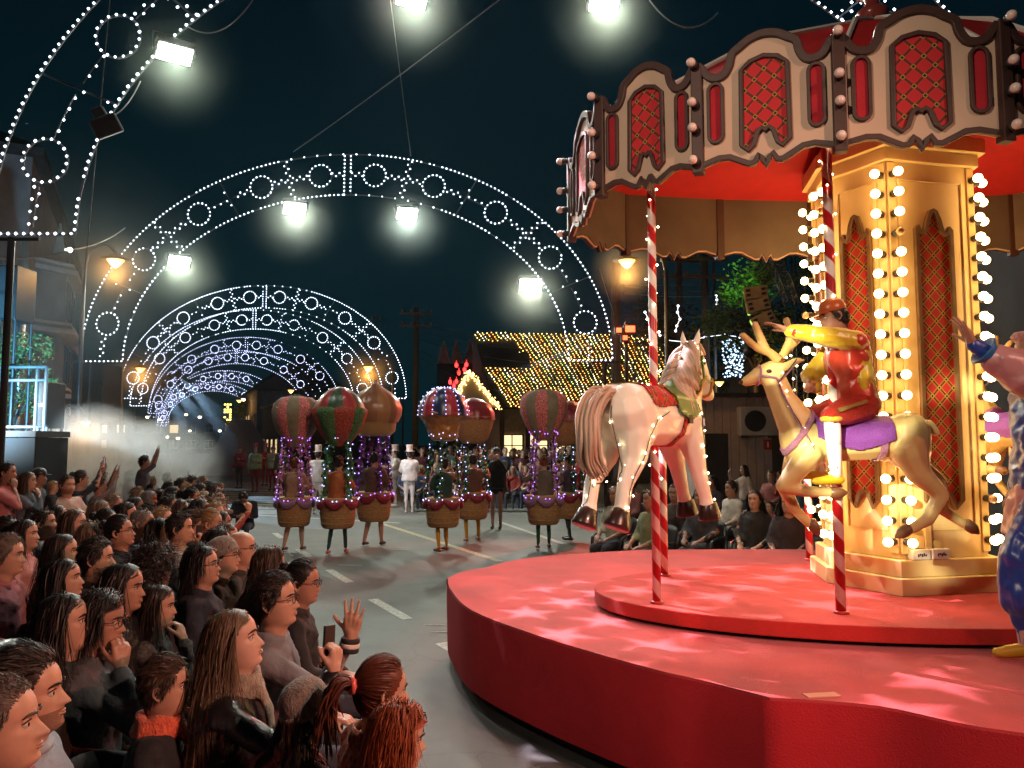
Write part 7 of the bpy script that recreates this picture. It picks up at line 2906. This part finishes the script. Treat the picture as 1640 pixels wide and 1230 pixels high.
# performers in white with top hats, stage hand in black, red jacket, photographer
WS = cloth((.62, .55, .54), 'satin')
for k, (x, y, yaw, lab) in enumerate(((655, 822, 100, 'performer in a loose white suit and tall white top hat facing away'), (508, 824, 95, 'white suited performer with a top hat partly hidden by the pink balloon'),
                                      (632, 812, 200, 'white suited performer with a tilted pale hat beside the top hatted one'))):
    standing(x, y, lab, yaw, 1.02, det=2, hair='short', hcol=DBR, skin=3, topm=WS, legm=WS, bulk=.28, arms=('fwd', 'fwd') if k != 2 else ('up', 'fwd'), extras=(('tophat', (.60, .42, .38)),), group='performers in white suits', cat='performer', feet=(.5, .45, .45))
standing(795, 847, 'person in a long black tunic and cap holding up a camera', 262, 1.06, det=2, hair='short', hcol=BLK, skin=0, top=(.010, .018, .018), leg=(.01, .01, .012), bare=True, arms=('phone', 'phone'), extras=(('cap', (.02, .025, .025)),), female=False, bulk=.2)
standing(928, 838, 'person in a red jacket and red cap behind the horse tail', 200, 1.0, det=2, hair='short', hcol=BLK, skin=1, top=(.36, .015, .02), leg=(.02, .02, .02), arms=('down', 'fwd'), extras=(('cap', (.36, .02, .02)),), female=False)
cr = onz(392, 872)
person('crouching photographer in a dark shirt at the edge of the street', (cr.x, cr.y, -.14), -80, .98, 'seat', 'short', BLK, 1, (.012, .014, .022), det=2, arms=('hold', 'hold'), lean=24, head=(0, -35, 0), female=False, seed=3)
# parade figures by the tent
for k, (x, y, c, c2, lab) in enumerate(((383, 782, (.22, .03, .03), (.05, .05, .05), 'parade figure by the tent in dark red'), (408, 788, (.30, .32, .16), (.25, .02, .02), 'parade figure by the tent with a pale green cape beside a red tall hat'), (436, 786, (.42, .38, .22), (.30, .02, .02), 'parade figure by the tent with a cream cape and red trousers'),
                                        (424, 778, (.35, .02, .02), (.3, .02, .02), 'parade figure by the tent all in red'), (450, 790, (.10, .16, .10), (.2, .02, .02), 'parade figure by the tent in green'))):
    r_, _, _ = standing(x, y, lab, 265, 1.05, det=2, hair='short', hcol=BLK, skin=0, top=c, leg=c2, bulk=.45, arms=('down', 'fwd'), extras=(('tophat', (.36, .04, .02)),) if k in (1, 3) else (('beanie', (.3, .05, .03)),), group='parade figures by the tent', cat='performer')
# small tent far behind them
tn = onz(386, 762)
q = MB()
w_ = 2.2
q.add([(-w_, -1.5, 0), (w_, -1.5, 0), (w_, 1.5, 0), (-w_, 1.5, 0), (0, -1.5, 3.4), (0, 1.5, 3.4)], [(0, 4, 5, 3), (4, 1, 2, 5), (0, 1, 4), (3, 5, 2)])
o = tag(q.build('tent', mat('tent_canvas', (.20, .13, .10), .8, bump=.3, bscale=8)), 'dim peaked canvas tent behind the parade figures', 'tent')
o.location = tn

# ------------------------------------------------------------------ spectators on the far side of the street
def far_templates():
    out = []
    for k in range(10):
        hs = HAIRS[k % 9]
        hc, tc = HC[(k * 5) % 6][0], TC[(k * 3 + 1) % 8]
        pose = 'seat' if k < 5 else 'stand'
        r_, _, _ = person('x', (0, 0, -50), 0, 1.0, pose, hs, hc, (0, 1, 2, 3, 0)[k % 5], tc[0], det=0, arms=(('lap', 'lap'), ('fwd', 'lap'), ('phone', 'lap'), ('lap2', 'lap'), ('phonehi', 'down'))[k % 5] if pose == 'seat' else (('down', 'down'), ('phone', 'fwd'), ('fwd', 'fwd'))[k % 3],
                          female=k % 2 == 0, seed=40 + k)
        out.append((r_, tc[1], HN[hs]))
    return out


FT = far_templates()
used = [False] * 10


def far_person(loc, yaw, s, k, lab, grp):
    r_, tn_, hn_ = FT[k]
    o = r_
    if used[k]:
        o = r_.copy()
        COL.objects.link(o)
    used[k] = True
    o.location = loc
    o.rotation_euler = (0, 0, R(yaw - 90))
    o.scale = (s,) * 3
    tag(o, lab % (hn_, tn_), 'person', grp)


rf_ = random.Random(5)
# nearer seated rows behind the horse and reindeer, with detail
near = [(985, 792, 'spectator in a pale knitted hat seated behind the horse', 'long2', BRN, (.30, .28, .2), ('lap', 'lap')), (1040, 800, 'seated spectator in a long olive skirt behind the striped poles', 'bob', BRN, (.16, .17, .08), ('lap', 'lap')),
        (1080, 790, 'dark haired seated spectator between the front horse legs', 'short', BLK, (.06, .05, .05), ('lap', 'lap')), (1122, 795, 'seated woman with dark hair beside the man in the white shirt', 'long2', BLK, (.03, .03, .04), ('lap', 'lap')),
        (1170, 783, 'seated man in a white shirt behind the horse forelegs', 'short', DBR, (.48, .42, .36), ('lap', 'lap')), (1208, 800, 'seated spectator in black beside the white shirted man', 'long2', BLK, (.02, .02, .02), ('lap', 'lap')),
        (1232, 812, 'child in a red hood holding a bundle on the lap', 'bob', DBR, (.32, .05, .06), ('hold', 'hold')), (1213, 822, 'small seated child beside the red hooded one', 'short', DBR, (.16, .07, .06), ('lap', 'lap')),
        (1262, 806, 'seated woman with long dark hair under the reindeer belly', 'long2', BLK, (.03, .02, .025), ('lap', 'lap')), (1255, 772, 'spectator in the second row behind the red hooded child', 'short', BLK, (.03, .03, .03), ('lap', 'lap')),
        (1010, 775, 'second row spectator in a rose top behind the horse', 'short', BLK, (.32, .12, .12), ('lap', 'lap')), (1140, 772, 'second row spectator with black hair behind the horse', 'bob', BLK, (.05, .04, .05), ('lap', 'lap'))]
for (x, y, lab, hs, hc, tc, am) in near:
    sc_ = .74 if 'child' in lab else 1.0
    seated(x, y, lab, rf_.uniform(195, 245), (0, 0, 0), sc_, det=2, chair_=True, hair=hs, hcol=hc, skin=rf_.choice((0, 1, 2)), top=tc, arms=am, female=hs != 'short', group='spectators seated behind the carousel')
pw = at(1192, 752, 16.5)
person('standing woman in a white jacket with dark stripes holding up a phone', (pw.x, pw.y, 0), 190, pw.z / 1.615, 'stand', 'long2', DBR, 0, (.48, .40, .36), det=2, arms=('phone', 'down'), seed=21, extras=(('phone', 1, 'lit phone held up by the woman in the striped white jacket'),))
gl_ = onz(1126, 868)
q = MB()
q.box((gl_.x, gl_.y, .06), (.34, .2, .10))
tag(q.build('green_floor_light', emit('green_floor', (.02, .75, .25), 1.6), bevel=.02), 'flat green glowing box lamp on the road before the seated spectators', 'lamp')
q = MB()
bq = onz(1090, 858)
q.ball((0, 0, 0), .14, 20, 14)
tag(q.build('blue_ball', mat('blue_ball_rubber', (.08, .07, .30), .35, coat=.3), smooth=True, loc=(bq.x, bq.y, .14)), 'round violet blue ball on the road among the spectators feet', 'ball')

# standing crowd behind the performers
cnt = 0
for row in range(7):
    Y = 22.5 + row * 1.5
    for k in range(16):
        px_ = 655 + k * 19 + rf_.uniform(-7, 7) + row * 2
        if px_ > 975:
            continue
        p = at(px_, 740, Y)
        far_person((p.x, p.y, 0), rf_.uniform(215, 300), rf_.uniform(.94, 1.06), 5 + rf_.randrange(5) if row > 1 else rf_.randrange(5), 'distant %s haired spectator in a %s top, crowd behind the balloons', 'crowd behind the balloon performers')
        cnt += 1
# crowd behind the seated rows on the right, and across the far left seats
for k in range(34):
    px_ = 1240 + k * 12 + rf_.uniform(-5, 5)
    p = at(px_, 740, rf_.uniform(16, 19))
    far_person((p.x, p.y, 0), rf_.uniform(170, 230), rf_.uniform(.92, 1.04), rf_.randrange(5), '%s haired spectator in a %s top, dark seats behind the carousel', 'spectators in the dark seats behind the carousel')
for k in range(46):
    t = rf_.random()
    p = Vector((-6.6, 15.5, 0)) + SD * (t * 16) - SN * rf_.uniform(.2, 4.2)
    far_person((p.x, p.y, 0), rf_.uniform(10, 45), rf_.uniform(.93, 1.04), rf_.randrange(5), 'faraway %s haired spectator in a %s top seated beyond the smoke', 'faraway seats along the street')
for k in range(10):
    if not used[k]:
        bpy.data.objects.remove(FT[k][0])

# ------------------------------------------------------------------ smoke and haze
def volume_box(name, c, d, build):
    q = MB()
    q.box((0, 0, 0), d)
    o = q.build(name, [])
    o.location = c
    m = bpy.data.materials.new(name + '_air')
    m.use_nodes = True
    nt = m.node_tree
    for n_ in list(nt.nodes):
        if n_.type == 'BSDF_PRINCIPLED':
            nt.nodes.remove(n_)
    out = [n_ for n_ in nt.nodes if n_.type == 'OUTPUT_MATERIAL'][0]
    pv = nt.nodes.new('ShaderNodeVolumePrincipled')
    nt.links.new(pv.outputs[0], out.inputs['Volume'])
    build(nt, pv)
    o.data.materials.append(m)
    return stuff(o)


def smoke_nodes(nt, pv):
    tc = nt.nodes.new('ShaderNodeTexCoord')
    v = tc.outputs['Object']
    wn = nt.nodes.new('ShaderNodeTexNoise')
    wn.inputs['Scale'].default_value = .55
    wn.inputs['Detail'].default_value = 3
    nt.links.new(v, wn.inputs['Vector'])
    wa = nt.nodes.new('ShaderNodeVectorMath')
    wa.operation = 'MULTIPLY_ADD'
    wa.inputs[1].default_value = (2.2, 1.2, 1.8)
    nt.links.new(wn.outputs['Color'], wa.inputs[0])
    nt.links.new(v, wa.inputs[2])
    sb_ = nt.nodes.new('ShaderNodeVectorMath')
    sb_.operation = 'SUBTRACT'
    sb_.inputs[1].default_value = (1.1, .6, .9)
    nt.links.new(wa.outputs[0], sb_.inputs[0])
    v2 = sb_.outputs[0]
    s = nt.nodes.new('ShaderNodeSeparateXYZ')
    nt.links.new(v2, s.inputs[0])
    x, y, z = s.outputs
    f = nnoise(nt, v2, 1.1, 6, .66)
    gx = nmath(nt, 'DIVIDE', nmath(nt, 'ADD', x, .4), 3.1)
    gy = nmath(nt, 'DIVIDE', y, 1.5)
    gz = nmath(nt, 'DIVIDE', nmath(nt, 'ADD', z, .55), 1.35)
    r2 = nmath(nt, 'ADD', nmath(nt, 'ADD', nmath(nt, 'MULTIPLY', gx, gx), nmath(nt, 'MULTIPLY', gy, gy)), nmath(nt, 'MULTIPLY', gz, gz))
    fall = nmath(nt, 'POWER', nmath(nt, 'SUBTRACT', 1.0, r2, clamp=True), 1.7)
    den = nmath(nt, 'MULTIPLY', fall, nmath(nt, 'MULTIPLY_ADD', f, 4.5, -1.55, clamp=True))
    nt.links.new(nmath(nt, 'MULTIPLY', den, 3.4), pv.inputs['Density'])
    pv.inputs['Color'].default_value = (.92, .94, .92, 1)
    pv.inputs['Anisotropy'].default_value = .2


sc_ = at(190, 735, 17.5)
tag(volume_box('smoke', (sc_.x, sc_.y, sc_.z + .35), (8.4, 4.4, 4.0), smoke_nodes), 'drifting bank of pale stage smoke behind the standing spectators', 'smoke')


def mist_nodes(r, d, c):
    def fn(nt, pv):
        tc = nt.nodes.new('ShaderNodeTexCoord')
        ln = nt.nodes.new('ShaderNodeVectorMath')
        ln.operation = 'LENGTH'
        nt.links.new(tc.outputs['Object'], ln.inputs[0])
        t = nmath(nt, 'SUBTRACT', 1.0, nmath(nt, 'DIVIDE', ln.outputs['Value'], r), clamp=True)
        nt.links.new(nmath(nt, 'MULTIPLY', nmath(nt, 'POWER', t, 2.0), d), pv.inputs['Density'])
        pv.inputs['Color'].default_value = (*c, 1)
        pv.inputs['Anisotropy'].default_value = .35
    return fn


# lamp mists added to imitate lens bloom; blue and beam ones are stage mist
for k, (x, y, Y, r, d, c, lab) in enumerate(((280, 92, 11.9, 1.25, .10, (.85, 1, .85), 'floodlight low on the great arch, added halo'), (660, 6, 11.9, 1.25, .10, (.9, 1, .88), 'floodlight at the crown of the great arch, added halo'), (968, 12, 11.9, 1.25, .10, (.9, 1, .85), 'great arch floodlight by the carousel roof, added halo'),
                                             (287, 424, 23.8, 1.95, .10, (.88, 1, .85), 'second arch floodlight by the street lamp, added halo'), (472, 339, 23.8, 1.95, .10, (.9, 1, .9), 'second arch floodlight above the pink balloon, added halo'), (652, 347, 23.8, 1.8, .09, (.85, 1, .95), 'second arch floodlight near the hanging wire, added halo'),
                                             (850, 461, 23.8, 1.95, .10, (.95, 1, .85), 'second arch floodlight above the striped balloon, added halo'),
                                             (185, 420, 18.9, 1.1, .35, (1, .9, .7), 'amber street lamp above the speaker stack, added halo'), (590, 592, 32.8, 1.6, .3, (1, .9, .7), 'amber street lamp beside the onion balloon, added halo'), (225, 594, 33.8, 1.6, .3, (1, .9, .7), 'amber street lamp at the foot of the third arch, added halo'),
                                             (1004, 424, 17.9, 1.0, .35, (1, .9, .7), 'amber street lamp beside the carousel canopy, added halo'),
                                             (45, 440, 17.5, 4.6, .07, (.8, .95, 1), 'loudspeaker tower, lit blue'), (312, 652, 35, 5.5, .06, (.8, .9, 1), 'beam lamps over the smoke'), (890, 572, 29.5, 2.6, .10, (.75, .88, 1), 'beam lamp crossing the lit roof'))):
    p = at(x, y, Y)
    tag(volume_box('mist', p, (2 * r, 2 * r, 2 * r), mist_nodes(r, d, c)), 'thin mist glowing round the ' + lab, 'mist', 'mist round the hot lamps')


def haze_nodes(nt, pv):
    pv.inputs['Density'].default_value = .00016
    pv.inputs['Color'].default_value = (.45, .80, 1.0, 1)
    pv.inputs['Anisotropy'].default_value = .78


volume_box('haze', (0, 95, 9.0), (200, 230, 20.0), haze_nodes)
bpy.data.scenes.remove(TMP)
